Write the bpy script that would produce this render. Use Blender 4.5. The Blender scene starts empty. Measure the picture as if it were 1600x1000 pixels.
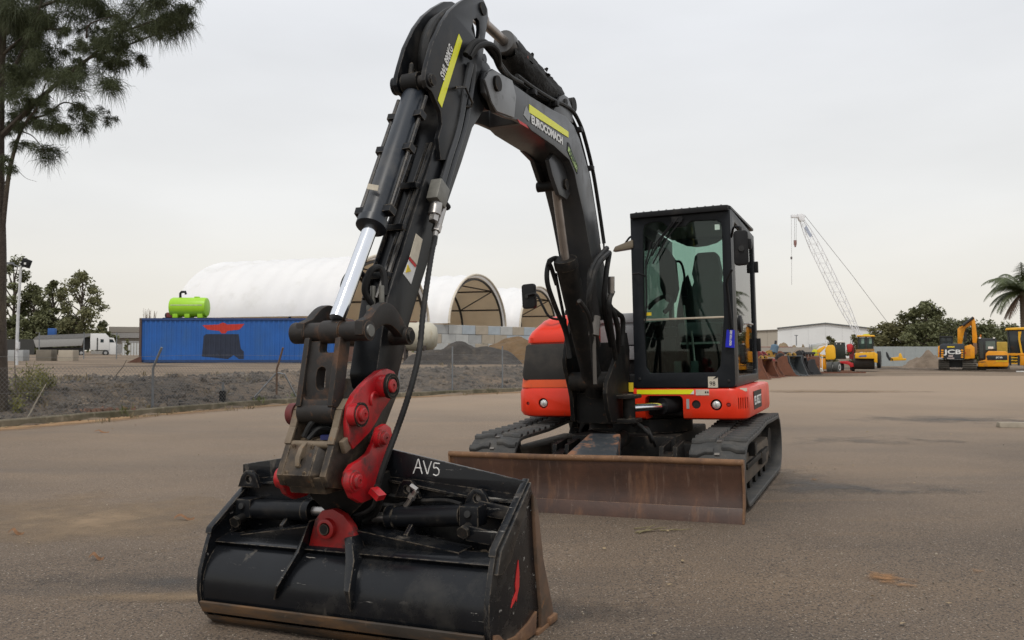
import bpy, bmesh, math, random
from mathutils import Vector, Matrix, Euler, noise
random.seed(7)
SC = bpy.context.scene
COL = SC.collection
PI = math.pi
# ------------------------------------------------------------------ camera
FPX, CAMH = 1300.0, 1.32
PITCH = math.atan(48 / FPX)
cd = bpy.data.cameras.new('camera'); cam = bpy.data.objects.new('camera', cd); COL.objects.link(cam)
cam.location = (0, 0, CAMH); cam.rotation_euler = (PI / 2 + PITCH, 0, 0)
cd.sensor_width = 22.3; cd.lens = FPX / 1600 * 22.3
cd.clip_start = 0.05; cd.clip_end = 6000
cd.dof.use_dof = True; cd.dof.focus_distance = 5.0; cd.dof.aperture_fstop = 5.6
SC.camera = cam
# ------------------------------------------------------------------ overcast sky and sun
SUN_EL, SUN_AZ = math.radians(58), math.radians(192)      # azimuth clockwise from +Y
w = bpy.data.worlds.new('World'); SC.world = w; w.use_nodes = True
nt = w.node_tree; nt.nodes.clear(); L = nt.links
def wn(t): return nt.nodes.new(t)
out = wn('ShaderNodeOutputWorld')
sky = wn('ShaderNodeTexSky'); sky.sky_type = 'NISHITA'; sky.sun_disc = False
sky.sun_elevation = SUN_EL; sky.sun_rotation = SUN_AZ; sky.air_density = 1.5; sky.dust_density = 4
bg1 = wn('ShaderNodeBackground'); bg1.inputs[1].default_value = 0.1
L.new(sky.outputs[0], bg1.inputs[0])
tc = wn('ShaderNodeTexCoord'); sx = wn('ShaderNodeSeparateXYZ'); L.new(tc.outputs['Generated'], sx.inputs[0])
cr = wn('ShaderNodeValToRGB'); L.new(sx.outputs['Z'], cr.inputs[0])
e = cr.color_ramp.elements
e[0].position = 0.0; e[0].color = (0.86, 0.815, 0.715, 1)
e[1].position = 1.0; e[1].color = (0.90, 0.92, 0.95, 1)
for p, c in ((0.06, (0.86, 0.83, 0.765, 1)), (0.16, (0.85, 0.85, 0.84, 1)), (0.36, (0.83, 0.845, 0.875, 1))):
    q = cr.color_ramp.elements.new(p); q.color = c
mp = wn('ShaderNodeMapping'); mp.inputs['Scale'].default_value = (1.2, 1.2, 4.0); L.new(tc.outputs['Generated'], mp.inputs[0])
nz = wn('ShaderNodeTexNoise'); nz.inputs['Scale'].default_value = 1.6; nz.inputs['Detail'].default_value = 5; nz.inputs['Roughness'].default_value = 0.5
L.new(mp.outputs[0], nz.inputs['Vector'])
mr = wn('ShaderNodeMapRange'); mr.inputs[1].default_value = 0.3; mr.inputs[2].default_value = 0.7; mr.inputs[3].default_value = 0.92; mr.inputs[4].default_value = 1.05
L.new(nz.outputs[0], mr.inputs[0])
mul = wn('ShaderNodeMix'); mul.data_type = 'RGBA'; mul.blend_type = 'MULTIPLY'; mul.inputs[0].default_value = 1
L.new(cr.outputs[0], mul.inputs[6]); L.new(mr.outputs[0], mul.inputs[7])
bg2 = wn('ShaderNodeBackground'); L.new(mul.outputs[2], bg2.inputs[0]); bg2.inputs[1].default_value = 1.04
mx = wn('ShaderNodeMixShader'); mx.inputs[0].default_value = 0.93
L.new(bg1.outputs[0], mx.inputs[1]); L.new(bg2.outputs[0], mx.inputs[2]); L.new(mx.outputs[0], out.inputs[0])
sl = bpy.data.lights.new('sun', 'SUN'); so = bpy.data.objects.new('sun', sl); COL.objects.link(so)
sl.energy = 1.4; sl.angle = math.radians(10); sl.color = (1.0, 0.95, 0.88)
sd = Vector((math.sin(SUN_AZ) * math.cos(SUN_EL), math.cos(SUN_AZ) * math.cos(SUN_EL), math.sin(SUN_EL)))
so.rotation_euler = sd.to_track_quat('Z', 'Y').to_euler()
so.location = (0, 0, 60)
SC.view_settings.view_transform = 'Standard'; SC.view_settings.look = 'None'
SC.view_settings.exposure = 0.0; SC.view_settings.gamma = 1.0; SC.view_settings.use_curve_mapping = False
SC.render.engine = 'CYCLES'
SC.cycles.max_bounces = 8; SC.cycles.transparent_max_bounces = 16

# ------------------------------------------------------------------ measuring helpers (photo pixel -> metres)
CAM = Vector((0, 0, CAMH))
FWD = Vector((0, math.cos(PITCH), math.sin(PITCH))); UPV = Vector((0, -math.sin(PITCH), math.cos(PITCH)))
def ray(x, y): return FWD + Vector((1, 0, 0)) * ((x - 800) / FPX) + UPV * ((500 - y) / FPX)
def G(x, y, z=0.0):
    r = ray(x, y); return CAM + r * ((z - CAMH) / r.z)
FA = 0.0                                          # bearing of the frame in which a far thing is built (0: square to the photo)
def set_frame(px=None):
    global FA
    FA = 0.0 if px is None else -math.atan2(px - 800, FPX)
def to_world(p): return Matrix.Rotation(FA, 3, 'Z') @ Vector(p)
def D(x, y, Y):
    r = Matrix.Rotation(-FA, 3, 'Z') @ ray(x, y); return CAM + r * (Y / math.cos(FA) / r.y)
O = Vector((1.336, 8.47, 0)); YAW = math.radians(23.5); ROLL = 0.0225
MX = Matrix.Translation(O) @ Euler((0, -ROLL, -YAW)).to_matrix().to_4x4()
MI = MX.inverted()
def LP(x, y, ax, val):
    c = MI @ CAM; r = MI.to_3x3() @ ray(x, y)
    return c + r * ((val - c[ax]) / r[ax])
def LU(x, y, u): return LP(x, y, 0, u)            # on the machine plane x = u
def LV(x, y, v): return LP(x, y, 1, -v)           # on the machine plane y = -v
def sstep(a, b, t):
    t = max(0.0, min(1.0, (t - a) / (b - a))); return t * t * (3 - 2 * t)
def hump(x, y):                                   # the yard's gentle crossfall under the machine
    q = MI @ Vector((x, y, 0)); u, v = q.x, -q.y
    return ROLL * u * math.exp(-(u * u + (v - 1.8) ** 2) / (2 * 3.6 ** 2))

# ------------------------------------------------------------------ materials
MATS = {}
def M(name, base, rough=0.5, metal=0.0, var=0.2, vscale=5.0, layers=(), bump=None, spec=0.5, coat=0.0, wear=None, trans=0.0):
    if name in MATS: return MATS[name]
    m = bpy.data.materials.new(name); m.use_nodes = True; t = m.node_tree; lk = t.links
    b = t.nodes['Principled BSDF']
    b.inputs['Roughness'].default_value = rough; b.inputs['Metallic'].default_value = metal
    b.inputs['Specular IOR Level'].default_value = spec; b.inputs['Coat Weight'].default_value = coat
    co = t.nodes.new('ShaderNodeTexCoord')
    def nse(scale, detail=6, stretch=None, rgh=0.6):
        n = t.nodes.new('ShaderNodeTexNoise'); n.inputs['Scale'].default_value = scale
        n.inputs['Detail'].default_value = detail; n.inputs['Roughness'].default_value = rgh
        if stretch:
            q = t.nodes.new('ShaderNodeMapping'); q.inputs['Scale'].default_value = stretch
            lk.new(co.outputs['Object'], q.inputs[0]); lk.new(q.outputs[0], n.inputs['Vector'])
        else: lk.new(co.outputs['Object'], n.inputs['Vector'])
        return n
    n0 = nse(vscale); r0 = t.nodes.new('ShaderNodeMapRange')
    r0.inputs[1].default_value = 0.25; r0.inputs[2].default_value = 0.75
    r0.inputs[3].default_value = 1 - var; r0.inputs[4].default_value = 1 + var
    lk.new(n0.outputs[0], r0.inputs[0])
    mm = t.nodes.new('ShaderNodeMix'); mm.data_type = 'RGBA'; mm.blend_type = 'MULTIPLY'; mm.inputs[0].default_value = 1
    mm.inputs[6].default_value = (*base, 1); lk.new(r0.outputs[0], mm.inputs[7])
    col = mm.outputs[2]; rg = None
    for ly in layers:
        c, sc, lo, hi, lr = ly[:5]; st = ly[5] if len(ly) > 5 else None
        n = nse(sc, 8, st, 0.65); r = t.nodes.new('ShaderNodeMapRange'); r.clamp = True
        r.inputs[1].default_value = lo; r.inputs[2].default_value = hi; lk.new(n.outputs[0], r.inputs[0])
        k = t.nodes.new('ShaderNodeMix'); k.data_type = 'RGBA'; lk.new(r.outputs[0], k.inputs[0])
        lk.new(col, k.inputs[6]); k.inputs[7].default_value = (*c, 1); col = k.outputs[2]
        f = t.nodes.new('ShaderNodeMix'); f.data_type = 'FLOAT'; lk.new(r.outputs[0], f.inputs[0])
        if rg is None: f.inputs[2].default_value = rough
        else: lk.new(rg, f.inputs[2])
        f.inputs[3].default_value = lr; rg = f.outputs[0]
    if wear:                                      # paint rubbed off along the edges: (colour, roughness, radius)
        bv = t.nodes.new('ShaderNodeBevel'); bv.samples = 4; bv.inputs['Radius'].default_value = wear[2]
        ge = t.nodes.new('ShaderNodeNewGeometry'); vm = t.nodes.new('ShaderNodeVectorMath'); vm.operation = 'DOT_PRODUCT'
        lk.new(bv.outputs[0], vm.inputs[0]); lk.new(ge.outputs['Normal'], vm.inputs[1])
        r = t.nodes.new('ShaderNodeMapRange'); r.inputs[1].default_value = 0.985; r.inputs[2].default_value = 0.90; lk.new(vm.outputs['Value'], r.inputs[0])
        n = nse(28, 6); r2 = t.nodes.new('ShaderNodeMapRange'); r2.inputs[1].default_value = 0.40; r2.inputs[2].default_value = 0.60; lk.new(n.outputs[0], r2.inputs[0])
        ml = t.nodes.new('ShaderNodeMath'); ml.operation = 'MULTIPLY'; lk.new(r.outputs[0], ml.inputs[0]); lk.new(r2.outputs[0], ml.inputs[1])
        k = t.nodes.new('ShaderNodeMix'); k.data_type = 'RGBA'; lk.new(ml.outputs[0], k.inputs[0]); lk.new(col, k.inputs[6]); k.inputs[7].default_value = (*wear[0], 1); col = k.outputs[2]
    lk.new(col, b.inputs['Base Color'])
    if rg is not None: lk.new(rg, b.inputs['Roughness'])
    if bump:
        n = nse(bump[0], 8); bp = t.nodes.new('ShaderNodeBump'); bp.inputs['Strength'].default_value = bump[1]
        bp.inputs['Distance'].default_value = bump[2] if len(bump) > 2 else 0.01
        lk.new(n.outputs[0], bp.inputs['Height']); lk.new(bp.outputs[0], b.inputs['Normal'])
    if trans:
        tr = t.nodes.new('ShaderNodeBsdfTranslucent'); lk.new(col, tr.inputs[0])
        ms = t.nodes.new('ShaderNodeMixShader'); ms.inputs[0].default_value = trans
        lk.new(b.outputs[0], ms.inputs[1]); lk.new(tr.outputs[0], ms.inputs[2])
        lk.new(ms.outputs[0], t.nodes['Material Output'].inputs[0])
    MATS[name] = m; return m
def glass(name, tint, refl=1.0, rough=0.02):
    if name in MATS: return MATS[name]
    m = bpy.data.materials.new(name); m.use_nodes = True; t = m.node_tree; lk = t.links
    t.nodes.remove(t.nodes['Principled BSDF'])
    a = t.nodes.new('ShaderNodeBsdfTransparent'); a.inputs[0].default_value = (*tint, 1)
    g = t.nodes.new('ShaderNodeBsdfGlossy'); g.inputs['Roughness'].default_value = rough
    f = t.nodes.new('ShaderNodeFresnel'); f.inputs[0].default_value = 1.5
    q = t.nodes.new('ShaderNodeMath'); q.operation = 'MULTIPLY'; q.inputs[1].default_value = refl; lk.new(f.outputs[0], q.inputs[0])
    x = t.nodes.new('ShaderNodeMixShader'); lk.new(q.outputs[0], x.inputs[0]); lk.new(a.outputs[0], x.inputs[1]); lk.new(g.outputs[0], x.inputs[2])
    lk.new(x.outputs[0], t.nodes['Material Output'].inputs[0]); MATS[name] = m; return m

# ------------------------------------------------------------------ mesh builder
class B:
    def __init__(s): s.bm = bmesh.new()
    def face(s, pts):
        return s.bm.faces.new([s.bm.verts.new(p) for p in pts])
    def prism(s, pts, axis, a0, a1):
        def P(p, a):
            if axis == 'x': return (a, p[0], p[1])
            if axis == 'y': return (p[0], a, p[1])
            return (p[0], p[1], a)
        lo = [s.bm.verts.new(P(p, a0)) for p in pts]; hi = [s.bm.verts.new(P(p, a1)) for p in pts]
        n = len(pts); fs = [s.bm.faces.new(lo[::-1]), s.bm.faces.new(hi)]
        for i in range(n): fs.append(s.bm.faces.new((lo[i], lo[(i + 1) % n], hi[(i + 1) % n], hi[i])))
        bmesh.ops.recalc_face_normals(s.bm, faces=fs); return s
    def vw(s, pts, x0, x1):                       # profile of (v, w) pairs, v towards the front
        return s.prism([(-p[0], p[1]) for p in pts], 'x', x0, x1)
    def box(s, c, d, rot=None):
        m = Matrix.Translation(Vector(c)) @ (rot.to_4x4() if rot else Matrix.Identity(4)) @ Matrix.Diagonal((d[0], d[1], d[2], 1))
        bmesh.ops.create_cube(s.bm, size=1, matrix=m); return s
    def bar(s, p0, p1, w, h, up=(0, 0, 1)):
        p0 = Vector(p0); p1 = Vector(p1); d = (p1 - p0); z = Vector(up)
        y = z.cross(d)
        if y.length < 1e-6: y = Vector((1, 0, 0)).cross(d)
        y.normalize(); x = d.normalized(); z = x.cross(y)
        m = Matrix((x, y, z)).transposed()
        return s.box((p0 + p1) / 2, (d.length, w, h), m)
    def cyl(s, p0, p1, r, r1=None, n=16):
        return s.tube([p0, p1], [r, r if r1 is None else r1], n)
    def tube(s, path, r, n=8, closed=False):
        P = [Vector(p) for p in path]; k = len(P)
        R = r if isinstance(r, (list, tuple)) else [r] * k
        T = []
        for i in range(k):
            a = P[i - 1] if (i > 0 or closed) else P[i]; b = P[(i + 1) % k] if (i < k - 1 or closed) else P[i]
            d = b - a; T.append(d.normalized() if d.length > 1e-9 else Vector((0, 0, 1)))
        q = Vector((0, 0, 1)) if abs(T[0].z) < 0.9 else Vector((1, 0, 0))
        N = (q - T[0] * q.dot(T[0])).normalized(); rings = []
        for i in range(k):
            N = (N - T[i] * N.dot(T[i]))
            if N.length < 1e-6: N = T[i].orthogonal()
            N.normalize(); Bn = T[i].cross(N)
            rings.append([s.bm.verts.new(P[i] + (N * math.cos(2 * PI * j / n) + Bn * math.sin(2 * PI * j / n)) * R[i]) for j in range(n)])
        m = k if closed else k - 1
        for i in range(m):
            a = rings[i]; b = rings[(i + 1) % k]
            for j in range(n): s.bm.faces.new((a[j], a[(j + 1) % n], b[(j + 1) % n], b[j]))
        if not closed:
            s.bm.faces.new(rings[0][::-1]); s.bm.faces.new(rings[-1])
        return s
    def lathe(s, prof, p, d, n=24):               # prof: (distance along d, radius)
        p = Vector(p); d = Vector(d).normalized()
        return s.tube2([p + d * t for t, r in prof], [max(r, 1e-4) for t, r in prof], d, n)
    def tube2(s, P, R, d, n):
        N = d.orthogonal().normalized(); Bn = d.cross(N)
        rings = [[s.bm.verts.new(P[i] + (N * math.cos(2 * PI * j / n) + Bn * math.sin(2 * PI * j / n)) * R[i]) for j in range(n)] for i in range(len(P))]
        for a, b in zip(rings, rings[1:]):
            for j in range(n): s.bm.faces.new((a[j], a[(j + 1) % n], b[(j + 1) % n], b[j]))
        s.bm.faces.new(rings[0][::-1]); s.bm.faces.new(rings[-1]); return s
    def loft(s, loops, caps=True):
        V = [[s.bm.verts.new(p) for p in lp] for lp in loops]; n = len(V[0]); fs = []
        for a, b in zip(V, V[1:]):
            for j in range(n): fs.append(s.bm.faces.new((a[j], a[(j + 1) % n], b[(j + 1) % n], b[j])))
        if caps: fs.append(s.bm.faces.new(V[0][::-1])); fs.append(s.bm.faces.new(V[-1]))
        bmesh.ops.recalc_face_normals(s.bm, faces=fs); return s
    def sphere(s, c, r, sub=2, sc=(1, 1, 1)):
        m = Matrix.Translation(Vector(c)) @ Matrix.Diagonal((sc[0], sc[1], sc[2], 1))
        bmesh.ops.create_icosphere(s.bm, subdivisions=sub, radius=r, matrix=m); return s
    def obj(s, name, m, parent=None, bev=0.0, seg=2, ang=35, smooth=True, cuts=()):
        bm = s.bm
        if bev and not cuts: s._bev(bm, bev, seg)
        if parent and not cuts:
            extra = s._islands(bm)
            for q in extra:
                z = B(); z.bm.free(); z.bm = q; z.obj(name, m, parent, 0, seg, ang, smooth)
        me = bpy.data.meshes.new(name); bm.to_mesh(me); bm.free()
        if m: me.materials.append(m)
        o = bpy.data.objects.new(name, me); COL.objects.link(o)
        if cuts:
            tmp = []
            for c in cuts:
                cm = bpy.data.meshes.new('cut'); bmesh.ops.recalc_face_normals(c.bm, faces=c.bm.faces[:]); c.bm.to_mesh(cm); c.bm.free()
                co = bpy.data.objects.new('cut', cm); COL.objects.link(co); tmp.append(co)
                md = o.modifiers.new('b', 'BOOLEAN'); md.operation = 'DIFFERENCE'; md.object = co; md.solver = 'EXACT'
            dg = bpy.context.evaluated_depsgraph_get(); dg.update()
            nm = bpy.data.meshes.new_from_object(o.evaluated_get(dg)); o.modifiers.clear()
            o.data = nm; nm.name = name
            for co in tmp:
                d = co.data; bpy.data.objects.remove(co); bpy.data.meshes.remove(d)
            if bev:
                b2 = bmesh.new(); b2.from_mesh(nm)
                bmesh.ops.dissolve_limit(b2, angle_limit=0.02, verts=b2.verts[:], edges=b2.edges[:])
                s._bev(b2, bev, seg); b2.to_mesh(nm); b2.free()
            me = nm
        if smooth:
            me.shade_smooth(); me.set_sharp_from_angle(angle=math.radians(ang))
        if parent: o.parent = parent
        elif FA: o.rotation_euler = (0, 0, FA)
        return o
    def _islands(s, bm):                          # pieces that do not touch become objects of their own
        bm.verts.index_update(); seen = set(); isl = []
        for v in bm.verts:
            if v.index in seen: continue
            st = [v]; seen.add(v.index); g = []
            while st:
                a = st.pop(); g.append(a)
                for e_ in a.link_edges:
                    c = e_.other_vert(a)
                    if c.index not in seen: seen.add(c.index); st.append(c)
            isl.append(g)
            if len(isl) > 40: return []
        if len(isl) < 2: return []
        bb = [([min(v.co[k] for v in g) - 0.004 for k in range(3)], [max(v.co[k] for v in g) + 0.004 for k in range(3)]) for g in isl]
        par = list(range(len(isl)))
        def f(i):
            while par[i] != i: i = par[i]
            return i
        for i in range(len(isl)):
            for j in range(i):
                if all(bb[i][0][k] <= bb[j][1][k] and bb[j][0][k] <= bb[i][1][k] for k in range(3)): par[f(i)] = f(j)
        groups = {}
        for i in range(len(isl)): groups.setdefault(f(i), []).extend(isl[i])
        gs = list(groups.values()); out_ = []
        for g in gs[1:]:
            gi = {v: k for k, v in enumerate(g)}; nb = bmesh.new(); nv = [nb.verts.new(v.co) for v in g]
            for fc in {fc for v in g for fc in v.link_faces}: nb.faces.new([nv[gi[v]] for v in fc.verts])
            out_.append(nb)
        for g in gs[1:]: bmesh.ops.delete(bm, geom=g, context='VERTS')
        return out_
    def _bev(s, bm, bev, seg):
        bmesh.ops.remove_doubles(bm, verts=bm.verts[:], dist=1e-5)
        ed = [e for e in bm.edges if len(e.link_faces) == 2 and e.calc_face_angle(0) > math.radians(28)]
        if ed: bmesh.ops.bevel(bm, geom=ed, offset=bev, segments=seg, profile=0.6, affect='EDGES', clamp_overlap=True)
def rrect(x0, x1, y0, y1, r, n=5):
    pts = []
    for cx, cy, a in ((x1 - r, y1 - r, 0), (x0 + r, y1 - r, 90), (x0 + r, y0 + r, 180), (x1 - r, y0 + r, 270)):
        for i in range(n + 1):
            t = math.radians(a + 90 * i / n); pts.append((cx + r * math.cos(t), cy + r * math.sin(t)))
    return pts
def spline(pts, n=8):
    P = [Vector(p) for p in pts]; P = [P[0] * 2 - P[1]] + P + [P[-1] * 2 - P[-2]]; o = []
    for i in range(1, len(P) - 2):
        a, b, c, d = P[i - 1:i + 3]
        for k in range(n):
            t = k / n
            o.append(0.5 * ((2 * b) + (c - a) * t + (2 * a - 5 * b + 4 * c - d) * t * t + (3 * b - a - 3 * c + d) * t ** 3))
    o.append(P[-2]); return o
LOCS = {}
def tag(o, label, cat, group=None, kind=None):
    o['label'] = label
    if cat: o['category'] = cat
    if group: o['group'] = group
    if kind: o['kind'] = kind
    return o
def thing(name, loc, label, cat, rz=0.0, group=None):
    o = bpy.data.objects.new(name, None); COL.objects.link(o); LOCS[o.name] = Vector(loc); o.location = to_world(loc); o.rotation_euler = (0, 0, rz + FA)
    o.empty_display_size = 0.2
    return tag(o, label, cat, group)
def copy_tree(o, parent=None, dep=0):
    c = o.copy(); COL.objects.link(c)
    if parent: c.parent = parent
    for ch in list(o.children):
        copy_tree(ch, c, dep + 1)
    return c
def text(s, name, m, parent, p, dx, dy, size, ext=0.001, bold=0.0, sx=1.0, shear=0.0, fit=None):
    cu = bpy.data.curves.new(name, 'FONT'); cu.body = s; cu.size = size; cu.extrude = ext; cu.offset = bold
    cu.shear = shear; cu.resolution_u = 3
    t = bpy.data.objects.new(name, cu); COL.objects.link(t)
    dg = bpy.context.evaluated_depsgraph_get(); me = bpy.data.meshes.new_from_object(t.evaluated_get(dg))
    bpy.data.objects.remove(t); bpy.data.curves.remove(cu)
    if fit:
        x0 = min(v.co.x for v in me.vertices); x1 = max(v.co.x for v in me.vertices); y1 = max(v.co.y for v in me.vertices); y0 = min(v.co.y for v in me.vertices)
        me.transform(Matrix.Diagonal((fit[0] / (x1 - x0), fit[1] / (y1 - y0), 1, 1)) @ Matrix.Translation((-x0, -y0, 0))); sx = 1.0
    dx = Vector(dx).normalized(); dy = Vector(dy); dy = (dy - dx * dy.dot(dx)).normalized(); dz = dx.cross(dy)
    mt = Matrix((dx * sx, dy, dz)).transposed().to_4x4(); mt.translation = Vector(p)
    me.transform(mt); me.materials.clear(); me.materials.append(m); me.name = name
    o = bpy.data.objects.new(name, me); COL.objects.link(o)
    if parent: o.parent = parent
    return o
# ================================================================== EXCAVATOR
mBLK = M('black_paint', (0.008, 0.009, 0.011), 0.33, var=0.25, vscale=3, layers=[((0.05, 0.043, 0.036), 2.2, 0.55, 0.88, 0.6), ((0.13, 0.11, 0.09), 38, 0.66, 0.8, 0.7), ((0.10, 0.045, 0.02), 9, 0.70, 0.80, 0.8)], bump=(60, 0.08, 0.004), wear=((0.17, 0.14, 0.105), 0.7, 0.009), spec=0.22)
mBOOM = M('boom_paint_sky_lit', (0.050, 0.052, 0.055), 0.30, var=0.25, vscale=3, layers=[((0.085, 0.078, 0.07), 1.6, 0.50, 0.85, 0.55), ((0.06, 0.055, 0.05), 7, 0.55, 0.75, 0.5, (1, 1, 0.4)), ((0.16, 0.14, 0.12), 45, 0.66, 0.82, 0.7)], bump=(50, 0.06, 0.004), spec=0.34)  # sky reflection on the black paint is put into this paler base colour
mSTK = M('stick_paint', (0.010, 0.011, 0.013), 0.30, var=0.25, vscale=3, layers=[((0.06, 0.054, 0.047), 1.6, 0.54, 0.85, 0.55), ((0.055, 0.05, 0.045), 7, 0.55, 0.75, 0.5, (1, 1, 0.4)), ((0.15, 0.13, 0.11), 45, 0.67, 0.82, 0.7)], bump=(50, 0.06, 0.004), wear=((0.14, 0.125, 0.11), 0.6, 0.008), spec=0.22)
mDRT = M('dirty_black', (0.011, 0.0105, 0.010), 0.6, var=0.35, vscale=6, layers=[((0.06, 0.047, 0.036), 3.5, 0.52, 0.80, 0.8), ((0.11, 0.05, 0.025), 14, 0.62, 0.76, 0.85)], bump=(40, 0.25, 0.006), wear=((0.17, 0.14, 0.105), 0.7, 0.009), spec=0.22)
mRUB = M('rubber_track', (0.040, 0.040, 0.039), 0.7, var=0.3, vscale=8, layers=[((0.10, 0.09, 0.078), 5, 0.45, 0.75, 0.85), ((0.16, 0.14, 0.12), 60, 0.6, 0.8, 0.9)], bump=(90, 0.2, 0.003))
mHOSE = M('hose_rubber', (0.018, 0.018, 0.018), 0.55, var=0.3, vscale=20, layers=[((0.08, 0.07, 0.06), 12, 0.55, 0.8, 0.8)], spec=0.22)
mRED = M('red_body_paint', (0.76, 0.034, 0.008), 0.34, var=0.08, vscale=2, spec=0.4, layers=[((0.42, 0.07, 0.03), 3, 0.52, 0.85, 0.5), ((0.22, 0.07, 0.04), 34, 0.63, 0.80, 0.7), ((0.25, 0.07, 0.04), 9, 0.64, 0.78, 0.7, (2, 2, 0.4))], coat=0.08)
mORG = M('faded_orange_paint', (0.80, 0.10, 0.02), 0.4, var=0.1, vscale=4, layers=[((0.4, 0.13, 0.06), 12, 0.58, 0.8, 0.6)])
mHRED = M('hitch_red_paint', (0.42, 0.009, 0.014), 0.34, var=0.18, vscale=8, layers=[((0.07, 0.022, 0.02), 7, 0.49, 0.68, 0.6), ((0.28, 0.08, 0.06), 55, 0.62, 0.8, 0.7)], bump=(50, 0.15, 0.004), wear=((0.10, 0.05, 0.04), 0.7, 0.006))
mRUST = M('rusty_blade_steel', (0.075, 0.034, 0.020), 0.5, var=0.3, vscale=4, layers=[((0.24, 0.20, 0.16), 7, 0.665, 0.69, 0.6, (4, 1, 0.3)), ((0.22, 0.19, 0.15), 6, 0.68, 0.70, 0.6, (0.5, 1, 5)), ((0.035, 0.02, 0.016), 2.2, 0.45, 0.72, 0.45), ((0.18, 0.085, 0.04), 3.5, 0.56, 0.78, 0.75, (2.0, 1, 0.5)), ((0.16, 0.10, 0.07), 9, 0.58, 0.75, 0.7, (2.5, 1, 0.25)), ((0.30, 0.22, 0.15), 26, 0.68, 0.8, 0.75, (1, 1, 0.35))], bump=(45, 0.25, 0.004), wear=((0.26, 0.14, 0.07), 0.8, 0.010))
mRUST2 = M('orange_rust_edge', (0.17, 0.088, 0.042), 0.75, var=0.3, vscale=9, layers=[((0.09, 0.045, 0.028), 8, 0.5, 0.72, 0.7), ((0.36, 0.24, 0.15), 35, 0.6, 0.8, 0.8)], bump=(60, 0.3, 0.004))
mHITCH = M('worn_hitch_steel', (0.028, 0.022, 0.017), 0.5, spec=0.35, var=0.35, vscale=10, layers=[((0.125, 0.09, 0.058), 7, 0.47, 0.70, 0.7), ((0.018, 0.016, 0.015), 5, 0.52, 0.68, 0.4), ((0.17, 0.075, 0.03), 12, 0.58, 0.72, 0.8)], bump=(60, 0.4, 0.005), wear=((0.24, 0.18, 0.12), 0.7, 0.010))
mWORN = M('scraped_tan_steel', (0.17, 0.13, 0.088), 0.65, var=0.3, vscale=14, layers=[((0.10, 0.07, 0.05), 14, 0.52, 0.7, 0.7), ((0.26, 0.13, 0.05), 22, 0.6, 0.75, 0.8)], bump=(70, 0.3, 0.003))
mLINK = M('rust_stained_link', (0.022, 0.019, 0.017), 0.55, spec=0.35, var=0.3, vscale=8, layers=[((0.10, 0.052, 0.03), 6, 0.56, 0.72, 0.75), ((0.24, 0.11, 0.045), 18, 0.65, 0.77, 0.8), ((0.02, 0.02, 0.022), 10, 0.6, 0.7, 0.4)], bump=(60, 0.3, 0.004), wear=((0.15, 0.08, 0.04), 0.8, 0.007))
mBKT = M('bucket_black_paint', (0.007, 0.008, 0.010), 0.24, var=0.3, vscale=4, layers=[((0.05, 0.046, 0.04), 2.2, 0.52, 0.78, 0.5), ((0.16, 0.14, 0.115), 9, 0.62, 0.78, 0.7, (1, 1, 0.3)), ((0.08, 0.073, 0.065), 30, 0.64, 0.78, 0.6, (0.3, 1, 0.6)), ((0.24, 0.23, 0.21), 6, 0.655, 0.672, 0.6, (0.35, 3, 5)), ((0.22, 0.21, 0.19), 4, 0.685, 0.695, 0.6, (1.5, 5, 3)), ((0.12, 0.10, 0.08), 1.5, 0.60, 0.76, 0.8, (1, 1, 2.5)), ((0.16, 0.09, 0.05), 30, 0.68, 0.80, 0.8)], bump=(40, 0.1, 0.004), wear=((0.17, 0.14, 0.105), 0.7, 0.009), spec=0.34)
mCHR = M('chrome_rod', (0.78, 0.80, 0.84), 0.10, 1.0, var=0.05)
mSTL = M('bare_steel', (0.42, 0.40, 0.38), 0.35, 0.9, var=0.2, vscale=20)
mROD2 = M('dull_rod_steel', (0.34, 0.30, 0.27), 0.38, 0.8, var=0.25, vscale=10)
mYEL = M('reflective_yellow_tape', (0.84, 0.84, 0.01), 0.35, var=0.04)
mWHT = M('white_print', (0.75, 0.75, 0.73), 0.5, var=0.06)
mGRYP = M('pale_grey_print', (0.30, 0.31, 0.31), 0.5)
mCAB = M('cab_charcoal', (0.011, 0.013, 0.016), 0.40, var=0.15, layers=[((0.035, 0.035, 0.036), 2.5, 0.5, 0.9, 0.55), ((0.07, 0.06, 0.05), 30, 0.68, 0.82, 0.7)], spec=0.22)
mPLA = M('black_plastic', (0.012, 0.012, 0.013), 0.5, var=0.15, layers=[((0.05, 0.045, 0.04), 5, 0.55, 0.85, 0.7)], spec=0.22)
mGLS = glass('green_cab_glass', (0.63, 0.75, 0.71), 0.9)
mGLS2 = glass('clear_door_glass', (0.80, 0.88, 0.84), 1.1)
mSEAT = M('seat_fabric', (0.20, 0.21, 0.215), 0.8, var=0.12, bump=(200, 0.2, 0.002))
mINT = M('cab_lining', (0.11, 0.12, 0.12), 0.7, var=0.1)
mDARK = M('black_trim_and_shade', (0.012, 0.012, 0.012), 0.6)  # plain black for trim; also paints in shade inside the hitch
mGHOOD = M('grey_hood_paint', (0.36, 0.37, 0.38), 0.4, var=0.1, layers=[((0.2, 0.19, 0.18), 6, 0.55, 0.8, 0.6)])
mLENS = M('lamp_lens', (0.75, 0.75, 0.73), 0.12, 0.6, bump=(140, 0.8, 0.004))
mBLUE = M('blue_tag', (0.008, 0.015, 0.48), 0.45)
mCHALK = M('white_paint_pen', (0.72, 0.72, 0.70), 0.7)
mDECR = M('decal_red', (0.55, 0.02, 0.02), 0.5)
mDECY = M('decal_yellow', (0.75, 0.55, 0.02), 0.5)
mDECC = M('decal_cream', (0.62, 0.56, 0.45), 0.55, var=0.15, vscale=30)
mDECG = M('decal_green', (0.42, 0.58, 0.20), 0.5)
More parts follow.
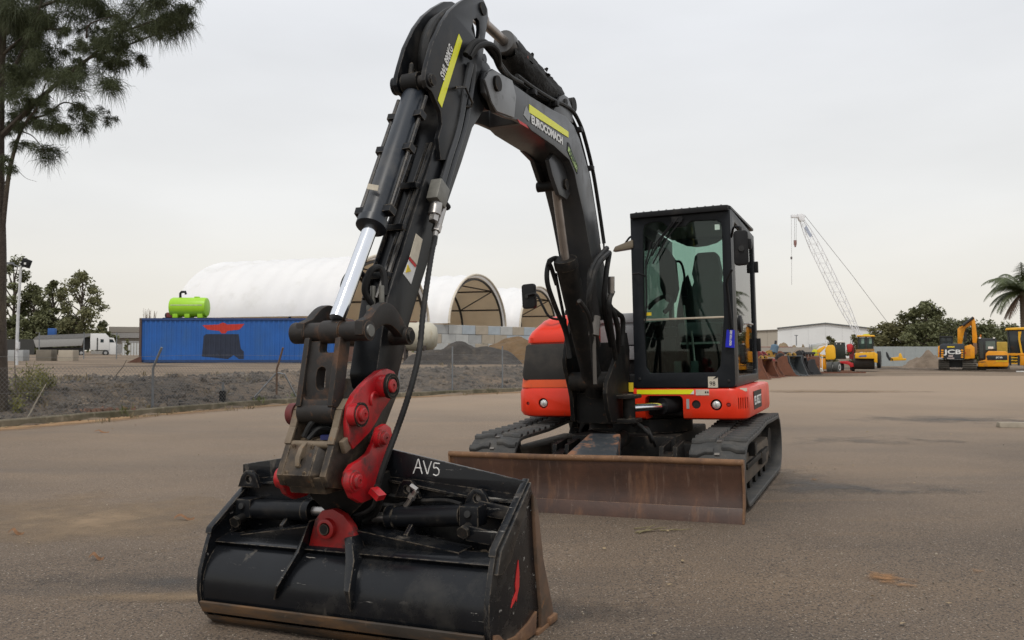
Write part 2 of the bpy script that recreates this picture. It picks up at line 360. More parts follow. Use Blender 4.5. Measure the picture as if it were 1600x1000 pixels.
mTARP = M('torn_black_sleeve', (0.012, 0.012, 0.012), 0.75, bump=(25, 0.9, 0.02))

EXC = bpy.data.objects.new('excavator', None); COL.objects.link(EXC)
EXC.matrix_world = MX
tag(EXC, 'large black and red tracked excavator in the foreground with its boom arched over', 'excavator')

def yz(p): return (p.y, p.z)
def LUs(pix, u): return [yz(LU(x, y, u)) for x, y in pix]

# ---------------- tracks
def loop_path(n=90):
    yf, yr, zf, zr, rf, rr = -1.27, 0.98, 0.295, 0.315, 0.265, 0.285
    pts = []
    for i in range(19):
        a = -90 - 180 * i / 18; pts.append((yf + rf * math.cos(math.radians(a)), zf + rf * math.sin(math.radians(a))))
    pts += [(-0.6, 0.575), (0.0, 0.615), (0.5, 0.605)]
    for i in range(19):
        a = 90 - 180 * i / 18; pts.append((yr + rr * math.cos(math.radians(a)), zr + rr * math.sin(math.radians(a))))
    # resample evenly
    P = [Vector((0, a, b)) for a, b in pts]; P.append(P[0]); seg = [(P[i + 1] - P[i]).length for i in range(len(P) - 1)]; T = sum(seg); o = []
    for k in range(n):
        d = T * k / n; i = 0
        while d > seg[i]: d -= seg[i]; i += 1
        o.append(P[i].lerp(P[i + 1], d / seg[i]))
    return o
def make_track(x0, x1, side):
    nseg = 84; pth = loop_path(nseg); b = B(); cen = Vector((0, -0.15, 0.3))
    inner = []; outer = []
    for i, p in enumerate(pth):
        t = (pth[(i + 1) % nseg] - pth[i - 1]).normalized(); n = Vector((0, t.z, -t.y))
        if n.dot(p - cen) < 0: n = -n
        outer.append((p, n, t))
    bm = b.bm; R = []
    for p, n, t in outer:
        R.append([bm.verts.new((x, p.y + n.y * d, p.z + n.z * d)) for x, d in ((x0, 0.006), (x1, 0.006), (x1, -0.03), (x0, -0.03))])
    for i in range(nseg):
        a, c = R[i], R[(i + 1) % nseg]
        for j in range(4): bm.faces.new((a[j], a[(j + 1) % 4], c[(j + 1) % 4], c[j]))
    bmesh.ops.recalc_face_normals(bm, faces=bm.faces[:])
    belt = b.obj('rubber_track', mRUB, EXC, bev=0.006, seg=1)
    # lugs: left and right rows, staggered, shared mesh
    def lug_mesh(nm, xa, xb, kink):
        q = B(); xm = (xa + xb) / 2
        def sec(x, y0): return [(x, y0 - 0.034, -0.004), (x, y0 - 0.022, 0.026), (x, y0 + 0.022, 0.026), (x, y0 + 0.034, -0.004)]
        q.loft([sec(xa, 0), sec(xm - 0.03, 0), sec(xm + 0.03, kink), sec(xb, kink)])
        o = q.obj(nm, mRUB, belt, bev=0.004, seg=1); return o
    xc = (x0 + x1) / 2
    protos = [lug_mesh('tread_lug', x0 + 0.004, xc - 0.03, 0.03), lug_mesh('tread_lug', xc + 0.03, x1 - 0.004, -0.03)]
    cnt = 42; first = [True, True]
    for k in range(cnt):
        for r in (0, 1):
            p, n, t = outer[(2 * k + r) % nseg]
            if n.z < -0.5: continue
            o = protos[r] if first[r] else protos[r].copy()
            if not first[r]: COL.objects.link(o)
            first[r] = False
            yy = t if t.dot(Vector((0, -n.z, n.y))) > 0 else -t
            X = Vector((1, 0, 0)); Yv = n.cross(X)
            m = Matrix((X, Yv, n)).transposed().to_4x4(); m.translation = Vector((0, p.y + n.y * 0.006, p.z + n.z * 0.006))
            o.matrix_local = m; o.parent = belt
    gd = B()
    for k in range(0, nseg, 2):
        p, n, t = outer[k]; gd.bar(p + Vector((xc - 0.02, 0, 0)) + n * 0.008, p + Vector((xc + 0.02, 0, 0)) + n * 0.008, 0.02, 0.02, n)
    gd.obj('steel_link_row', M('link_steel_worn', (0.16, 0.145, 0.13), 0.5, 0.4, var=0.3), belt)['kind'] = 'stuff'
    # frame, idler, sprocket, rollers
    xi0, xi1 = x0 + 0.09, x1 - 0.09
    b = B(); b.prism([(-1.05, 0.22), (-0.95, 0.40), (0.75, 0.40), (0.85, 0.22), (0.7, 0.14), (-0.9, 0.14)], 'x', xi0, xi1)
    fr = b.obj('track_frame', M('dusty_frame', (0.075, 0.058, 0.042), 0.75, var=0.3, vscale=5, layers=[((0.16, 0.12, 0.08), 3, 0.45, 0.7, 0.85), ((0.03, 0.027, 0.024), 6, 0.55, 0.7, 0.6)], bump=(40, 0.3, 0.005)), EXC, bev=0.015)
    b = B(); xo = x1 - 0.075 if side > 0 else x0 + 0.075
    b.box((xo - 0.0, -0.2, 0.30), (0.03, 1.5, 0.05)); b.box((xo, -0.62, 0.42), (0.09, 0.10, 0.12)); b.box((xo, 0.1, 0.27), (0.05, 0.3, 0.12))
    b.obj('step_bracket', mDRT, fr, bev=0.008)
    b = B(); b.lathe([(-0.10, 0.10), (-0.10, 0.235), (-0.06, 0.245), (-0.05, 0.20), (0.05, 0.20), (0.06, 0.245), (0.10, 0.235), (0.10, 0.1)], (xc, -1.27, 0.295), (1, 0, 0)); b.obj('idler_wheel', mDRT, EXC)
    b = B(); b.lathe([(-0.11, 0.06), (-0.11, 0.14), (-0.06, 0.15), (-0.05, 0.25), (0.05, 0.25), (0.06, 0.17), (0.13, 0.16), (0.13, 0.05)], (xc, 0.98, 0.315), (1, 0, 0))
    for k in range(18):
        a = 2 * PI * k / 18; b.box((xc, 0.98 + 0.255 * math.cos(a), 0.315 + 0.255 * math.sin(a)), (0.06, 0.05, 0.03), Matrix.Rotation(a, 3, 'X'))
    b.obj('drive_sprocket', mDRT, EXC)
    for k in range(5):
        b = B(); b.lathe([(-0.12, 0.05), (-0.12, 0.085), (-0.05, 0.085), (-0.04, 0.06), (0.04, 0.06), (0.05, 0.085), (0.12, 0.085), (0.12, 0.05)], (xc, -0.85 + 0.38 * k, 0.115), (1, 0, 0), 16)
        b.obj('track_roller', mDRT, fr)
make_track(0.77, 1.22, 1)
make_track(-1.22, -0.77, -1)

# ---------------- undercarriage
b = B(); b.box((0, 0, 0.42), (1.0, 1.5, 0.22)); b.box((0, -0.5, 0.36), (1.5, 0.3, 0.2)); b.box((0, 0.5, 0.36), (1.5, 0.3, 0.2)); b.lathe([(0, 0.5), (0.16, 0.5), (0.16, 0.42), (0.24, 0.42)], (0, 0, 0.5), (0, 0, 1), 32)
b.obj('undercarriage_frame', mDRT, EXC, bev=0.02)
b = B()
for s in (-1, 1):
    b.prism([(-0.75, 0.22), (-0.75, 0.50), (-1.05, 0.47), (-1.12, 0.22)], 'x', s * 0.44 - 0.02, s * 0.44 + 0.02)
    b.prism([(-0.75, 0.22), (-0.75, 0.50), (-1.05, 0.47), (-1.12, 0.22)], 'x', s * 0.56 - 0.02, s * 0.56 + 0.02)
b.obj('blade_bracket', mDRT, EXC, bev=0.006)
for s in (-1, 1):
    b = B(); b.bar((s * 0.50, -0.95, 0.36), (s * 0.50, -1.78, 0.22), 0.10, 0.13); b.obj('blade_arm', mDRT, EXC, bev=0.01)
b = B(); b.loft([[(-0.20, -1.78, 0.455), (0.24, -1.78, 0.455), (0.24, -1.78, 0.30), (-0.20, -1.78, 0.30)], [(-0.14, -1.28, 0.60), (0.14, -1.28, 0.60), (0.14, -1.28, 0.42), (-0.14, -1.28, 0.42)]])
b.obj('blade_cylinder_guard', M('scuffed_black', (0.035, 0.04, 0.045), 0.5, layers=[((0.22, 0.10, 0.05), 5, 0.52, 0.6, 0.8), ((0.10, 0.09, 0.08), 12, 0.55, 0.8, 0.7)], bump=(60, 0.3, 0.004)), EXC, bev=0.015)
b = B(); b.cyl((0.02, -0.8, 0.52), (0.02, -1.3, 0.45), 0.07); b.obj('blade_cylinder', mDRT, EXC)
b = B(); b.tube(spline([(0.10, -0.7, 0.62), (0.22, -1.0, 0.66), (0.33, -1.1, 0.6), (0.34, -1.0, 0.5)], 8), 0.016); b.tube(spline([(0.16, -0.7, 0.6), (0.30, -0.98, 0.62), (0.36, -1.05, 0.54), (0.36, -0.95, 0.46)], 8), 0.014); b.obj('blade_hose', mHOSE, EXC)

# ---------------- dozer blade
b = B(); prof = [(1.80, 0.445), (1.835, 0.44), (1.815, 0.34), (1.805, 0.24), (1.815, 0.15), (1.845, 0.08), (1.815, 0.075), (1.785, 0.15), (1.775, 0.24), (1.785, 0.34)]
b.vw(prof, -1.235, 1.235); bl = b.obj('dozer_blade', mRUST, EXC, bev=0.004)
b = B(); b.tube([(x, -1.825 + 0.003 * math.sin(x * 5), 0.448 + 0.003 * math.sin(x * 3)) for x in [-1.25 + 0.05 * i for i in range(51)]], 0.026, 12); b.obj('blade_top_rail', mRUST2, bl)
b = B(); b.vw([(1.83, 0.105), (1.85, 0.11), (1.895, -0.012), (1.87, -0.015)], -1.25, 1.25); b.obj('cutting_edge', mRUST, bl, bev=0.003)
for s in (-1, 1):
    b = B(); b.vw([(1.77, 0.46), (1.85, 0.46), (1.835, 0.34), (1.828, 0.24), (1.84, 0.15), (1.895, 0.0), (1.86, 0.0), (1.77, 0.12)], s * 1.243 - 0.008, s * 1.243 + 0.008); b.obj('blade_end_plate', mRUST2, bl, bev=0.003)
b = B()
for s in (-0.5, 0.5): b.prism([(-1.79, 0.42), (-1.79, 0.06), (-1.66, 0.12), (-1.70, 0.36)], 'x', s - 0.015, s + 0.015)
b.obj('blade_rib', mDRT, bl)

# ---------------- upper structure: right body under the cab
def body_loop(z, x0, x1, yf, yb, r, dx=0.0):
    pts = [(x0, yb, z), (x0, yf, z)]
    for i in range(9):
        a = math.radians(-90 + 90 * i / 8); pts.append((x1 - dx - r + r * math.cos(a), yf + r + r * math.sin(a) * 1.0, z))
    pts.append((x1 - dx, yb, z)); return pts
b = B(); b.loft([body_loop(0.675, 0.09, 1.10, -0.60, 1.0, 0.14), body_loop(0.69, 0.09, 1.125, -0.63, 1.0, 0.16), body_loop(0.73, 0.09, 1.135, -0.645, 1.0, 0.17), body_loop(0.93, 0.09, 1.13, -0.645, 1.0, 0.17), body_loop(0.955, 0.09, 1.12, -0.63, 1.0, 0.16), body_loop(0.966, 0.09, 1.09, -0.60, 1.0, 0.14)])
c1 = B(); c1.prism(rrect(0.20, 0.555, 0.5, 0.895, 0.04), 'y', -0.8, -0.1)
c2 = B(); c2.cyl((0.855, -0.9, 0.812), (0.855, -0.615, 0.812), 0.052, n=24)
c3 = B(); c3.cyl((0.965, -0.9, 0.812), (0.965, -0.625, 0.812), 0.020, n=16)
c4 = B(); c4.cyl((0.675, -0.9, 0.815), (0.675, -0.60, 0.815), 0.040, n=20)
c5 = B()
for k in range(5): c5.box((1.05 + 0.017 * k, -0.55 + 0.03 * k, 0.825), (0.006, 0.3, 0.10))
c6 = B(); c6.box((1.16, 0.45, 0.815), (0.08, 1.0, 0.006))
rb = b.obj('right_body_panel', mRED, EXC, bev=0, cuts=[c1, c2, c3, c4, c5])
b = B(); b.box((0.40, -0.15, 0.80), (0.6, 0.5, 0.2)); b.obj('recess_liner', mDARK, EXC)
def lamp(x, z, yf):
    b = B(); b.lathe([(0, 0.05), (0.012, 0.046), (0.0, 0.040)], (x, yf + 0.03, z), (0, -1, 0)); hl = b.obj('work_lamp', mPLA, EXC)
    b = B(); b.lathe([(0, 0.038), (0.012, 0.036), (0.018, 0.025), (0.02, 0.0)], (x, yf + 0.025, z), (0, -1, 0)); b.obj('lens', mLENS, hl)
    b = B(); b.lathe([(0, 0.006), (0.01, 0.006)], (x, yf + 0.008, z), (0, -1, 0), 10); b.obj('bulb', mSTL, hl)
lamp(0.855, 0.812, -0.645)
b = B(); b.lathe([(0, 0.039), (0.01, 0.038), (0.012, 0.0)], (0.675, -0.62, 0.815), (0, -1, 0)); b.obj('round_cap', mDARK, EXC)
b = B(); b.lathe([(0, 0.016), (0.012, 0.014), (0.013, 0)], (0.965, -0.63, 0.812), (0, -1, 0), 12); b.obj('reflector_stud', M('dull_red', (0.25, 0.02, 0.02), 0.5), EXC)
b = B(); b.box((0.39, -0.6475, 0.930), (0.53, 0.004, 0.042)); b.obj('reflective_strip', mYEL, EXC)
b = B(); b.prism([(0.625, 0.909), (0.66, 0.909), (0.66, 0.945)], 'y', -0.6515, -0.6485); b.obj('strip_end_sticker', mWHT, EXC)
b = B(); b.box((0.735, -0.6475, 0.925), (0.12, 0.004, 0.052)); st = b.obj('notice_sticker', mDECC, EXC)
b = B(); b.box((0.60, -0.6475, 0.82), (0.026, 0.004, 0.09)); b.obj('serial_sticker', mGRYP, EXC)
for q in (0.765, 0.785): 
    b = B(); b.box((q, -0.651, 0.926), (0.012, 0.002, 0.016)); b.obj('printed_mark', mPLA, st)
# side decal
def rside(y, z): return Vector((1.1355, y, z))
b = B(); b.box((1.1355, 0.03, 0.83), (0.003, 0.56, 0.17)); sdc = b.obj('side_decal', mPLA, EXC)
text('ES 85ZT', 'decal_lettering', mWHT, sdc, (1.1385, -0.215, 0.785), (0, 1, 0), (0, 0, 1), 0.115, 0.001, 0.002, fit=(0.49, 0.085))
b = B(); b.box((1.09, -0.575, 0.945), (0.07, 0.003, 0.03), Matrix.Rotation(0.6, 3, 'Z')); b.obj('side_sticker', mDECC, EXC)

# ---------------- upper structure: left body
def lb_loop(z, xl, yf, r, xr=-0.40, yb=1.0):
    pts = [(xr, yb, z), (xr, yf, z)]
    for i in range(9):
        a = math.radians(-90 - 90 * i / 8); pts.append((xl + r + r * math.cos(a), yf + r + r * math.sin(a), z))
    pts.append((xl, yb, z)); return pts
b = B(); b.loft([lb_loop(0.685, -1.06, -0.58, 0.16), lb_loop(0.70, -1.10, -0.62, 0.17), lb_loop(0.74, -1.12, -0.64, 0.17), lb_loop(0.93, -1.12, -0.64, 0.17), lb_loop(0.972, -1.105, -0.62, 0.16)])
c1 = B(); c1.cyl((-0.825, -0.9, 0.822), (-0.825, -0.61, 0.822), 0.05, n=24)
c2 = B(); c2.cyl((-0.99, -0.9, 0.818), (-0.99, -0.60, 0.818), 0.018, n=16)
b.obj('left_body_panel', mRED, EXC, cuts=[c1, c2])
lamp(-0.825, 0.822, -0.64)
b = B(); b.lathe([(0, 0.015), (0.01, 0.013), (0.011, 0)], (-0.99, -0.61, 0.818), (0, -1, 0), 12); b.obj('reflector_stud', M('dull_red', (0.25, 0.02, 0.02), 0.5), EXC)
b = B(); b.loft([lb_loop(0.975, -1.10, -0.625, 0.13), lb_loop(1.00, -1.095, -0.625, 0.13), lb_loop(1.06, -1.088, -0.62, 0.13)])
b.obj('left_trim_band', mORG, EXC)
b = B(); b.loft([lb_loop(1.06, -1.086, -0.615, 0.13), lb_loop(1.20, -1.065, -0.61, 0.13), lb_loop(1.35, -1.03, -0.605, 0.13), lb_loop(1.42, -1.005, -0.60, 0.13)])
b.obj('left_side_frame', mRED, EXC)
b = B(); b.prism([(-1.035, 1.05), (-1.05, 1.10), (-1.005, 1.39), (-0.98, 1.405), (-0.42, 1.405), (-0.42, 1.05)], 'y', -0.624, -0.55); b.obj('black_grille_panel', M('mesh_grille', (0.030, 0.028, 0.026), 0.65, var=0.3, vscale=4, bump=(220, 0.8, 0.004), layers=[((0.07, 0.06, 0.05), 4, 0.5, 0.8, 0.8)]), EXC, bev=0.012)
b = B(); b.loft([lb_loop(1.42, -1.02, -0.625, 0.13), lb_loop(1.47, -1.015, -0.63, 0.13), lb_loop(1.53, -0.985, -0.60, 0.13), lb_loop(1.64, -0.90, -0.48, 0.13), lb_loop(1.685, -0.84, -0.38, 0.13), lb_loop(1.70, -0.80, -0.30, 0.13)])
b.obj('engine_hood', mRED, EXC)
b = B(); b.box((-0.62, 0.25, 1.735), (0.35, 0.6, 0.07)); b.obj('hood_filter_cover', mPLA, EXC, bev=0.02)
b = B(); b.loft([[(x, y, z) for x, y in rrect(-1.08 + d, 1.02 - d, 0.75, 1.28 - d, 0.22, 6)] for z, d in ((0.70, 0.06), (0.76, 0.0), (0.90, 0.0), (0.955, 0.04))]); b.obj('counterweight', mRED, EXC)
b = B(); b.box((-0.17, 0.35, 1.15), (0.55, 0.8, 0.9)); b.obj('centre_housing', mPLA, EXC, bev=0.02)
b = B(); b.box((-0.17, 0.35, 1.655), (0.52, 0.9, 0.10)); b.box((-0.17, -0.06, 1.50), (0.46, 0.04, 0.24)); b.box((-0.17, -0.06, 1.30), (0.46, 0.04, 0.14)); b.obj('centre_hood_cover', mGHOOD, EXC, bev=0.015)
b = B(); b.box((0.0, 0.15, 0.83), (1.7, 1.3, 0.26)); b.obj('revolving_deck', mDRT, EXC, bev=0.02)
b = B(); b.box((0.03, -0.35, 1.0), (0.24, 0.5, 0.18)); b.box((0.03, -0.42, 0.85), (0.16, 0.3, 0.3)); b.obj('valve_cover', mPLA, EXC, bev=0.015)
b = B(); b.box(LV(986, 605, 0.69), (0.045, 0.003, 0.085)); vs = b.obj('warning_sticker', mDECY, EXC)

# ---------------- cab
X0, X1, YF, YB, Z0, Z1 = 0.10, 1.03, -0.63, 1.0, 0.968, 2.60
b = B(); b.prism(rrect(X0, X1, Z0, Z1, 0.03), 'y', YF, YF + 0.055)
wc = [(0.215, 1.16), (0.25, 1.105), (0.86, 1.105), (0.90, 1.16), (0.945, 1.60), (0.952, 2.40), (0.945, 2.46), (0.90, 2.495), (0.70, 2.505), (0.66, 2.495), (0.62, 2.455), (0.47, 2.455), (0.42, 2.505), (0.39, 2.52), (0.30, 2.52), (0.24, 2.50), (0.222, 2.44), (0.205, 1.60)]
c = B(); c.prism(wc, 'y', YF - 0.2, YF + 0.3)
b.obj('cab_front_frame', mCAB, EXC, bev=0.012, cuts=[c])
b = B(); b.prism([(x, z) for x, z in wc], 'y', YF + 0.028, YF + 0.034); b.obj('windscreen', mGLS, EXC, smooth=False)
b = B(); b.box((0.578, YF + 0.02, 1.605), (0.745, 0.025, 0.018)); b.obj('windscreen_divider', M('aluminium_bar', (0.55, 0.48, 0.38), 0.4, 0.6), EXC, bev=0.003)
# right side (door)
b = B(); b.prism([(YF + 0.055, Z0), (YB, Z0 + 0.01), (YB, Z1 - 0.06), (YF + 0.055, Z1 - 0.005)], 'x', X1 - 0.05, X1)
dw = [(-0.40, 1.06), (0.86, 1.06), (0.90, 1.10), (0.90, 2.40), (0.84, 2.45), (-0.36, 2.50), (-0.42, 2.46)]
c = B(); c.prism(dw, 'x', X1 - 0.2, X1 + 0.2)
dr = b.obj('cab_door', mCAB, EXC, bev=0.008, cuts=[c])
b = B(); b.prism(dw, 'x', X1 - 0.028, X1 - 0.022); b.obj('door_glass', mGLS2, dr, smooth=False)
b = B(); b.tube([(X1 + 0.004, 0.0, 1.56), (X1 + 0.045, 0.02, 1.56), (X1 + 0.045, 0.30, 1.56), (X1 + 0.004, 0.32, 1.56)], 0.009, 8); b.obj('door_handle', mSTL, dr)
b = B(); b.lathe([(0, 0.085), (0.025, 0.08), (0.03, 0.06)], (X1 - 0.012, -0.22, 1.55), (1, 0, 0)); b.obj('door_latch_ring', mPLA, dr)
b = B(); b.box((X1 + 0.012, 0.98, 1.36), (0.05, 0.05, 0.14)); b.box((X1 + 0.012, 0.98, 2.2), (0.05, 0.05, 0.12)); b.obj('door_hinge', mPLA, dr, bev=0.006)
b = B(); b.box((X1 - 0.06, -0.12, 1.9), (0.012, 0.03, 1.2)); b.box((X1 - 0.075, 0.35, 1.30), (0.02, 0.10, 0.46)); b.obj('door_pillar', M('yellow_grab', (0.55, 0.40, 0.03), 0.5), dr)
# left side
b = B(); b.prism([(YF + 0.055, Z0), (YB, Z0), (YB, Z1 - 0.06), (YF + 0.055, Z1 - 0.005)], 'x', X0, X0 + 0.04)
c = B(); c.prism([(-0.48, 1.45), (0.86, 1.45), (0.86, 2.42), (-0.48, 2.48)], 'x', X0 - 0.2, X0 + 0.2)
b.obj('cab_left_frame', mCAB, EXC, bev=0.008, cuts=[c])
b = B(); b.prism([(-0.48, 1.45), (0.86, 1.45), (0.86, 2.42), (-0.48, 2.48)], 'x', X0 + 0.018, X0 + 0.024); b.obj('left_window', mGLS2, EXC, smooth=False)
# back
b = B(); b.prism([(X0 + 0.04, Z0), (X1 - 0.05, Z0), (X1 - 0.05, Z1 - 0.012), (X0 + 0.04, Z1 - 0.012)], 'y', YB - 0.05, YB)
rw = [(p.x, p.z) for p in (LV(x, y, -0.97) for x, y in ((1046, 500), (1049, 372), (1058, 378), (1072, 384), (1088, 386), (1104, 384), (1120, 379), (1130, 372)))] + [(0.955, 2.42), (0.955, 1.62)]
c = B(); c.prism(rw, 'y', YB - 0.3, YB + 0.2)
b.obj('cab_rear_frame', mINT, EXC, bev=0.006, cuts=[c])
b = B(); b.prism(rw, 'y', YB - 0.028, YB - 0.022); b.obj('rear_window', mGLS2, EXC, smooth=False)
# roof
b = B(); b.loft([[(x, y, z) for x, y in rrect(X0 + d - 0.004, X1 + 0.006 - d, YF - 0.02 + d, YB + 0.01 - d, 0.05, 4)] for z, d in ((Z1 - 0.005, 0.004), (Z1 + 0.014, 0.002), (Z1 + 0.026, 0.02))]); rf = b.obj('cab_roof', mCAB, EXC)
b = B(); b.box(((X0 + X1) / 2, YF - 0.028, Z1 - 0.008), (X1 - X0 - 0.02, 0.035, 0.05)); b.obj('roof_visor', mPLA, rf, bev=0.008)
b = B()
for k in range(12): b.box((X0 + 0.06 + 0.072 * k, YF + 0.01, Z1 + 0.028), (0.012, 0.02, 0.006))
b.obj('roof_clip', mPLA, rf)
b = B(); b.box(((X0 + X1) / 2, 0.2, Z1 - 0.03), (X1 - X0 - 0.1, 1.5, 0.03)); b.obj('headlining', mINT, rf)
# interior
b = B(); b.box(((X0 + X1) / 2, 0.2, 1.0), (0.84, 1.5, 0.05)); b.obj('cab_floor', mPLA, EXC)
b = B()
hb = [(0.47, 1.60), (0.45, 1.75), (0.45, 1.98), (0.475, 2.03), (0.455, 2.12), (0.49, 2.30), (0.52, 2.335), (0.70, 2.335), (0.735, 2.29), (0.765, 2.12), (0.75, 2.03), (0.79, 1.98), (0.79, 1.60)]
b.prism(hb, 'y', 0.44, 0.56); seat = b.obj('operator_seat', mSEAT, EXC, bev=0.03, seg=3)
b = B(); b.box((0.62, 0.22, 1.52), (0.46, 0.5, 0.14)); b.obj('seat_cushion', mSEAT, seat, bev=0.04, seg=3)
b = B(); b.box((0.62, 0.25, 1.22), (0.36, 0.4, 0.42)); b.obj('seat_base', mPLA, seat, bev=0.02)
for q in (0.33, 0.88):
    b = B(); b.box((q, 0.1, 1.50), (0.11, 0.42, 0.10)); b.box((q, 0.15, 1.25), (0.12, 0.5, 0.4)); cs = b.obj('control_console', mPLA, EXC, bev=0.02)
    b = B(); b.tube(spline([(q, -0.05, 1.55), (q + 0.0, -0.07, 1.66), (q, -0.06, 1.72)], 5), [0.012] * 10 + [0.022], 8); b.sphere((q, -0.06, 1.75), 0.028, 2, (1, 1, 1.6)); b.obj('joystick', mPLA, cs)
b = B(); b.prism([(0.30, 1.40), (0.34, 1.75), (0.40, 2.02), (0.46, 2.10), (0.50, 1.95), (0.52, 1.62), (0.56, 1.45), (0.54, 1.30), (0.34, 1.30)], 'y', 0.20, 0.26); b.obj('armrest_back', mDARK, EXC, bev=0.03)
b = B(); b.prism([(0.245, 2.34), (0.33, 2.34), (0.42, 2.2), (0.44, 1.92), (0.40, 1.78), (0.30, 1.80), (0.25, 1.95)], 'y', -0.15, -0.08); b.obj('hanging_jacket', mDARK, EXC, bev=0.03)
b = B(); b.tube(spline([(0.40, -0.1, 2.2), (0.46, -0.1, 2.18), (0.49, -0.1, 2.05), (0.48, -0.1, 1.90)], 6), 0.012); b.box((0.49, -0.1, 1.88), (0.05, 0.05, 0.07)); b.obj('grab_rail', mPLA, EXC)
b = B(); b.tube([(0.28 + 0.13 * math.cos(a), -0.30 + 0.1 * math.sin(a), 1.74 + 0.10 * math.sin(a) + 0.05 * math.cos(a)) for a in [math.radians(-60 + 18 * i) for i in range(13)]], 0.022, 8); b.obj('lever_loop', mDARK, EXC)
b = B(); b.box((0.56, -0.35, 1.05), (0.50, 0.3, 0.05)); 
for q in (0.46, 0.62): b.box((q, -0.38, 1.14), (0.07, 0.03, 0.14))
b.obj('foot_pedal', M('worn_pedal', (0.15, 0.17, 0.16), 0.5), EXC, bev=0.008)
b = B(); b.bar((0.45, -0.2, 1.38), (0.83, -0.2, 1.38), 0.02, 0.02); b.bar((0.55, -0.24, 1.05), (0.50, -0.22, 1.75), 0.015, 0.015); b.bar((0.60, -0.24, 1.05), (0.57, -0.22, 1.5), 0.015, 0.015); b.obj('control_rod', mSTL, EXC)
b = B(); b.box((0.91, YF + 0.02, 2.43), (0.045, 0.002, 0.05)); b.obj('windscreen_label', M('label_pale', (0.55, 0.7, 0.6), 0.5), EXC)
b = B(); b.box((0.245, YF + 0.02, 1.66), (0.06, 0.002, 0.03)); b.obj('windscreen_label', mDECY, EXC)
# wipers
b = B()
b.tube([LV(1060, 340, 0.66), LV(1035, 370, 0.665), LV(1018, 400, 0.66)], 0.009); b.tube([LV(1068, 340, 0.66), LV(1040, 375, 0.67), LV(1020, 412, 0.665)], 0.007)
b.tube([LV(1018, 378, 0.665), LV(1009, 410, 0.66), LV(1010, 470, 0.66), LV(1008, 505, 0.66)], 0.008); b.tube([LV(1050, 348, 0.67), LV(1022, 384, 0.67), LV(1008, 420, 0.66)], 0.006)
b.box(LV(1058, 343, 0.65), (0.10, 0.03, 0.05)); b.obj('windscreen_wiper', mPLA, EXC)
b = B(); b.tube([LV(989, 428, 0.65), LV(998, 427, 0.70), LV(1008, 431, 0.67)], 0.009); b.obj('window_catch', mPLA, EXC)
# mirrors
b = B(); b.prism(rrect(-0.062, 0.062, -0.155, 0.155, 0.035), 'y', -0.03, 0.03)
m_ = b.obj('wing_mirror', mPLA, EXC, bev=0.012); m_.matrix_local = Matrix.Translation((1.135, -0.76, 2.205)) @ Euler((0.0, 0.0, math.radians(12))).to_matrix().to_4x4()
b = B(); b.lathe([(0, 0.028), (0.015, 0.026), (0.016, 0)], (0, -0.03, -0.01), (0, -1, 0), 14); q = b.obj('mirror_pivot', mDARK, m_)
b = B(); b.box((0.0, 0.032, 0), (0.10, 0.004, 0.27)); b.obj('mirror_glass', M('mirror_silver', (0.8, 0.8, 0.8), 0.03, 1.0), m_)
b = B(); b.tube(spline([(1.02, -0.66, 1.50), (1.0, -0.70, 1.80), (1.0, -0.74, 1.92), (1.05, -0.76, 2.02)], 6), 0.012); b.tube(spline([(1.03, -0.60, 2.33), (1.07, -0.70, 2.40), (1.13, -0.74, 2.39), (1.135, -0.75, 2.35)], 6), 0.011); b.obj('mirror_arm', mPLA, EXC)
b = B(); b.box((1.205, -0.72, 2.24), (0.035, 0.05, 0.09)); b.obj('side_lamp', mPLA, EXC, bev=0.008)
b = B(); b.prism([(-0.115, -0.045), (-0.09, 0.0), (0.085, 0.055), (0.09, 0.0), (0.085, -0.028)], 'y', -0.05, 0.05)
m2 = b.obj('boom_side_mirror', M('mirror_back_tan', (0.16, 0.13, 0.09), 0.5), EXC, bev=0.012); m2.location = LV(977, 385, 0.60)
b = B(); b.tube(spline([LV(990, 369, 0.60), LV(984, 371, 0.60), LV(977, 380, 0.60)], 5), 0.010); b.obj('mirror_arm', mPLA, EXC)
b = B(); b.prism(rrect(-0.075, 0.075, -0.125, 0.125, 0.03), 'y', -0.025, 0.025); m3 = b.obj('wing_mirror', mPLA, EXC, bev=0.012); m3.location = LV(827, 463, 0.55); m3.rotation_euler = (0, math.radians(-2), math.radians(-8))
b = B(); b.lathe([(0, 0.024), (0.012, 0.022), (0.013, 0)], (-0.01, -0.025, 0.0), (0, -1, 0), 14); b.obj('mirror_pivot', mDARK, m3)
b = B(); b.tube(spline([LV(825, 461, 0.60), LV(838, 460, 0.60), LV(848, 478, 0.60), LV(860, 496, 0.58), LV(885, 500, 0.50)], 7), 0.013); b.obj('mirror_arm', mPLA, EXC)
# blue tag and stickers on the cab
tp = LV(1141, 529, 0.665); b = B(); b.prism([(-0.045, -0.075), (0.035, -0.085), (0.042, 0.075), (-0.028, 0.08)], 'y', -0.004, 0.004); tg = b.obj('hire_tag', mBLUE, EXC); tg.location = tp
text('READY FOR HIRE', 'tag_lettering', mWHT, tg, (0.010, -0.006, -0.062), (0.08, 0, 1), (-1, 0, 0.08), 0.026, 0.0005, 0.0008, fit=(0.135, 0.020))
b = B(); b.tube([LV(1137, 448, 0.68), LV(1139, 505, 0.67), LV(1140, 518, 0.67)], 0.004); b.obj('tag_string', mPLA, EXC)
b = B(); b.box(LV(1114, 597, 0.6325), (0.088, 0.004, 0.10)); ns = b.obj('number_sticker', mDECC, EXC)
text('98', 'sticker_number', mPLA, ns, LV(1108.5, 602.5, 0.636), (1, 0, 0), (0, 0, 1), 0.055, 0.0006)
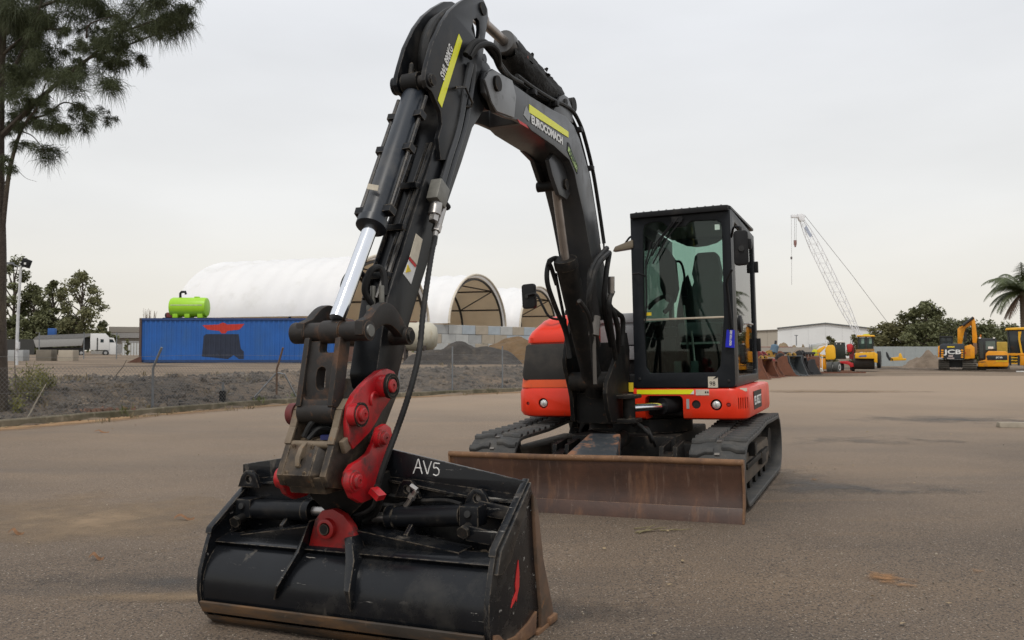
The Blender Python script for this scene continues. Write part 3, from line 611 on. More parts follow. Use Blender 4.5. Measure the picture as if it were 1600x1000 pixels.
b = B(); p = LV(1117, 591, 0.636); b.prism([(p.x - 0.02, p.z - 0.01), (p.x + 0.022, p.z + 0.005), (p.x + 0.03, p.z + 0.03), (p.x + 0.005, p.z + 0.012)], 'y', p.y - 0.001, p.y + 0.001); b.obj('sticker_mark', mPLA, ns)
for q in ((1139, 595), (1000, 592)):
    b = B(); b.lathe([(0, 0.014), (0.01, 0.012), (0.012, 0.0)], LV(*q, 0.63), (0, -1, 0), 10); b.obj('rubber_plug', mDARK, EXC)

# ---------------- king post
pR = LUs([(968, 518), (976, 520), (980, 545), (980, 600), (976, 640), (972, 660), (952, 660), (947, 640), (944, 615), (945, 598), (952, 580), (959, 560), (963, 538), (965, 524)], 0.03)
b = B(); b.prism(pR, 'x', 0.015, 0.055)
kp = b.obj('king_post', mDRT, EXC, bev=0.008)
pL = LUs([(900, 480), (905, 520), (910, 560), (910, 600), (910, 655), (896, 658), (893, 620), (889, 600), (883, 575), (882, 560), (885, 535), (891, 505)], -0.36)
b = B(); b.prism(pL, 'x', -0.385, -0.345); b.obj('post_side_plate', mDRT, kp, bev=0.008)
b = B(); b.box((-0.165, -0.90, 0.80), (0.36, 0.26, 0.28)); b.cyl((-0.345, -1.16, 1.05), (0.015, -1.16, 1.05), 0.085, n=24); b.box((-0.165, -0.85, 1.15), (0.36, 0.10, 0.5)); b.obj('post_block', mDRT, kp, bev=0.015)
b = B(); b.box((0.13, -0.98, 0.905), (0.20, 0.22, 0.035)); b.box((0.13, -0.98, 0.69), (0.20, 0.22, 0.04)); b.cyl((0.14, -0.98, 0.70), (0.14, -0.98, 0.93), 0.055, n=16); b.obj('swing_lug', mDRT, kp, bev=0.01)
b = B(); b.cyl((0.17, -0.97, 0.80), (0.40, -0.60, 0.80), 0.036, n=20); b.obj('swing_rod', mCHR, EXC)
b = B(); b.cyl((0.36, -0.66, 0.80), (0.62, -0.20, 0.80), 0.075, n=20); b.obj('swing_cylinder', mPLA, EXC)
b = B(); b.cyl((-0.2, -0.75, 0.60), (-0.2, -0.75, 1.35), 0.11, n=20); b.obj('post_pin', mDRT, kp)

# ---------------- boom
BT = [(756, 122), (761, 111), (770, 107), (780, 114), (800, 129), (829, 150), (862, 170), (884, 181), (897, 196), (906, 217), (921, 270), (931, 330), (939, 385), (950, 440), (957, 500)]
BB = [(938, 500), (930, 440), (922, 390), (912, 334), (903, 295), (898, 270), (890, 250), (866, 228), (831, 204), (824, 196), (806, 187), (790, 183), (775, 176), (768, 160), (758, 145)]
bo = LUs(BT + BB, 0.02)
b = B(); b.prism(bo, 'x', -0.27, 0.02); 
# slot for the stick between the boom ears
sl_ = B(); sl_.prism(LUs([(700, 60), (783, 90), (786, 200), (700, 240)], -0.13), 'x', -0.235, -0.015)
boom = b.obj('boom', mBOOM, EXC, bev=0.012, cuts=[sl_])
# thicker ear plate at the tip
b = B(); b.prism(LUs([(757, 124), (763, 112), (771, 109), (800, 126), (806, 150), (803, 184), (776, 174), (768, 160)], 0.03), 'x', 0.021, 0.034); b.obj('boom_ear_plate', M('ear_grey', (0.19, 0.195, 0.20), 0.4, var=0.2, layers=[((0.05, 0.045, 0.04), 8, 0.55, 0.8, 0.6)]), boom, bev=0.004)
b = B(); c_ = LU(774, 131, 0.03); b.cyl((-0.30, c_.y, c_.z), (0.055, c_.y, c_.z), 0.05, n=24); b.obj('boom_pin', mDRT, boom)
PIV = c_
# boom cylinder bracket under boom
b = B(); b.prism(LUs([(866, 238), (882, 258), (891, 282), (893, 300), (886, 312), (874, 304), (864, 275), (858, 250)], -0.05), 'x', -0.085, -0.05); b.obj('boom_cylinder_bracket', mBOOM, boom, bev=0.006)
b = B(); b.prism(LUs([(812, 236), (828, 252), (838, 282), (843, 290), (852, 293), (862, 306), (874, 300), (880, 262), (860, 240), (830, 225)], -0.27), 'x', -0.272, -0.235); b.obj('boom_cylinder_bracket', mBOOM, boom, bev=0.006)
b = B(); q = LU(866, 290, -0.14); b.cyl((-0.285, q.y, q.z), (-0.03, q.y, q.z), 0.042, n=20); b.obj('bracket_pin', mDRT, boom)
b = B(); q2 = LU(849, 257, -0.25); b.lathe([(0, 0.045), (0.02, 0.042), (0.022, 0.0)], q2 + Vector((0, -0.02, 0)), (0, -1, -0.5), 16); b.obj('boom_work_lamp', M('lamp_amber', (0.30, 0.24, 0.15), 0.3), boom)
# boom cylinder
A = LU(929, 606, -0.14); Bp = LU(868, 290, -0.14); dd = (Bp - A).normalized(); mid = LU(884, 410, -0.14)
b = B(); b.cyl(A - dd * 0.05, mid, 0.092, n=24); b.lathe([(-0.05, 0.10), (0.0, 0.102), (0.03, 0.095), (0.031, 0.03)], mid, dd); bc = b.obj('boom_cylinder', mDRT, EXC, bev=0)
b = B(); b.cyl(mid, Bp, 0.036, n=20); b.obj('cylinder_rod', mROD2, bc)
b = B(); b.tube(spline([LU(870, 445, -0.24), LU(862, 420, -0.26), LU(858, 408, -0.25), LU(872, 405, -0.24), LU(884, 425, -0.22)], 4), 0.02)
b.tube(spline([LU(884, 418, -0.24), LU(872, 404, -0.27), LU(858, 410, -0.28), LU(855, 440, -0.28), LU(868, 480, -0.27), LU(884, 520, -0.26), LU(890, 560, -0.24)], 7), 0.022); b.tube(spline([LU(868, 428, -0.25), LU(870, 440, -0.26), LU(878, 480, -0.26), LU(888, 530, -0.25)], 6), 0.014); b.obj('boom_hose', mHOSE, bc)
# decals on the boom side
def quadU(name, pix, u, m, parent, th=0.002):
    b = B(); b.prism(LUs(pix, u), 'x', u - 0.001, u + th); return b.obj(name, m, parent, smooth=False)
quadU('reflective_strip', [(827, 163), (888, 206), (888, 215), (827, 176)], 0.022, mYEL, boom)
t0 = LU(830.5, 193, 0.024); t1 = LU(879, 226.5, 0.024); up_ = LU(830.3, 181, 0.024) - t0
ln = (t1 - t0).length
text('EUROCOMACH', 'boom_lettering', mWHT, boom, t0 + Vector((0.001, 0, 0)), t1 - t0, up_, 0.155, 0.0008, 0.007, fit=(ln, up_.length * 1.15))
quadU('boom_badge', [(818, 180), (822, 166), (829, 180), (826, 190)], 0.022, mGRYP, boom)
gd = quadU('green_decal', [(887, 222), (889, 224), (903, 262), (902, 272), (886, 235)], 0.022, mPLA, boom)
quadU('decal_face', [(888.5, 229), (902, 262), (901, 269), (887.5, 236)], 0.0245, mDECG, gd, 0.0015)
t0 = LU(889, 238, 0.027); t1 = LU(901.5, 268, 0.027)
text('AMMTZ', 'decal_lettering', M('decal_dark_green', (0.05, 0.09, 0.03), 0.5), gd, t0, t1 - t0, LU(890, 230, 0.027) - t0, 0.085, 0.0008, 0.001, fit=((t1 - t0).length, 0.06))
quadU('red_reflector', [(808, 186), (822, 195), (826, 201), (812, 193)], 0.021, mDECR, boom)
# hoses along the boom back
for k, (du, r) in enumerate(((0.0, 0.017), (-0.05, 0.019), (-0.10, 0.017), (-0.16, 0.019))):
    b = B(); pts = [(806, 124), (829, 141), (860, 160), (880, 169), (894, 179), (904, 196), (912, 218), (925, 270), (935, 330), (943, 385)]
    P = [LU(x, y, 0.0) + Vector((du, 0, 0.03)) + Vector((0, 0.018, 0)) for x, y in pts]; b.tube(spline(P, 5), r, 8); b.obj('boom_hose', mHOSE, boom)
b = B()
for x, y in ((831, 148), (866, 166), (922, 266), (904, 206)):
    p = LU(x, y, 0.0); b.box((-0.08, p.y + 0.01, p.z + 0.02), (0.22, 0.05, 0.04))
b.obj('hose_clamp', mPLA, boom, bev=0.005)
# lower hose bundle beside the boom foot
hb_ = [[(952, 395, 0.10), (935, 412, 0.12), (925, 440, 0.10), (920, 480, 0.06), (935, 540, 0.04)], [(948, 388, 0.05), (930, 410, 0.08), (921, 438, 0.08), (925, 500, 0.05)], [(952, 396, 0.10), (947, 430, 0.10), (944, 480, 0.06), (955, 540, 0.0)], [(957, 456, 0.10), (952, 470, 0.12), (953, 500, 0.10), (962, 560, 0.05)], [(950, 478, 0.08), (965, 490, 0.10), (973, 500, 0.10), (972, 540, 0.08)], [(948, 470, 0.08), (960, 492, 0.12), (966, 520, 0.10), (966, 550, 0.06)], [(905, 470, 0.06), (918, 490, 0.08), (924, 520, 0.06), (930, 600, 0.03)]]
for h in hb_:
    b = B(); b.tube(spline([LU(x, y, u) for x, y, u in h], 7), 0.024 if h[0][0] > 946 else 0.02, 8); b.obj('swivel_hose', mHOSE, EXC)
b = B(); b.tube(spline([LU(936, 330, 0.04), LU(940, 345, 0.05), LU(943, 375, 0.05), LU(944, 400, 0.06)], 6), 0.008); b.obj('lamp_cable', mHOSE, EXC)
b = B(); b.cyl(LU(930, 495, 0.07), LU(928, 525, 0.07), 0.045, n=14); b.cyl(LU(928, 525, 0.07), LU(930, 600, 0.07), 0.015); b.obj('check_valve', M('grey_valve', (0.10, 0.09, 0.08), 0.5, 0.3), EXC)
b = B(); b.cyl(LU(955, 432, 0.12), LU(955, 458, 0.11), 0.03, n=12); b.obj('hose_fitting', mSTL, EXC)

# ---------------- arm cylinder on top of the boom
P0 = LU(748, 28, -0.12); P1 = LU(880, 166, -0.12); d = (P1 - P0).normalized(); Lc = (P1 - P0).length
rod_end = LU(789, 66, -0.12); cyl_end = P1 - d * 0.0
b = B(); b.cyl(rod_end, P1 - d * 0.10, 0.072, n=24); b.lathe([(-0.02, 0.08), (0.05, 0.082), (0.06, 0.075)], rod_end, d); ac = b.obj('arm_cylinder', M('cylinder_grey', (0.10, 0.10, 0.10), 0.4, var=0.2, layers=[((0.05, 0.045, 0.04), 6, 0.5, 0.8, 0.7)]), EXC)
b = B(); b.cyl(P0, rod_end, 0.034, n=18); b.lathe([(-0.05, 0.05), (0.06, 0.05), (0.1, 0.034)], P0, d); b.obj('cylinder_rod', mROD2, ac)
b = B(); b.cyl((-0.22, P1.y, P1.z), (-0.02, P1.y, P1.z), 0.06, n=20); b.cyl(P1 - d * 0.14, P1, 0.05); b.obj('cylinder_eye', mDRT, ac)
sl0, sl1 = 0.28, 0.86
b = B(); random.seed(3); loops = []
for i in range(15):
    t = sl0 + (sl1 - sl0) * i / 14; p = P0 + d * (Lc * t); n0 = d.orthogonal().normalized(); n1 = d.cross(n0); lp = []
    for j in range(20):
        a = 2 * PI * j / 20; down = max(0, -(n0 * math.cos(a) + n1 * math.sin(a)).z)
        r = 0.082 + 0.10 * down * math.sin(PI * min(1, max(0.0, i / 14)) ) + random.uniform(-0.010, 0.014)
        lp.append(p + (n0 * math.cos(a) + n1 * math.sin(a)) * r + d * random.uniform(-0.02, 0.02))
    loops.append(lp)
b.loft(loops, caps=False); b.obj('torn_sleeve', mTARP, ac, ang=60)
b = B(); random.seed(5)
for i in range(16):
    p = P0 + d * (Lc * random.uniform(sl0, sl1)) ; a = random.uniform(0, 2 * PI); n0 = Vector((math.cos(a) * 1.0, 0.2, math.sin(a))).normalized()
    q = p + n0 * 0.09; s_ = d * random.uniform(0.03, 0.06)
    b.loft([[q - s_, q + s_, q + s_ + Vector((0.004, 0, 0)), q - s_ + Vector((0.004, 0, 0))], [q + n0 * 0.024 - s_ * 0.5, q + n0 * 0.026 + s_ * 0.4, q + n0 * 0.026 + s_ * 0.4 + Vector((0.003, 0, 0)), q + n0 * 0.024 - s_ * 0.5 + Vector((0.003, 0, 0))]])
b.obj('sleeve_tatter', mTARP, ac)
b = B(); b.box(LU(826, 96, -0.045), (0.02, 0.09, 0.06), Matrix.Rotation(-0.5, 3, 'X')); b.obj('red_flap', M('faded_red_flap', (0.16, 0.05, 0.04), 0.7), ac)
# cylinder lug on boom
b = B(); lg = LUs([(866, 170), (872, 160), (876, 151), (882, 148), (888, 152), (894, 168), (896, 192), (866, 178)], 0.0); b.prism(lg, 'x', -0.03, 0.0); b.prism(lg, 'x', -0.24, -0.21); b.obj('cylinder_lug', mBOOM, boom, bev=0.006)
b = B(); q = LU(883, 161, 0.0); b.cyl((-0.26, q.y, q.z), (0.012, q.y, q.z), 0.035, n=16); b.obj('lug_pin', mDRT, boom)

# ---------------- stick (dipper arm)
SR = -0.035; SLf = -0.195
so_ = [(700, 150), (720, 100), (752, 95), (757, 140), (757, 172), (739, 200), (722, 254), (700, 318), (692, 340), (660, 440), (640, 508), (630, 560), (622, 590), (615, 612), (604, 618), (592, 606), (588, 585), (596, 530), (606, 466), (636, 370), (666, 274), (684, 216), (692, 180)]
b = B(); b.prism(LUs(so_, SR), 'x', SLf, SR); stick = b.obj('dipper_arm', mSTK, EXC, bev=0.014)
br = [(663, 125), (664, 112), (668, 95), (676, 66), (690, 35), (703, 16), (718, 3), (733, -6), (745, -6), (755, 0), (761, 14), (762, 28), (757, 60), (752, 105), (735, 150), (712, 200), (700, 250), (688, 250), (684, 216), (690, 195), (688, 175), (683, 163), (674, 143), (666, 136)]
hole = [(739, 30), (744, 28), (748, 33), (749, 45), (747, 68), (742, 60), (736, 45)]
for u0, nm in ((SR, 'bracket_plate'), (SLf - 0.018, 'bracket_plate')):
    off = Vector((0, 0, 0))
    b = B(); b.prism(LUs(br, -0.01), 'x', u0 + 0.001, u0 + 0.029); c = B(); c.prism(LUs(hole if u0 == SR else [(734, 24), (758, 20), (761, 40), (757, 74), (734, 72)], -0.01), 'x', u0 - 0.2, u0 + 0.2)
    b.obj(nm, mSTK, stick, bev=0.004, cuts=[c])
bp = LU(671, 126, -0.01)
b = B(); b.cyl((SLf - 0.045, bp.y, bp.z), (0.008, bp.y, bp.z), 0.038, n=22); b.cyl((SLf - 0.04, bp.y, bp.z), (SLf - 0.015, bp.y, bp.z), 0.05, n=22); b.obj('cylinder_boss', mSTK, stick, bev=0.004)
b = B(); b.lathe([(0, 0.034), (0.012, 0.032), (0.013, 0.0)], (0.006, bp.y, bp.z), (1, 0, 0), 8); b.obj('boss_bolt', mDRT, stick)
q = LU(753, 14, -0.01); b = B(); b.cyl((SLf - 0.03, q.y, q.z), (0.004, q.y, q.z), 0.042, n=20); b.obj('arm_cylinder_pin', mDRT, stick)
q = LU(737, 95, -0.13); b = B(); b.cyl((SLf, q.y, q.z), (SR, q.y, q.z), 0.03); q = LU(675, 95, -0.13); b.cyl((SLf, q.y, q.z), (SR, q.y, q.z), 0.02); b.obj('bracket_spacer', mSTK, stick)
b = B(); b.cyl((SLf + 0.0, PIV.y, PIV.z), (SR, PIV.y, PIV.z), 0.16, n=32); b.obj('pivot_boss', mSTK, stick, bev=0.01)
# big hoses looping inside the bracket
for k, (u, o) in enumerate(((-0.062, 0), (-0.095, 2), (-0.128, 4), (-0.16, 6))):
    b = B(); b.tube(spline([LU(668 - o, 118, u), LU(665 - o, 92, u), LU(669 - o, 62, u), LU(682 - o, 34 + 0.3 * o, u), LU(702, 18 + 0.4 * o, u), LU(722, 20, u), LU(735, 45, u), LU(738, 90, u)], 7), 0.025, 10); b.obj('bracket_hose', mHOSE, stick)
quadU('reflective_strip', [(717, 53), (722, 64), (690, 168), (684, 157)], 0.0 - 0.004, mYEL, stick)
t0 = LU(694, 127, -0.003); t1 = LU(708, 78, -0.003)
text('SWL 890KG', 'load_lettering', mWHT, stick, t0, t1 - t0, LU(688, 120, -0.003) - t0, 0.062, 0.0008, 0.0015, fit=((t1 - t0).length, 0.055))
quadU('warning_sticker', [(650, 365), (660, 374), (651, 414), (640, 401)], SR + 0.001, mDECC, stick)
quadU('warning_sticker', [(639, 405), (650, 417), (642, 444), (630, 428)], SR + 0.001, mWHT, stick)
quadU('warning_triangle', [(637, 413), (642, 424), (634, 426)], SR + 0.004, mDECY, stick); quadU('sticker_stripe', [(640, 402), (650, 414), (649, 418), (639, 406)], SR + 0.004, mDECR, stick)
# side pipes and valve on the stick
for o, r in ((0, 0.022), (9, 0.019)):
    b = B(); b.tube(spline([LU(735 + o * 0.6, 100, 0.02), LU(727 + o, 140, 0.0), LU(716 + o, 200, -0.008), LU(700 + o, 252, -0.008), LU(688 + o * 0.9, 296, -0.008)], 6), r, 10); b.obj('side_pipe', M('pipe_paint', (0.03, 0.032, 0.036), 0.35, var=0.2), stick)
b = B(); b.tube(spline([LU(728, 86, 0.02), LU(740, 68, 0.04), LU(756, 66, 0.06), LU(770, 80, 0.06), LU(783, 108, 0.03), LU(800, 124, 0.0)], 7), 0.021, 10); b.obj('elbow_hose', mHOSE, stick)
b = B(); b.tube(spline([LU(734, 90, 0.03), LU(748, 72, 0.06), LU(766, 70, 0.08), LU(778, 82, 0.08), LU(780, 104, 0.04)], 7), 0.019, 10); b.obj('elbow_hose', mHOSE, stick)
b = B(); b.tube(spline([LU(738, 78, 0.0), LU(752, 66, 0.03), LU(775, 92, 0.04), LU(795, 118, 0.02), LU(815, 130, 0.0)], 7), 0.018, 10); b.obj('elbow_hose', mHOSE, stick)
b = B(); b.tube([LU(712, 137, 0.0), LU(712, 137, 0.03), LU(727, 136, 0.03), LU(738, 160, 0.03), LU(736, 166, 0.02), LU(728, 167, 0.0)], 0.008, 6); b.obj('hose_guard', mBLK, stick)
b = B(); p = LU(686, 303, 0.02); R_ = (LU(690, 290, 0.02) - LU(683, 318, 0.02)).normalized(); ang = math.atan2(R_.y, R_.z)
b.box((0.015, p.y, p.z), (0.07, 0.11, 0.13), Matrix.Rotation(-ang, 3, 'X')); mv = b.obj('valve_block', M('valve_grey', (0.17, 0.165, 0.145), 0.45, 0.2, var=0.25, vscale=20), stick, bev=0.008)
b = B(); b.cyl(LU(682, 318, 0.015), LU(679, 336, 0.015), 0.035, n=14); b.cyl(LU(679, 336, 0.015), LU(677, 346, 0.015), 0.028, n=6); b.cyl(LU(692, 324, 0.015), LU(684, 352, 0.015), 0.022, n=12); b.cyl(LU(684, 352, 0.015), LU(681, 362, 0.015), 0.026, n=6); b.cyl(LU(681, 362, 0.015), LU(678, 382, 0.015), 0.016, n=10); b.obj('hose_coupling', mSTL, mv)
b = B(); b.cyl((0.02, p.y + 0.03, p.z - 0.03), (0.02, p.y + 0.10, p.z - 0.06), 0.02, n=8); b.obj('valve_knob', mPLA, mv)
# the long hitch hose
hp = [LU(680, 370, 0.02), LU(674, 400, 0.05), LU(667, 445, 0.10), LU(661, 490, 0.14), LU(655, 550, 0.17), LU(645, 595, 0.17), LU(633, 635, 0.15), LU(620, 672, 0.12), LU(606, 710, 0.10), LU(594, 745, 0.07), LU(589, 765, 0.05)]
b = B(); sp = spline(hp, 14); b.tube(sp, [0.0135 + (0.0016 if i % 2 else 0) for i in range(len(sp))], 10); b.obj('hitch_hose', mHOSE, EXC)
# front pipes on the stick
for u, r in ((-0.065, 0.013), (-0.09, 0.013), (-0.165, 0.011)):
    b = B(); b.tube([LU(x, y, SR) + Vector((u - SR, -0.018, 0.0)) for x, y in ((684, 225), (666, 280), (636, 372), (606, 466))], r, 8); b.obj('front_pipe', mBLK, stick)
b = B()
for x, y in ((660, 290), (640, 355), (618, 430)):
    p = LU(x, y, SR); b.box((-0.10, p.y - 0.02, p.z), (0.10, 0.05, 0.035))
b.obj('pipe_clamp', mBLK, stick, bev=0.005)
b = B(); b.tube(spline([LU(590, 480, -0.10), LU(578, 470, -0.12), LU(570, 452, -0.13), LU(578, 425, -0.11), LU(592, 418, -0.09), LU(600, 430, -0.07), LU(601, 462, -0.06)], 8), 0.017, 10); b.obj('tip_hose', mHOSE, stick)
b = B(); b.tube(spline([LU(540, 470, -0.20), LU(536, 445, -0.20), LU(548, 425, -0.20), LU(566, 428, -0.2), LU(575, 450, -0.2)], 8), 0.014, 10); b.obj('tip_hose', mHOSE, stick)
p = LU(592, 484, -0.09); b = B(); b.box(p, (0.12, 0.05, 0.05)); b.cyl(p + Vector((0.03, -0.02, 0.0)), p + Vector((0.03, -0.02, 0.12)), 0.014); b.cyl(p + Vector((-0.02, -0.02, 0.0)), p + Vector((-0.02, -0.02, 0.12)), 0.014); b.obj('tip_manifold', M('valve_grey', (0.17, 0.165, 0.145)), stick, bev=0.006)
# ---------------- bucket cylinder
bu = -0.115
a0 = LU(652, 135, bu); a1 = LU(582, 348, bu); a2 = LU(522, 512, bu); d = (a1 - a0).normalized()
b = B(); b.tube([a0, a0 + d * 0.10, a1], [0.045, 0.066, 0.066], 26); b.lathe([(-0.015, 0.066), (-0.012, 0.079), (0.03, 0.079), (0.035, 0.07), (0.036, 0.03)], a1, d, 26)
bcy = b.obj('bucket_cylinder', M('cyl_blue_black', (0.016, 0.021, 0.029), 0.36, var=0.25, vscale=5, layers=[((0.10, 0.06, 0.04), 18, 0.64, 0.76, 0.8, (1, 1, 0.3)), ((0.09, 0.085, 0.08), 3, 0.5, 0.85, 0.6)]), EXC)
b = B(); b.cyl((-0.165, bp.y, bp.z), (-0.065, bp.y, bp.z), 0.058, n=22); b.tube([(bu, bp.y - 0.02, bp.z + 0.04), (bu, bp.y - 0.01, bp.z + 0.10), (bu, bp.y + 0.03, bp.z + 0.06)], 0.015); b.obj('cylinder_eye', mDRT, bcy)
b = B(); b.cyl(a1, a2 - d * 0.05, 0.0375, n=26); b.obj('cylinder_rod', mCHR, bcy)
side = d.cross(Vector((0, -1, 0))).normalized()
for sgn, off in ((1, 0.085), (-1, 0.088)):
    b = B(); o_ = side * (off * sgn) + Vector((0, -0.01, 0.0))
    b.cyl(a0 + d * 0.10 + o_, a1 - d * 0.06 + o_, 0.013 if sgn > 0 else 0.011, n=8)
    for f_ in (0.25, 0.5, 0.93): b.bar(a0 + (a1 - a0) * f_ + o_ * 0.4, a0 + (a1 - a0) * f_ + o_ * 1.25, 0.05, 0.04, d)
    b.obj('cylinder_pipe', mBLK, bcy)
q = LU(590, 296, bu) + Vector((0.0, -0.067, 0.0)); b = B(); b.box(q + Vector((0.01, 0.008, 0)), (0.065, 0.004, 0.028), Matrix.Rotation(0.25, 3, 'Y')); b.obj('cylinder_sticker', mDECC, bcy)

# ---------------- linkage
pc = (-5.045, 1.412); pst = LU(636, 525, 0.05); psk = LU(611, 603, 0.05); plk = (-5.11, 1.04)
b = B(); b.cyl((-0.37, pc[0], pc[1]), (0.055, pc[0], pc[1]), 0.047, n=26); b.cyl((-0.20, pc[0], pc[1]), (-0.09, pc[0], pc[1]), 0.055, n=26); b.cyl((-0.37, pc[0], pc[1]), (-0.29, pc[0], pc[1]), 0.052, n=26); lk = b.obj('link_pin_boss', mLINK, EXC, bev=0.004)
b = B(); b.lathe([(0, 0.03), (0.008, 0.028), (0.009, 0)], (0.055, pc[0], pc[1]), (1, 0, 0), 20); b.obj('pin_end', M('pin_grey', (0.16, 0.16, 0.15), 0.45, 0.5), lk)
def arc_link(x0, x1):
    o1 = []; o2 = []; n = 14; y0, z0 = pc; y1, z1 = pst.y, pst.z
    for i in range(n + 1):
        t = i / n; y = y0 + (y1 - y0) * t; z = z0 + (z1 - z0) * t
        h = math.sin(PI * t); wd = 0.047
        o1.append((y - (0.047 if i == 0 else 0), z + 0.115 * h + wd * (0.75 + 0.25 * (1 - h)))); o2.append((y, z + 0.075 * h - wd * (0.9 - 0.2 * h)))
    b = B(); b.prism(o1 + [(y1 + 0.045, z1 + 0.01), (y1 + 0.03, z1 - 0.03)] + o2[::-1] + [(y0 - 0.05, z0 - 0.02)], 'x', x0, x1); return b.obj('curved_link', mLINK, EXC, bev=0.01)
al = arc_link(0.0, 0.05); arc_link(-0.33, -0.28)
b = B(); b.cyl((-0.30, pst.y, pst.z), (0.07, pst.y, pst.z), 0.045, n=22); b.obj('stick_link_pin', mLINK, EXC, bev=0.004)
b = B(); b.lathe([(0, 0.032), (0.01, 0.03), (0.011, 0)], (0.07, pst.y, pst.z), (1, 0, 0), 18); b.obj('pin_end', mDRT, al)
# H link
b = B(); b.loft([[(-0.278, pc[0] - 0.03, 1.37), (-0.075, pc[0] - 0.03, 1.37), (-0.075, pc[0] + 0.03, 1.37), (-0.278, pc[0] + 0.03, 1.37)], [(-0.278, plk[0] - 0.045, 1.06), (-0.082, plk[0] - 0.045, 1.06), (-0.082, plk[0] + 0.035, 1.06), (-0.278, plk[0] + 0.035, 1.06)]])
c1 = B(); c1.prism([(x, z) for x, z in rrect(-0.195, -0.145, 1.14, 1.25, 0.024)], 'y', -5.4, -4.8)
c2 = B(); c2.prism([(x, z) for x, z in rrect(-0.20, -0.10, 1.315, 1.40, 0.015)], 'y', -5.4, -4.8)
c3 = B(); c3.prism([(x, z) for x, z in rrect(-0.25, -0.09, 1.10, 1.295, 0.02)], 'y', -5.4, -5.118)
hl = b.obj('push_link', mLINK, EXC, bev=0.006, cuts=[c1, c2, c3])
b = B(); b.cyl((-0.279, plk[0], plk[1]), (-0.080, plk[0], plk[1]), 0.054, n=26); b.obj('link_barrel', mLINK, hl, bev=0.006)
b = B()
for x in (-0.265, -0.090): b.bar((x, pc[0] - 0.005, 1.38), (x, plk[0] - 0.015, 1.06), 0.032, 0.085, (0, 1, 0))
b.obj('link_rail', mLINK, hl, bev=0.01)

# ---------------- quick hitch
sp_pix = [(546, 624), (536, 640), (530, 668), (522, 694), (508, 745), (514, 762), (535, 764), (560, 745), (590, 700), (612, 640), (624, 610), (616, 590), (600, 590), (575, 610)]
sd = LUs(sp_pix, -0.045)
b = B(); b.prism(sd, 'x', -0.078, -0.045); hit = b.obj('quick_hitch', mHITCH, EXC, bev=0.006)
b = B(); b.prism(sd, 'x', -0.314, -0.281); b.obj('hitch_side_plate', mHITCH, hit, bev=0.006)
# scraped front edges of the side plates
for x0 in (-0.079, -0.315):
    b = B(); e0 = [LU(546, 624, -0.045), LU(536, 641, -0.045), LU(530, 668, -0.045), LU(522, 695, -0.045)]
    for p, q in zip(e0, e0[1:]): b.bar(Vector((x0 + 0.017, p.y - 0.004, p.z)), Vector((x0 + 0.017, q.y - 0.004, q.z)), 0.036, 0.012, (0, 1, 0))
    b.obj('scraped_edge', mWORN, hit, bev=0.003)
f0 = LU(522, 696, -0.045); f1 = LU(508, 745, -0.045); f2 = LU(516, 764, -0.045)
b = B(); b.prism([(f0.y, f0.z), (f1.y, f1.z), (f2.y, f2.z), (f2.y + 0.05, f2.z + 0.01), (f1.y + 0.05, f1.z), (f0.y + 0.05, f0.z)], 'x', -0.281, -0.135); fp = b.obj('hitch_front_plate', mHITCH, hit, bev=0.006)
b = B(); b.loft([[(-0.134, f0.y, f0.z), (-0.134, f1.y, f1.z), (-0.134, f2.y, f2.z), (-0.134, f2.y + 0.04, f2.z + 0.01), (-0.134, f0.y + 0.04, f0.z)], [(-0.079, f0.y + 0.05, f0.z), (-0.079, f1.y + 0.075, f1.z), (-0.079, f2.y + 0.08, f2.z + 0.01), (-0.079, f2.y + 0.12, f2.z + 0.02), (-0.079, f0.y + 0.09, f0.z)]]); b.obj('hitch_corner_plate', mHITCH, hit, bev=0.004)
b = B(); b.cyl((-0.305, f0.y + 0.015, f0.z), (-0.055, f0.y + 0.015, f0.z), 0.017, n=14); b.obj('front_rod', mWORN, fp)
b = B(); yy = f0.y - 0.004; zz = f0.z
b.prism([(yy + 0.01, zz + 0.015), (yy - 0.03, zz - 0.01), (yy - 0.055, zz - 0.05), (yy - 0.06, zz - 0.09), (yy - 0.03, zz - 0.11), (yy + 0.02, zz - 0.09)], 'x', -0.215, -0.190)
c = B(); c.cyl((-0.4, yy - 0.03, zz - 0.075), (0.0, yy - 0.03, zz - 0.075), 0.016, n=14); b.obj('lifting_lug', mWORN, hit, bev=0.005, cuts=[c])
b = B(); b.prism([(f1.y + 0.02, f1.z - 0.01), (f2.y + 0.02, f2.z - 0.03), (f2.y + 0.15, f2.z - 0.03), (f2.y + 0.15, f1.z)], 'x', -0.278, -0.08); b.prism([(f0.y + 0.06, f0.z + 0.02), (f0.y + 0.06, f1.z), (f0.y + 0.35, f1.z), (f0.y + 0.35, f0.z + 0.08)], 'x', -0.278, -0.08); b.obj('hitch_body', mHITCH, hit, bev=0.008)
b = B(); b.cyl((-0.25, f0.y + 0.08, f0.z + 0.05), (-0.10, f0.y + 0.22, f0.z + 0.07), 0.035, n=14); b.tube(spline([(-0.10, f0.y + 0.06, f0.z + 0.03), (-0.07, f0.y + 0.12, f0.z + 0.06), (-0.12, f0.y + 0.18, f0.z + 0.08)], 6), 0.016); b.obj('hitch_ram', mDARK, hit)  # ram coloured black to paint in the shade between the side plates
b = B(); b.tube(spline([(-0.24, f0.y + 0.04, f0.z + 0.03), (-0.20, f0.y + 0.06, f0.z + 0.10), (-0.14, f0.y + 0.14, f0.z + 0.14), (-0.11, f0.y + 0.24, f0.z + 0.10)], 6), 0.014); b.tube(spline([(-0.21, f0.y + 0.03, f0.z + 0.02), (-0.17, f0.y + 0.07, f0.z + 0.07), (-0.12, f0.y + 0.12, f0.z + 0.05)], 6), 0.011); b.obj('hitch_hose', mHOSE, hit)
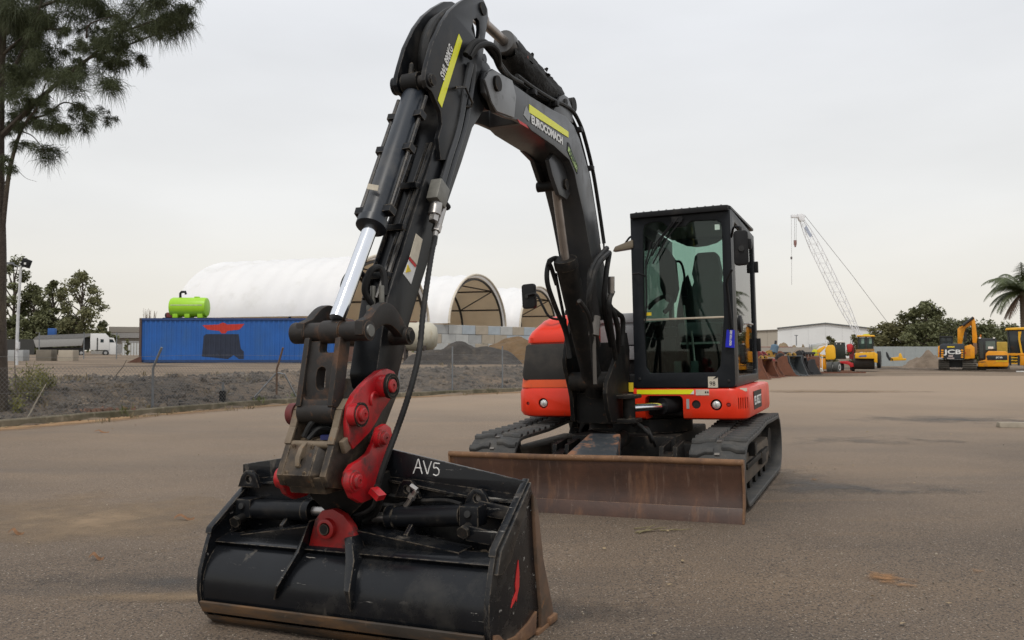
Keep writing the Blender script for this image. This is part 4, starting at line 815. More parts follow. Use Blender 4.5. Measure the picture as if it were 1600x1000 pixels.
b = B(); b.box((-0.12, f0.y + 0.05, f0.z + 0.03), (0.05, 0.04, 0.02), Matrix.Rotation(0.4, 3, 'Z')); b.obj('blue_cap', M('cap_blue', (0.01, 0.015, 0.10), 0.5), hit)
for xx, zz_ in ((-0.26, 0.012), (-0.16, 0.012), (-0.26, -0.10), (-0.16, -0.10)):
    b = B(); q_ = f0.lerp(f1, max(0.0, -zz_ * 8)); b.cyl((xx, q_.y + 0.01, f0.z + zz_ - 0.02), (xx, q_.y - 0.012, f0.z + zz_ - 0.022), 0.012, n=6); b.obj('plate_bolt', mHITCH, hit)
# upper red plates
rp = [(566, 604), (580, 590), (594, 579), (606, 576), (616, 580), (622, 592), (622, 606), (612, 622), (598, 642), (588, 660), (578, 676), (564, 690), (552, 702), (546, 690), (545, 660), (548, 632), (556, 616)]
for x0, x1 in ((-0.0425, -0.010),):
    b = B(); b.prism(LUs(rp, -0.01), 'x', x0, x1); up = b.obj('hitch_cheek_plate', mHRED, hit, bev=0.005)
def boss(cx, cy, u0, u1, r, parent, m1=None, cap=0.6):
    p = LU(cx, cy, u1); s = 1 if u1 > u0 else -1
    b = B(); b.lathe([(0, r * 1.02), (abs(u1 - u0) * 0.75, r), (abs(u1 - u0) * 0.78, r * 0.86), (abs(u1 - u0), r * 0.84), (abs(u1 - u0) + 0.001, 0)], (u0, p.y, p.z), (s, 0, 0), 26); o = b.obj('pin_boss', m1 or mHRED, parent, ang=30)
    b = B(); b.lathe([(0, r * cap), (0.012, r * cap), (0.016, r * cap * 0.85), (0.017, r * 0.2), (0.012, r * 0.18), (0.012, 0)], (u1, p.y, p.z), (s, 0, 0), 20); b.obj('pin_head', mHRED, o, ang=30)
    return o
boss(611, 603, -0.012, 0.045, 0.054, hit); b = B(); p = LU(613, 603, 0.045); b.lathe([(0, 0.060), (0.012, 0.062), (0.024, 0.060), (0.0241, 0.045), (0.02, 0.045), (0.02, 0.03)], (0.026, p.y, p.z), (1, 0, 0), 26); b.obj('pin_washer', mDRT, hit)
boss(566, 648, -0.012, 0.04, 0.052, hit); b = B(); p = LU(568, 648, 0.04); b.lathe([(0, 0.056), (0.008, 0.057), (0.016, 0.056)], (0.018, p.y, p.z), (1, 0, 0), 26); b.obj('pin_washer', mDRT, hit)
p = LU(566, 648, 0.04); b = B(); b.lathe([(0, 0.054), (0.04, 0.052), (0.041, 0)], (-0.315, p.y, p.z), (-1, 0, 0), 24); b.obj('pin_boss', M('boss_dull_red', (0.13, 0.018, 0.018), 0.6, var=0.3, layers=[((0.06, 0.035, 0.03), 9, 0.5, 0.7, 0.8)]), hit)
p = LU(585, 625, -0.008); b = B(); b.tube([(-0.006, p.y + 0.03 * math.cos(a), p.z + 0.035 * math.sin(a)) for a in [math.radians(40 + 20 * i) for i in range(10)]], 0.008, 6); b.obj('weld_ring', mHRED, hit)
b = B(); q = LU(541, 694, -0.03); b.box((-0.03, q.y, q.z), (0.025, 0.07, 0.06), Matrix.Rotation(0.4, 3, 'X')); b.obj('scraped_patch', mWORN, hit, bev=0.005)

# ---------------- tilting bucket (its own sub-tree)
lp_ = [(598, 662), (606, 668), (609, 682), (606, 700), (598, 724), (591, 745), (586, 768), (576, 780), (560, 786), (546, 778), (537, 758), (538, 738), (546, 726), (560, 718), (572, 708), (580, 692), (588, 668)]
b = B(); b.prism(LUs(lp_, 0.0), 'x', -0.01, 0.018); bk_ear = b.obj('bucket_ear', mHRED, EXC, bev=0.005)
b = B(); b.prism(LUs(lp_, 0.0), 'x', -0.375, -0.347); b.obj('bucket_ear', mHRED, EXC, bev=0.005)
boss(600, 685, 0.016, 0.05, 0.042, bk_ear, cap=0.7); boss(558, 752, 0.016, 0.055, 0.050, bk_ear, cap=0.62)
p = LU(558, 752, 0.016); b = B(); b.lathe([(0, 0.052), (0.04, 0.05), (0.041, 0)], (-0.375, p.y, p.z), (-1, 0, 0), 24); b.cyl((-0.375, p.y, p.z), (0.03, p.y, p.z), 0.035); b.obj('pin_boss', mHRED, bk_ear)
p = LU(598, 685, 0.016); b = B(); b.cyl((-0.375, p.y, p.z), (0.016, p.y, p.z), 0.03); b.obj('bucket_pin', mSTL, bk_ear)
b = B(); b.loft([[(-0.345, -5.02, 0.72), (-0.012, -5.02, 0.72), (-0.012, -4.74, 0.74), (-0.345, -4.74, 0.74)], [(-0.33, -5.0, 0.63), (0.0, -5.0, 0.63), (0.0, -4.76, 0.63), (-0.33, -4.76, 0.63)], [(-0.24, -4.97, 0.54), (-0.12, -4.97, 0.54), (-0.12, -4.82, 0.54), (-0.24, -4.82, 0.54)]]); b.obj('tilt_head', mDRT, EXC, bev=0.012)
b = B(); b.cyl((-0.34, -5.06, 0.735), (-0.01, -5.06, 0.735), 0.03, n=14); b.obj('hitch_cross_rod', mDRT, EXC)
b = B(); b.bar(LU(583, 765, 0.05), LU(596, 778, 0.10), 0.05, 0.03); b.obj('hose_bracket', mHRED, bk_ear)
# bucket shell
UL, UR = -0.865, 0.69
sec = [(4.97, 0.405), (5.04, 0.385), (5.10, 0.34), (5.145, 0.27), (5.16, 0.19), (5.15, 0.12), (5.11, 0.06), (5.05, 0.02), (4.95, 0.004), (4.70, 0.0), (4.54, 0.0)]
inn = [(4.54, 0.02), (4.70, 0.022), (4.94, 0.026), (5.03, 0.045), (5.08, 0.08), (5.12, 0.14), (5.13, 0.20), (5.115, 0.265), (5.08, 0.32), (5.02, 0.36), (4.965, 0.38)]
def smooth_prof(p, n=5):
    s = spline([Vector((a, c, 0)) for a, c in p], n); return [(q.x, q.y) for q in s]
b = B(); b.vw(smooth_prof(sec) + smooth_prof(inn), UL + 0.02, UR - 0.02); bk = b.obj('bucket_shell', mBKT, EXC, ang=40)
# sides
sp_ = [(5.09, 0.465), (5.12, 0.40), (5.165, 0.28), (5.175, 0.19), (5.165, 0.12), (5.12, 0.05), (5.05, 0.008), (4.54, 0.0), (4.51, 0.06), (4.61, 0.31), (4.66, 0.62), (4.71, 0.70), (4.74, 0.70), (4.90, 0.58)]
for x0, x1 in ((UL - 0.005, UL + 0.02), (UR - 0.02, UR + 0.005)):
    b = B(); b.vw(sp_, x0, x1); b.obj('bucket_side_plate', mBKT, bk, bev=0.004)
b = B(); b.vw([(4.64, -0.006), (4.635, 0.10), (4.675, 0.33), (4.70, 0.64), (4.655, 0.60), (4.595, 0.32), (4.485, 0.06), (4.475, -0.008)], UR + 0.004, UR + 0.022); b.obj('side_cutter', M('cutter_rust', (0.13, 0.075, 0.045), 0.65, var=0.3, layers=[((0.05, 0.04, 0.03), 7, 0.45, 0.65, 0.6), ((0.25, 0.12, 0.05), 14, 0.58, 0.75, 0.8)], bump=(50, 0.3, 0.004)), bk, bev=0.004)
b = B(); b.vw([(4.64, -0.006), (4.635, 0.10), (4.675, 0.33), (4.70, 0.64), (4.655, 0.60), (4.595, 0.32), (4.485, 0.06), (4.475, -0.008)], UL - 0.022, UL - 0.004); b.obj('side_cutter', mRUST, bk, bev=0.004)
b = B(); b.vw([(4.70, -0.012), (4.70, 0.012), (4.49, 0.014), (4.46, -0.008), (4.49, -0.014)], UL - 0.02, UR + 0.03); b.obj('cutting_edge', mRUST2, bk, bev=0.004)
b = B(); b.box((UR + 0.022, -4.515, 0.018), (0.035, 0.10, 0.036)); b.obj('edge_corner', mRUST2, bk, bev=0.01)
# raised frame on the outer side plate
b = B(); b.vw([(5.08, 0.46), (5.12, 0.37), (5.06, 0.36), (4.98, 0.40), (4.86, 0.53), (4.74, 0.64), (4.73, 0.70)], UR + 0.004, UR + 0.024); b.obj('side_doubler', mBKT, bk, bev=0.004)
b = B(); b.vw([(5.14, 0.13), (5.155, 0.07), (5.10, 0.015), (4.70, 0.005), (4.68, 0.10), (4.78, 0.075), (4.92, 0.06), (5.04, 0.075), (5.10, 0.12)], UR + 0.004, UR + 0.018); b.obj('wear_corner', mRUST2, bk, bev=0.003)
b = B(); b.vw([(4.865, 0.375), (4.885, 0.33), (4.905, 0.275), (4.90, 0.245), (4.935, 0.22), (4.955, 0.19), (4.92, 0.205), (4.90, 0.215), (4.895, 0.20), (4.885, 0.225), (4.862, 0.26), (4.858, 0.32)], UR + 0.0055, UR + 0.009); b.obj('red_side_decal', mDECR, bk)
# top side rails
for x0, x1 in ((UL - 0.012, UL + 0.026), (UR - 0.024, UR + 0.010)):
    b = B(); b.vw([(5.10, 0.47), (5.11, 0.44), (4.90, 0.575), (4.73, 0.69), (4.72, 0.715), (4.90, 0.60)], x0, x1); b.obj('top_rail', mBKT, bk, bev=0.004)
# wear strips on the shell
for (v0, z0, v1, z1, mm_) in ((5.168, 0.135, 5.148, 0.085, mRUST), (5.122, 0.055, 5.075, 0.012, mRUST)):
    b = B(); b.vw([(v0, z0), (v0 + 0.014, z0 - 0.004), (v1 + 0.014, z1 - 0.006), (v1, z1)], UL + 0.02, UR - 0.02); b.obj('wear_strip', M('strip_rust', (0.05, 0.042, 0.035), 0.5, var=0.3, layers=[((0.16, 0.085, 0.035), 4, 0.46, 0.66, 0.75, (0.6, 2, 2)), ((0.26, 0.19, 0.13), 22, 0.64, 0.8, 0.8)]), bk, bev=0.003)
b = B(); b.vw([(5.06, 0.405), (5.075, 0.395), (5.02, 0.36), (4.97, 0.40), (4.97, 0.425)], UL + 0.02, UR - 0.02); b.obj('shell_seam', mBKT, bk, bev=0.003)
# stiffener beams on top of the shell
for x0, x1, z0, z1 in ((-0.74, -0.27, 0.425, 0.50), (-0.05, 0.48, 0.49, 0.425)):
    b = B(); b.loft([[(x0, -5.02, z0), (x0, -5.00, z0 - 0.07 if z0 > 0.45 else z0 - 0.05), (x0, -4.88, z0 - 0.05), (x0, -4.88, z0)], [(x1, -5.02, z1), (x1, -5.00, z1 - 0.09 if z1 > 0.45 else z1 - 0.05), (x1, -4.88, z1 - 0.05), (x1, -4.88, z1)]]); b.obj('top_stiffener', mBKT, bk, bev=0.004)
# red tilt pivot bracket with black ribs
tb = [(-0.31, 0.385), (-0.265, 0.53), (-0.225, 0.575), (-0.165, 0.585), (-0.105, 0.56), (-0.06, 0.51), (-0.03, 0.44), (-0.04, 0.375)]
b = B(); b.prism(tb, 'y', -5.045, -5.00); tp_ = b.obj('tilt_pivot_plate', M('scuffed_red', (0.26, 0.008, 0.008), 0.45, var=0.25, vscale=8, layers=[((0.05, 0.015, 0.012), 7, 0.50, 0.66, 0.6), ((0.02, 0.02, 0.02), 15, 0.6, 0.72, 0.5)], bump=(50, 0.2, 0.004)), bk, bev=0.006)
b = B(); b.lathe([(0, 0.048), (0.03, 0.046), (0.034, 0.038), (0.034, 0.03), (0.015, 0.028), (0.015, 0)], (-0.19, -5.04, 0.495), (0, -1, 0), 26); b.obj('pivot_collar', MATS['scuffed_red'], tp_)
b = B(); b.lathe([(0, 0.027), (0.035, 0.025), (0.036, 0)], (-0.19, -5.045, 0.495), (0, -1, 0), 20); b.obj('pivot_pin', mDRT, tp_)
b = B(); b.loft([[(-0.30, -5.06, 0.50), (-0.285, -5.06, 0.53), (-0.285, -5.0, 0.53), (-0.30, -5.0, 0.50)], [(-0.33, -5.11, 0.39), (-0.305, -5.12, 0.39), (-0.305, -5.0, 0.38), (-0.33, -5.0, 0.38)], [(-0.375, -5.195, 0.25), (-0.36, -5.20, 0.25), (-0.36, -5.10, 0.25), (-0.375, -5.10, 0.25)], [(-0.405, -5.175, 0.18), (-0.398, -5.175, 0.18), (-0.398, -5.13, 0.18), (-0.405, -5.13, 0.18)]]); b.obj('bracket_rib', mBKT, tp_, bev=0.003)
b = B(); b.loft([[(-0.09, -5.06, 0.46), (-0.045, -5.07, 0.47), (-0.04, -5.0, 0.47), (-0.09, -5.0, 0.46)], [(-0.05, -5.11, 0.38), (0.01, -5.13, 0.38), (0.01, -5.02, 0.38), (-0.05, -5.0, 0.38)], [(-0.005, -5.19, 0.26), (0.03, -5.20, 0.26), (0.03, -5.10, 0.26), (-0.005, -5.10, 0.26)], [(0.02, -5.18, 0.17), (0.027, -5.18, 0.17), (0.027, -5.13, 0.17), (0.02, -5.13, 0.17)]]); b.obj('bracket_rib', mBKT, tp_, bev=0.003)
# upper spill plate with white lettering
def ya(u): return -4.74 + 0.06 * (u - 0.69) * 1.0
def apl(u, z, dy=0.0): return (u, ya(u) + dy, z)
b = B(); top = [(-0.88, 0.745), (-0.55, 0.795), (-0.10, 0.850), (0.0, 0.838), (0.69, 0.703)]; bot = [(0.69, 0.62), (0.52, 0.62), (0.36, 0.64), (0.0, 0.695), (-0.30, 0.70), (-0.45, 0.68), (-0.88, 0.65)]
V0 = [apl(u, z, 0) for u, z in top + bot]; V1 = [apl(u, z, 0.018) for u, z in top + bot]; b.loft([V0, V1]); av = b.obj('spill_plate', mBKT, bk, bev=0.003)
for st_ in ([(0.0, 0.0), (0.018, 0.05), (0.030, 0.088), (0.040, 0.045), (0.050, 0.006)], [(0.010, 0.034), (0.030, 0.038), (0.047, 0.036)], [(0.058, 0.084), (0.070, 0.040), (0.080, 0.010), (0.090, 0.045), (0.104, 0.086)], [(0.150, 0.080), (0.134, 0.079), (0.119, 0.077), (0.116, 0.050), (0.130, 0.054), (0.143, 0.044), (0.143, 0.022), (0.130, 0.008), (0.112, 0.012)]):
    b = B(); b.tube([apl(0.115 + x_ * 0.95, 0.724 + z_ * 0.82 - x_ * 0.10, -0.0015) for x_, z_ in [(q.x, q.y) for q in spline([Vector((a_, c_, 0)) for a_, c_ in st_], 5)]], 0.0030, 6); b.obj('paint_stroke', mCHALK, av)
b = B(); low = [(0.69, 0.62), (0.52, 0.62), (0.36, 0.64), (0.0, 0.695), (-0.30, 0.70), (-0.45, 0.68), (-0.88, 0.65)]
b.loft([[apl(u, z, -0.03) for u, z in low] + [apl(u, z - 0.012, -0.03) for u, z in low[::-1]], [apl(u, z, 0.0) for u, z in low] + [apl(u, z - 0.012, 0.0) for u, z in low[::-1]]]); b.obj('plate_flange', mBKT, av, bev=0.002)
b = B(); b.loft([[apl(u, z, -0.005) for u, z in ((0.69, 0.64), (0.1, 0.70), (-0.3, 0.72), (-0.88, 0.67), (-0.88, 0.36), (0.69, 0.34))], [apl(u, z, 0.012) for u, z in ((0.69, 0.64), (0.1, 0.70), (-0.3, 0.72), (-0.88, 0.67), (-0.88, 0.36), (0.69, 0.34))]]); b.obj('rear_wall', mBKT, bk)
for u, z in ((0.47, 0.625), (-0.80, 0.675), (0.11, 0.655)):
    lug = [(u - 0.07, z - 0.04), (u - 0.045, z + 0.02), (u - 0.02, z + 0.045), (u + 0.02, z + 0.045), (u + 0.045, z + 0.02), (u + 0.07, z - 0.04)]
    b = B(); b.prism(lug, 'y', ya(u) - 0.055, ya(u) - 0.032); c = B(); c.cyl((u, ya(u) - 0.2, z), (u, ya(u), z), 0.018, n=16); b.obj('lifting_eye', mBKT, bk, bev=0.003, cuts=[c])
    b = B(); b.cyl((u, ya(u) - 0.031, z + 0.0), (u, ya(u) - 0.0, z), 0.017, n=14); b.obj('eye_plug', M('pale_gap', (0.33, 0.30, 0.27), 0.7), bk)
b = B(); b.loft([[(UL + 0.02, -4.97, 0.40), (UR - 0.02, -4.97, 0.40), (UR - 0.02, -4.74, 0.37), (UL + 0.02, -4.80, 0.41)], [(UL + 0.02, -4.97, 0.375), (UR - 0.02, -4.97, 0.375), (UR - 0.02, -4.74, 0.345), (UL + 0.02, -4.80, 0.385)]]); b.obj('bucket_roof', M('dusty_black', (0.05, 0.045, 0.038), 0.7, var=0.4, vscale=7, layers=[((0.13, 0.11, 0.08), 6, 0.5, 0.75, 0.85)], bump=(40, 0.3, 0.004)), bk)
# tilt cylinders
def tilt_cyl(e, g0, g1, rend, inv):
    e = Vector(e); g0 = Vector(g0); g1 = Vector(g1); rend = Vector(rend); d = (g1 - g0).normalized()
    b = B(); b.tube([g0, g1], 0.049, 24); b.lathe([(-0.012, 0.049), (-0.01, 0.054), (0.03, 0.054), (0.034, 0.03)], g1, d, 24); tcy = b.obj('tilt_cylinder', mBLK, bk)
    b = B(); b.cyl(g1, rend, 0.024, n=18); b.obj('cylinder_rod', mSTL, tcy)
    b = B(); b.box(e, (0.10, 0.10, 0.095)); b.obj('cylinder_end_block', mBLK, tcy, bev=0.012)
    b = B(); b.lathe([(0, 0.018), (0.012, 0.016), (0.013, 0)], e + Vector((0.0, -0.05, 0.012)), (0, -1, 0.2), 12); b.obj('block_port', mDARK, tcy)
    sx_ = 1 if inv else -1
    b = B(); uo = UR - 0.02 if inv else UL + 0.02
    for dy, dz in ((-0.07, -0.06), (0.06, 0.03)):
        b.loft([[(e.x, e.y + dy - 0.01, e.z + dz + 0.03), (e.x, e.y + dy - 0.01, e.z + dz - 0.04), (e.x, e.y + dy + 0.01, e.z + dz - 0.04), (e.x, e.y + dy + 0.01, e.z + dz + 0.03)], [(uo, e.y + dy - 0.01, e.z + dz - 0.0), (uo, e.y + dy - 0.01, e.z + dz - 0.06), (uo, e.y + dy + 0.01, e.z + dz - 0.06), (uo, e.y + dy + 0.01, e.z + dz - 0.0)]])
    b.obj('cylinder_cheek', mBKT, bk, bev=0.004)
    b = B(); b.cyl(e + Vector((0, -0.10, -0.055)), e + Vector((0, 0.08, -0.02)), 0.022, n=14); b.cyl(e + Vector((0, -0.11, -0.06)), e + Vector((0, -0.095, -0.056)), 0.030, n=6); b.obj('cheek_pin', mDRT, tcy)
tilt_cyl((-0.80, -4.88, 0.535), (-0.77, -4.88, 0.525), (-0.43, -4.88, 0.535), (-0.30, -4.88, 0.537), False)
tilt_cyl((0.475, -4.86, 0.56), (0.42, -4.86, 0.555), (0.055, -4.86, 0.528), (-0.06, -4.86, 0.52), True)
b = B(); p = Vector((0.12, -4.86, 0.58)); b.cyl(p, p + Vector((0.06, 0.0, 0.075)), 0.014, n=8); b.cyl(p + Vector((0.03, 0, 0.04)), p + Vector((0.04, 0.0, 0.055)), 0.021, n=6); b.cyl(p + Vector((0.065, 0, 0.08)), p + Vector((0.03, 0, 0.10)), 0.012, n=8); b.obj('grease_fitting', mSTL, bk)
b = B(); b.tube(spline([(-0.02, -4.85, 0.58), (0.05, -4.84, 0.575), (0.11, -4.85, 0.59)], 6), 0.012); b.tube(spline([(0.06, -5.0, 0.70), (0.04, -4.95, 0.62), (-0.02, -4.9, 0.55), (-0.1, -4.88, 0.5)], 6), 0.012); b.obj('bucket_hose', mHOSE, bk)
b = B(); b.tube(spline([(0.05, -5.0, 0.70), (0.02, -4.98, 0.60), (-0.10, -4.95, 0.545), (-0.22, -4.90, 0.56), (-0.34, -4.84, 0.60), (-0.45, -4.82, 0.58)], 7), 0.011); b.obj('bucket_hose', mHOSE, bk)
b = B(); b.tube(spline([(-0.02, -4.80, 0.62), (0.14, -4.80, 0.60), (0.30, -4.81, 0.61), (0.40, -4.83, 0.60)], 7), 0.010); b.obj('bucket_hose', mHOSE, bk)
for u0_, u1_ in ((-0.55, -0.40), (0.16, 0.32)):
    b = B(); b.loft([[(u0_, -4.95, 0.405), (u0_ + 0.02, -4.95, 0.405), (u0_ + 0.02, -4.95, 0.47), (u0_, -4.95, 0.47)], [(u0_, -4.80, 0.405), (u0_ + 0.02, -4.80, 0.405), (u0_ + 0.02, -4.80, 0.58), (u0_, -4.80, 0.58)]]); b.obj('deck_gusset', mBKT, bk, bev=0.003)
random.seed(21); b = B()
for k in range(60):
    u_ = random.uniform(UL + 0.06, UR - 0.06); v_ = random.uniform(4.80, 4.96); b.sphere((u_, -v_, 0.395 + 0.1 * (4.96 - v_) * 0 + 0.004), random.uniform(0.006, 0.022), 1, (1.3, 1, 0.5))
b.obj('soil_clod', M('soil_clod', (0.12, 0.09, 0.06), 0.95, var=0.4, vscale=20), bk, smooth=False)['kind'] = 'stuff'
# ================================================================== SETTING
rnd = random.Random(11)
def wpart(b, name, m, root, parent=None, **k):
    bmesh.ops.translate(b.bm, vec=-LOCS[root.name], verts=b.bm.verts[:])
    return b.obj(name, m, parent or root, **k)
def bp(b, Y, x0, x1, y0, y1, t, dy=0.0):
    p = D(x0, y1, Y + dy); q = D(x1, y0, Y + dy)
    return b.box(((p.x + q.x) / 2, p.y + t / 2, (p.z + q.z) / 2), (abs(q.x - p.x), t, abs(q.z - p.z)))
def pp(b, Y, pix, t, dy=0.0):
    P = [D(x, y, Y + dy) for x, y in pix]
    return b.prism([(p.x, p.z) for p in P], 'y', P[0].y, P[0].y + t)
KERB = [G(-260, 690), G(-90, 675), G(0, 668), G(220, 649), G(445, 631), G(640, 620), G(815, 612), Vector((2.6, 29.0, 0)), Vector((5.2, 31.5, 0))]
EDGE = KERB + [Vector((12, 42, 0)), Vector((40, 46.5, 0)), Vector((90, 50, 0))]
def kerb_y(x):
    if x <= EDGE[0].x: return EDGE[0].y + (x - EDGE[0].x) * 0.6
    for a, c in zip(EDGE, EDGE[1:]):
        if a.x <= x <= c.x: return a.y + (c.y - a.y) * (x - a.x) / (c.x - a.x)
    return 50.0
def fbm(x, y, s, o=4): return noise.fractal(Vector((x * s, y * s, 3.7)), 1.0, 2.0, o)
def gz(x, y):
    s = (y - kerb_y(x)) * 0.75
    if s < 0: return -0.05
    lf = 1 - sstep(3.0, 11.0, x)
    z = lf * (0.06 + 0.54 * sstep(0.5, 4.0, s)) + (1 - lf) * 0.012 * sstep(0, 2, s)
    return z + 0.035 * fbm(x, y, 0.35) * sstep(0.3, 3, s) * (0.3 + 0.7 * lf)
# yard (asphalt)
def kx(y):
    for a, c in zip(EDGE, EDGE[1:]):
        if a.y <= y <= c.y: return a.x + (c.x - a.x) * (y - a.y) / (c.y - a.y)
    return EDGE[0].x + (y - EDGE[0].y) / 0.6
ys = [-30, -20, -12, -6, -3] + [-1 + 0.3 * i for i in range(int(51 / 0.3))]
b = B(); rows = []
for y in ys:
    xl = max(kx(y), -70); xs = [xl + (90 - xl) * (i / 70) ** 1.6 for i in range(71)]
    xs = [xl + (90 - xl) * t for t in [0.5 + 0.5 * math.copysign(abs(2 * i / 90 - 1) ** 1.5, 2 * i / 90 - 1) for i in range(91)]] if xl < -20 else xs
    rows.append([b.bm.verts.new((x, y, hump(x, y) + 0.012 * fbm(x, y, 0.22, 2) * sstep(6, 14, math.hypot(x - 0.5, y - 6)))) for x in xs] )
for r0, r1 in zip(rows, rows[1:]):
    n = min(len(r0), len(r1))
    if len(r0) != len(r1):
        continue
    for i in range(n - 1): b.bm.faces.new((r0[i], r0[i + 1], r1[i + 1], r1[i]))
# stitch rows of different length
for r0, r1 in zip(rows, rows[1:]):
    if len(r0) != len(r1):
        i = j = 0
        while i < len(r0) - 1 or j < len(r1) - 1:
            if j == len(r1) - 1 or (i < len(r0) - 1 and r0[i + 1].co.x < r1[j + 1].co.x): b.bm.faces.new((r0[i], r0[i + 1], r1[j])); i += 1
            else: b.bm.faces.new((r0[i], r1[j + 1], r1[j])); j += 1
mASP = M('weathered_asphalt', (0.158, 0.118, 0.085), 0.82, var=0.22, vscale=0.30, spec=0.25, layers=[
    ((0.090, 0.071, 0.056), 0.30, 0.46, 0.66, 0.75, (0.6, 1.3, 1)), ((0.225, 0.160, 0.105), 0.22, 0.50, 0.72, 0.92, (0.5, 1.4, 1)),
    ((0.066, 0.056, 0.048), 0.55, 0.56, 0.74, 0.65, (0.22, 1.8, 1)), ((0.20, 0.140, 0.090), 0.9, 0.58, 0.76, 0.92, (0.18, 2.4, 1)), ((0.22, 0.135, 0.075), 0.75, 0.67, 0.83, 0.92),
    ((0.042, 0.035, 0.030), 85, 0.49, 0.60, 0.8), ((0.46, 0.40, 0.33), 75, 0.595, 0.675, 0.7), ((0.060, 0.050, 0.043), 3.0, 0.63, 0.74, 0.8), ((0.19, 0.125, 0.075), 14, 0.67, 0.76, 0.9)], bump=(70, 0.8, 0.007))
# asphalt colour blends paler towards the dirt end of the yard
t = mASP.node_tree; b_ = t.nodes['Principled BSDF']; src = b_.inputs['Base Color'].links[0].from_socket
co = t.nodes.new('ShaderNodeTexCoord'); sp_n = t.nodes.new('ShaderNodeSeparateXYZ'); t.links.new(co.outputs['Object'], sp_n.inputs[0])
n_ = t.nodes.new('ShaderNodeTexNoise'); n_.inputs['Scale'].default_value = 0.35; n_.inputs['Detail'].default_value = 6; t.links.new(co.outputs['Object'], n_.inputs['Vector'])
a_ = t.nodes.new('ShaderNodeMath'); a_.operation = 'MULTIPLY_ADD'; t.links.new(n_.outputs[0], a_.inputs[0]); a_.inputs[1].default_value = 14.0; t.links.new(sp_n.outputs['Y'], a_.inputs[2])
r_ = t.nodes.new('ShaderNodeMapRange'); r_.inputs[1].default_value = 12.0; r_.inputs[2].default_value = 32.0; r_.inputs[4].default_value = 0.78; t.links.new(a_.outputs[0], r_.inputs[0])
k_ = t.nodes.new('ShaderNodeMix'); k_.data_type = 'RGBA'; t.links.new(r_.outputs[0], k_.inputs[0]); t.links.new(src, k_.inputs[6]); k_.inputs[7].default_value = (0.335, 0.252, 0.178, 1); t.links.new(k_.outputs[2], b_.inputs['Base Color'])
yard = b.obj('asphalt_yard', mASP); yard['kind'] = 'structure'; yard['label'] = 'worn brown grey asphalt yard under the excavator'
# dirt ground out to the horizon
def axis_pts(lo, hi, st, far):
    p = []; x = lo
    while x < hi: p.append(x); x += st
    s = st * 1.5; a = lo; c = p[-1]; L_, R_ = [], []
    while s < far:
        a -= s; c += s; L_.append(a); R_.append(c); s *= 1.5
    return L_[::-1] + p + R_
X = axis_pts(-34, 40, 0.55, 1500); Yv = [y for y in axis_pts(8, 62, 0.4, 1500) if y > -3000]
b = B(); vv = [[b.bm.verts.new((x, y, gz(x, y))) for x in X] for y in Yv]
for r0, r1 in zip(vv, vv[1:]):
    for i in range(len(X) - 1): b.bm.faces.new((r0[i], r0[i + 1], r1[i + 1], r1[i]))
mDIRT = M('yard_dirt', (0.22, 0.168, 0.12), 0.95, var=0.2, vscale=0.5, spec=0.15, layers=[((0.13, 0.10, 0.075), 0.22, 0.45, 0.62, 0.95, (0.35, 2.2, 1)), ((0.32, 0.25, 0.185), 0.3, 0.52, 0.70, 0.95, (0.3, 2.5, 1)), ((0.10, 0.085, 0.07), 3, 0.55, 0.72, 0.9, (0.5, 1.5, 1)), ((0.34, 0.30, 0.25), 18, 0.62, 0.74, 0.9)], bump=(5, 0.7, 0.08))
gd_ = b.obj('dirt_ground', mDIRT); gd_['kind'] = 'structure'; gd_['label'] = 'bare brown dirt yard beyond the asphalt'
# kerb
b = B(); pts = spline(KERB, 6); prof = [(0.0, -0.03), (0.02, 0.11), (0.045, 0.13), (0.17, 0.13), (0.17, -0.03)]
loops = []
for i, p in enumerate(pts):
    t = (pts[min(i + 1, len(pts) - 1)] - pts[max(i - 1, 0)]).normalized(); n = Vector((-t.y, t.x, 0))
    loops.append([p + n * (o - 0.03) + Vector((0, 0, z + 0.006 * fbm(p.x, p.y, 0.9))) for o, z in prof])
b.loft(loops); kb = b.obj('concrete_kerb', M('mossy_kerb', (0.13, 0.11, 0.075), 0.9, var=0.25, vscale=3, layers=[((0.06, 0.055, 0.03), 2, 0.45, 0.65, 0.95), ((0.26, 0.22, 0.16), 6, 0.55, 0.75, 0.9)], bump=(40, 0.5, 0.01))); kb['kind'] = 'structure'; kb['label'] = 'low mossy concrete kerb along the yard edge'
# leaf litter and orange silt along the kerb
def stain_mat(name, col, scale, sharp, rough=0.95):
    m = M(name, col, rough, var=0.25, vscale=6, bump=(60, 0.4, 0.004)); t = m.node_tree; lk = t.links; b_ = t.nodes['Principled BSDF']
    at = t.nodes.new('ShaderNodeAttribute'); at.attribute_name = 'cover'; co = t.nodes.new('ShaderNodeTexCoord'); n = t.nodes.new('ShaderNodeTexNoise'); n.inputs['Scale'].default_value = scale; n.inputs['Detail'].default_value = 8; n.inputs['Roughness'].default_value = 0.7
    lk.new(co.outputs['Object'], n.inputs['Vector']); a = t.nodes.new('ShaderNodeMath'); a.operation = 'ADD'; lk.new(at.outputs['Fac'], a.inputs[0]); lk.new(n.outputs[0], a.inputs[1])
    r = t.nodes.new('ShaderNodeMapRange'); r.inputs[1].default_value = 1.0 - sharp; r.inputs[2].default_value = 1.0 + sharp; lk.new(a.outputs[0], r.inputs[0]); lk.new(r.outputs[0], b_.inputs['Alpha']); return m
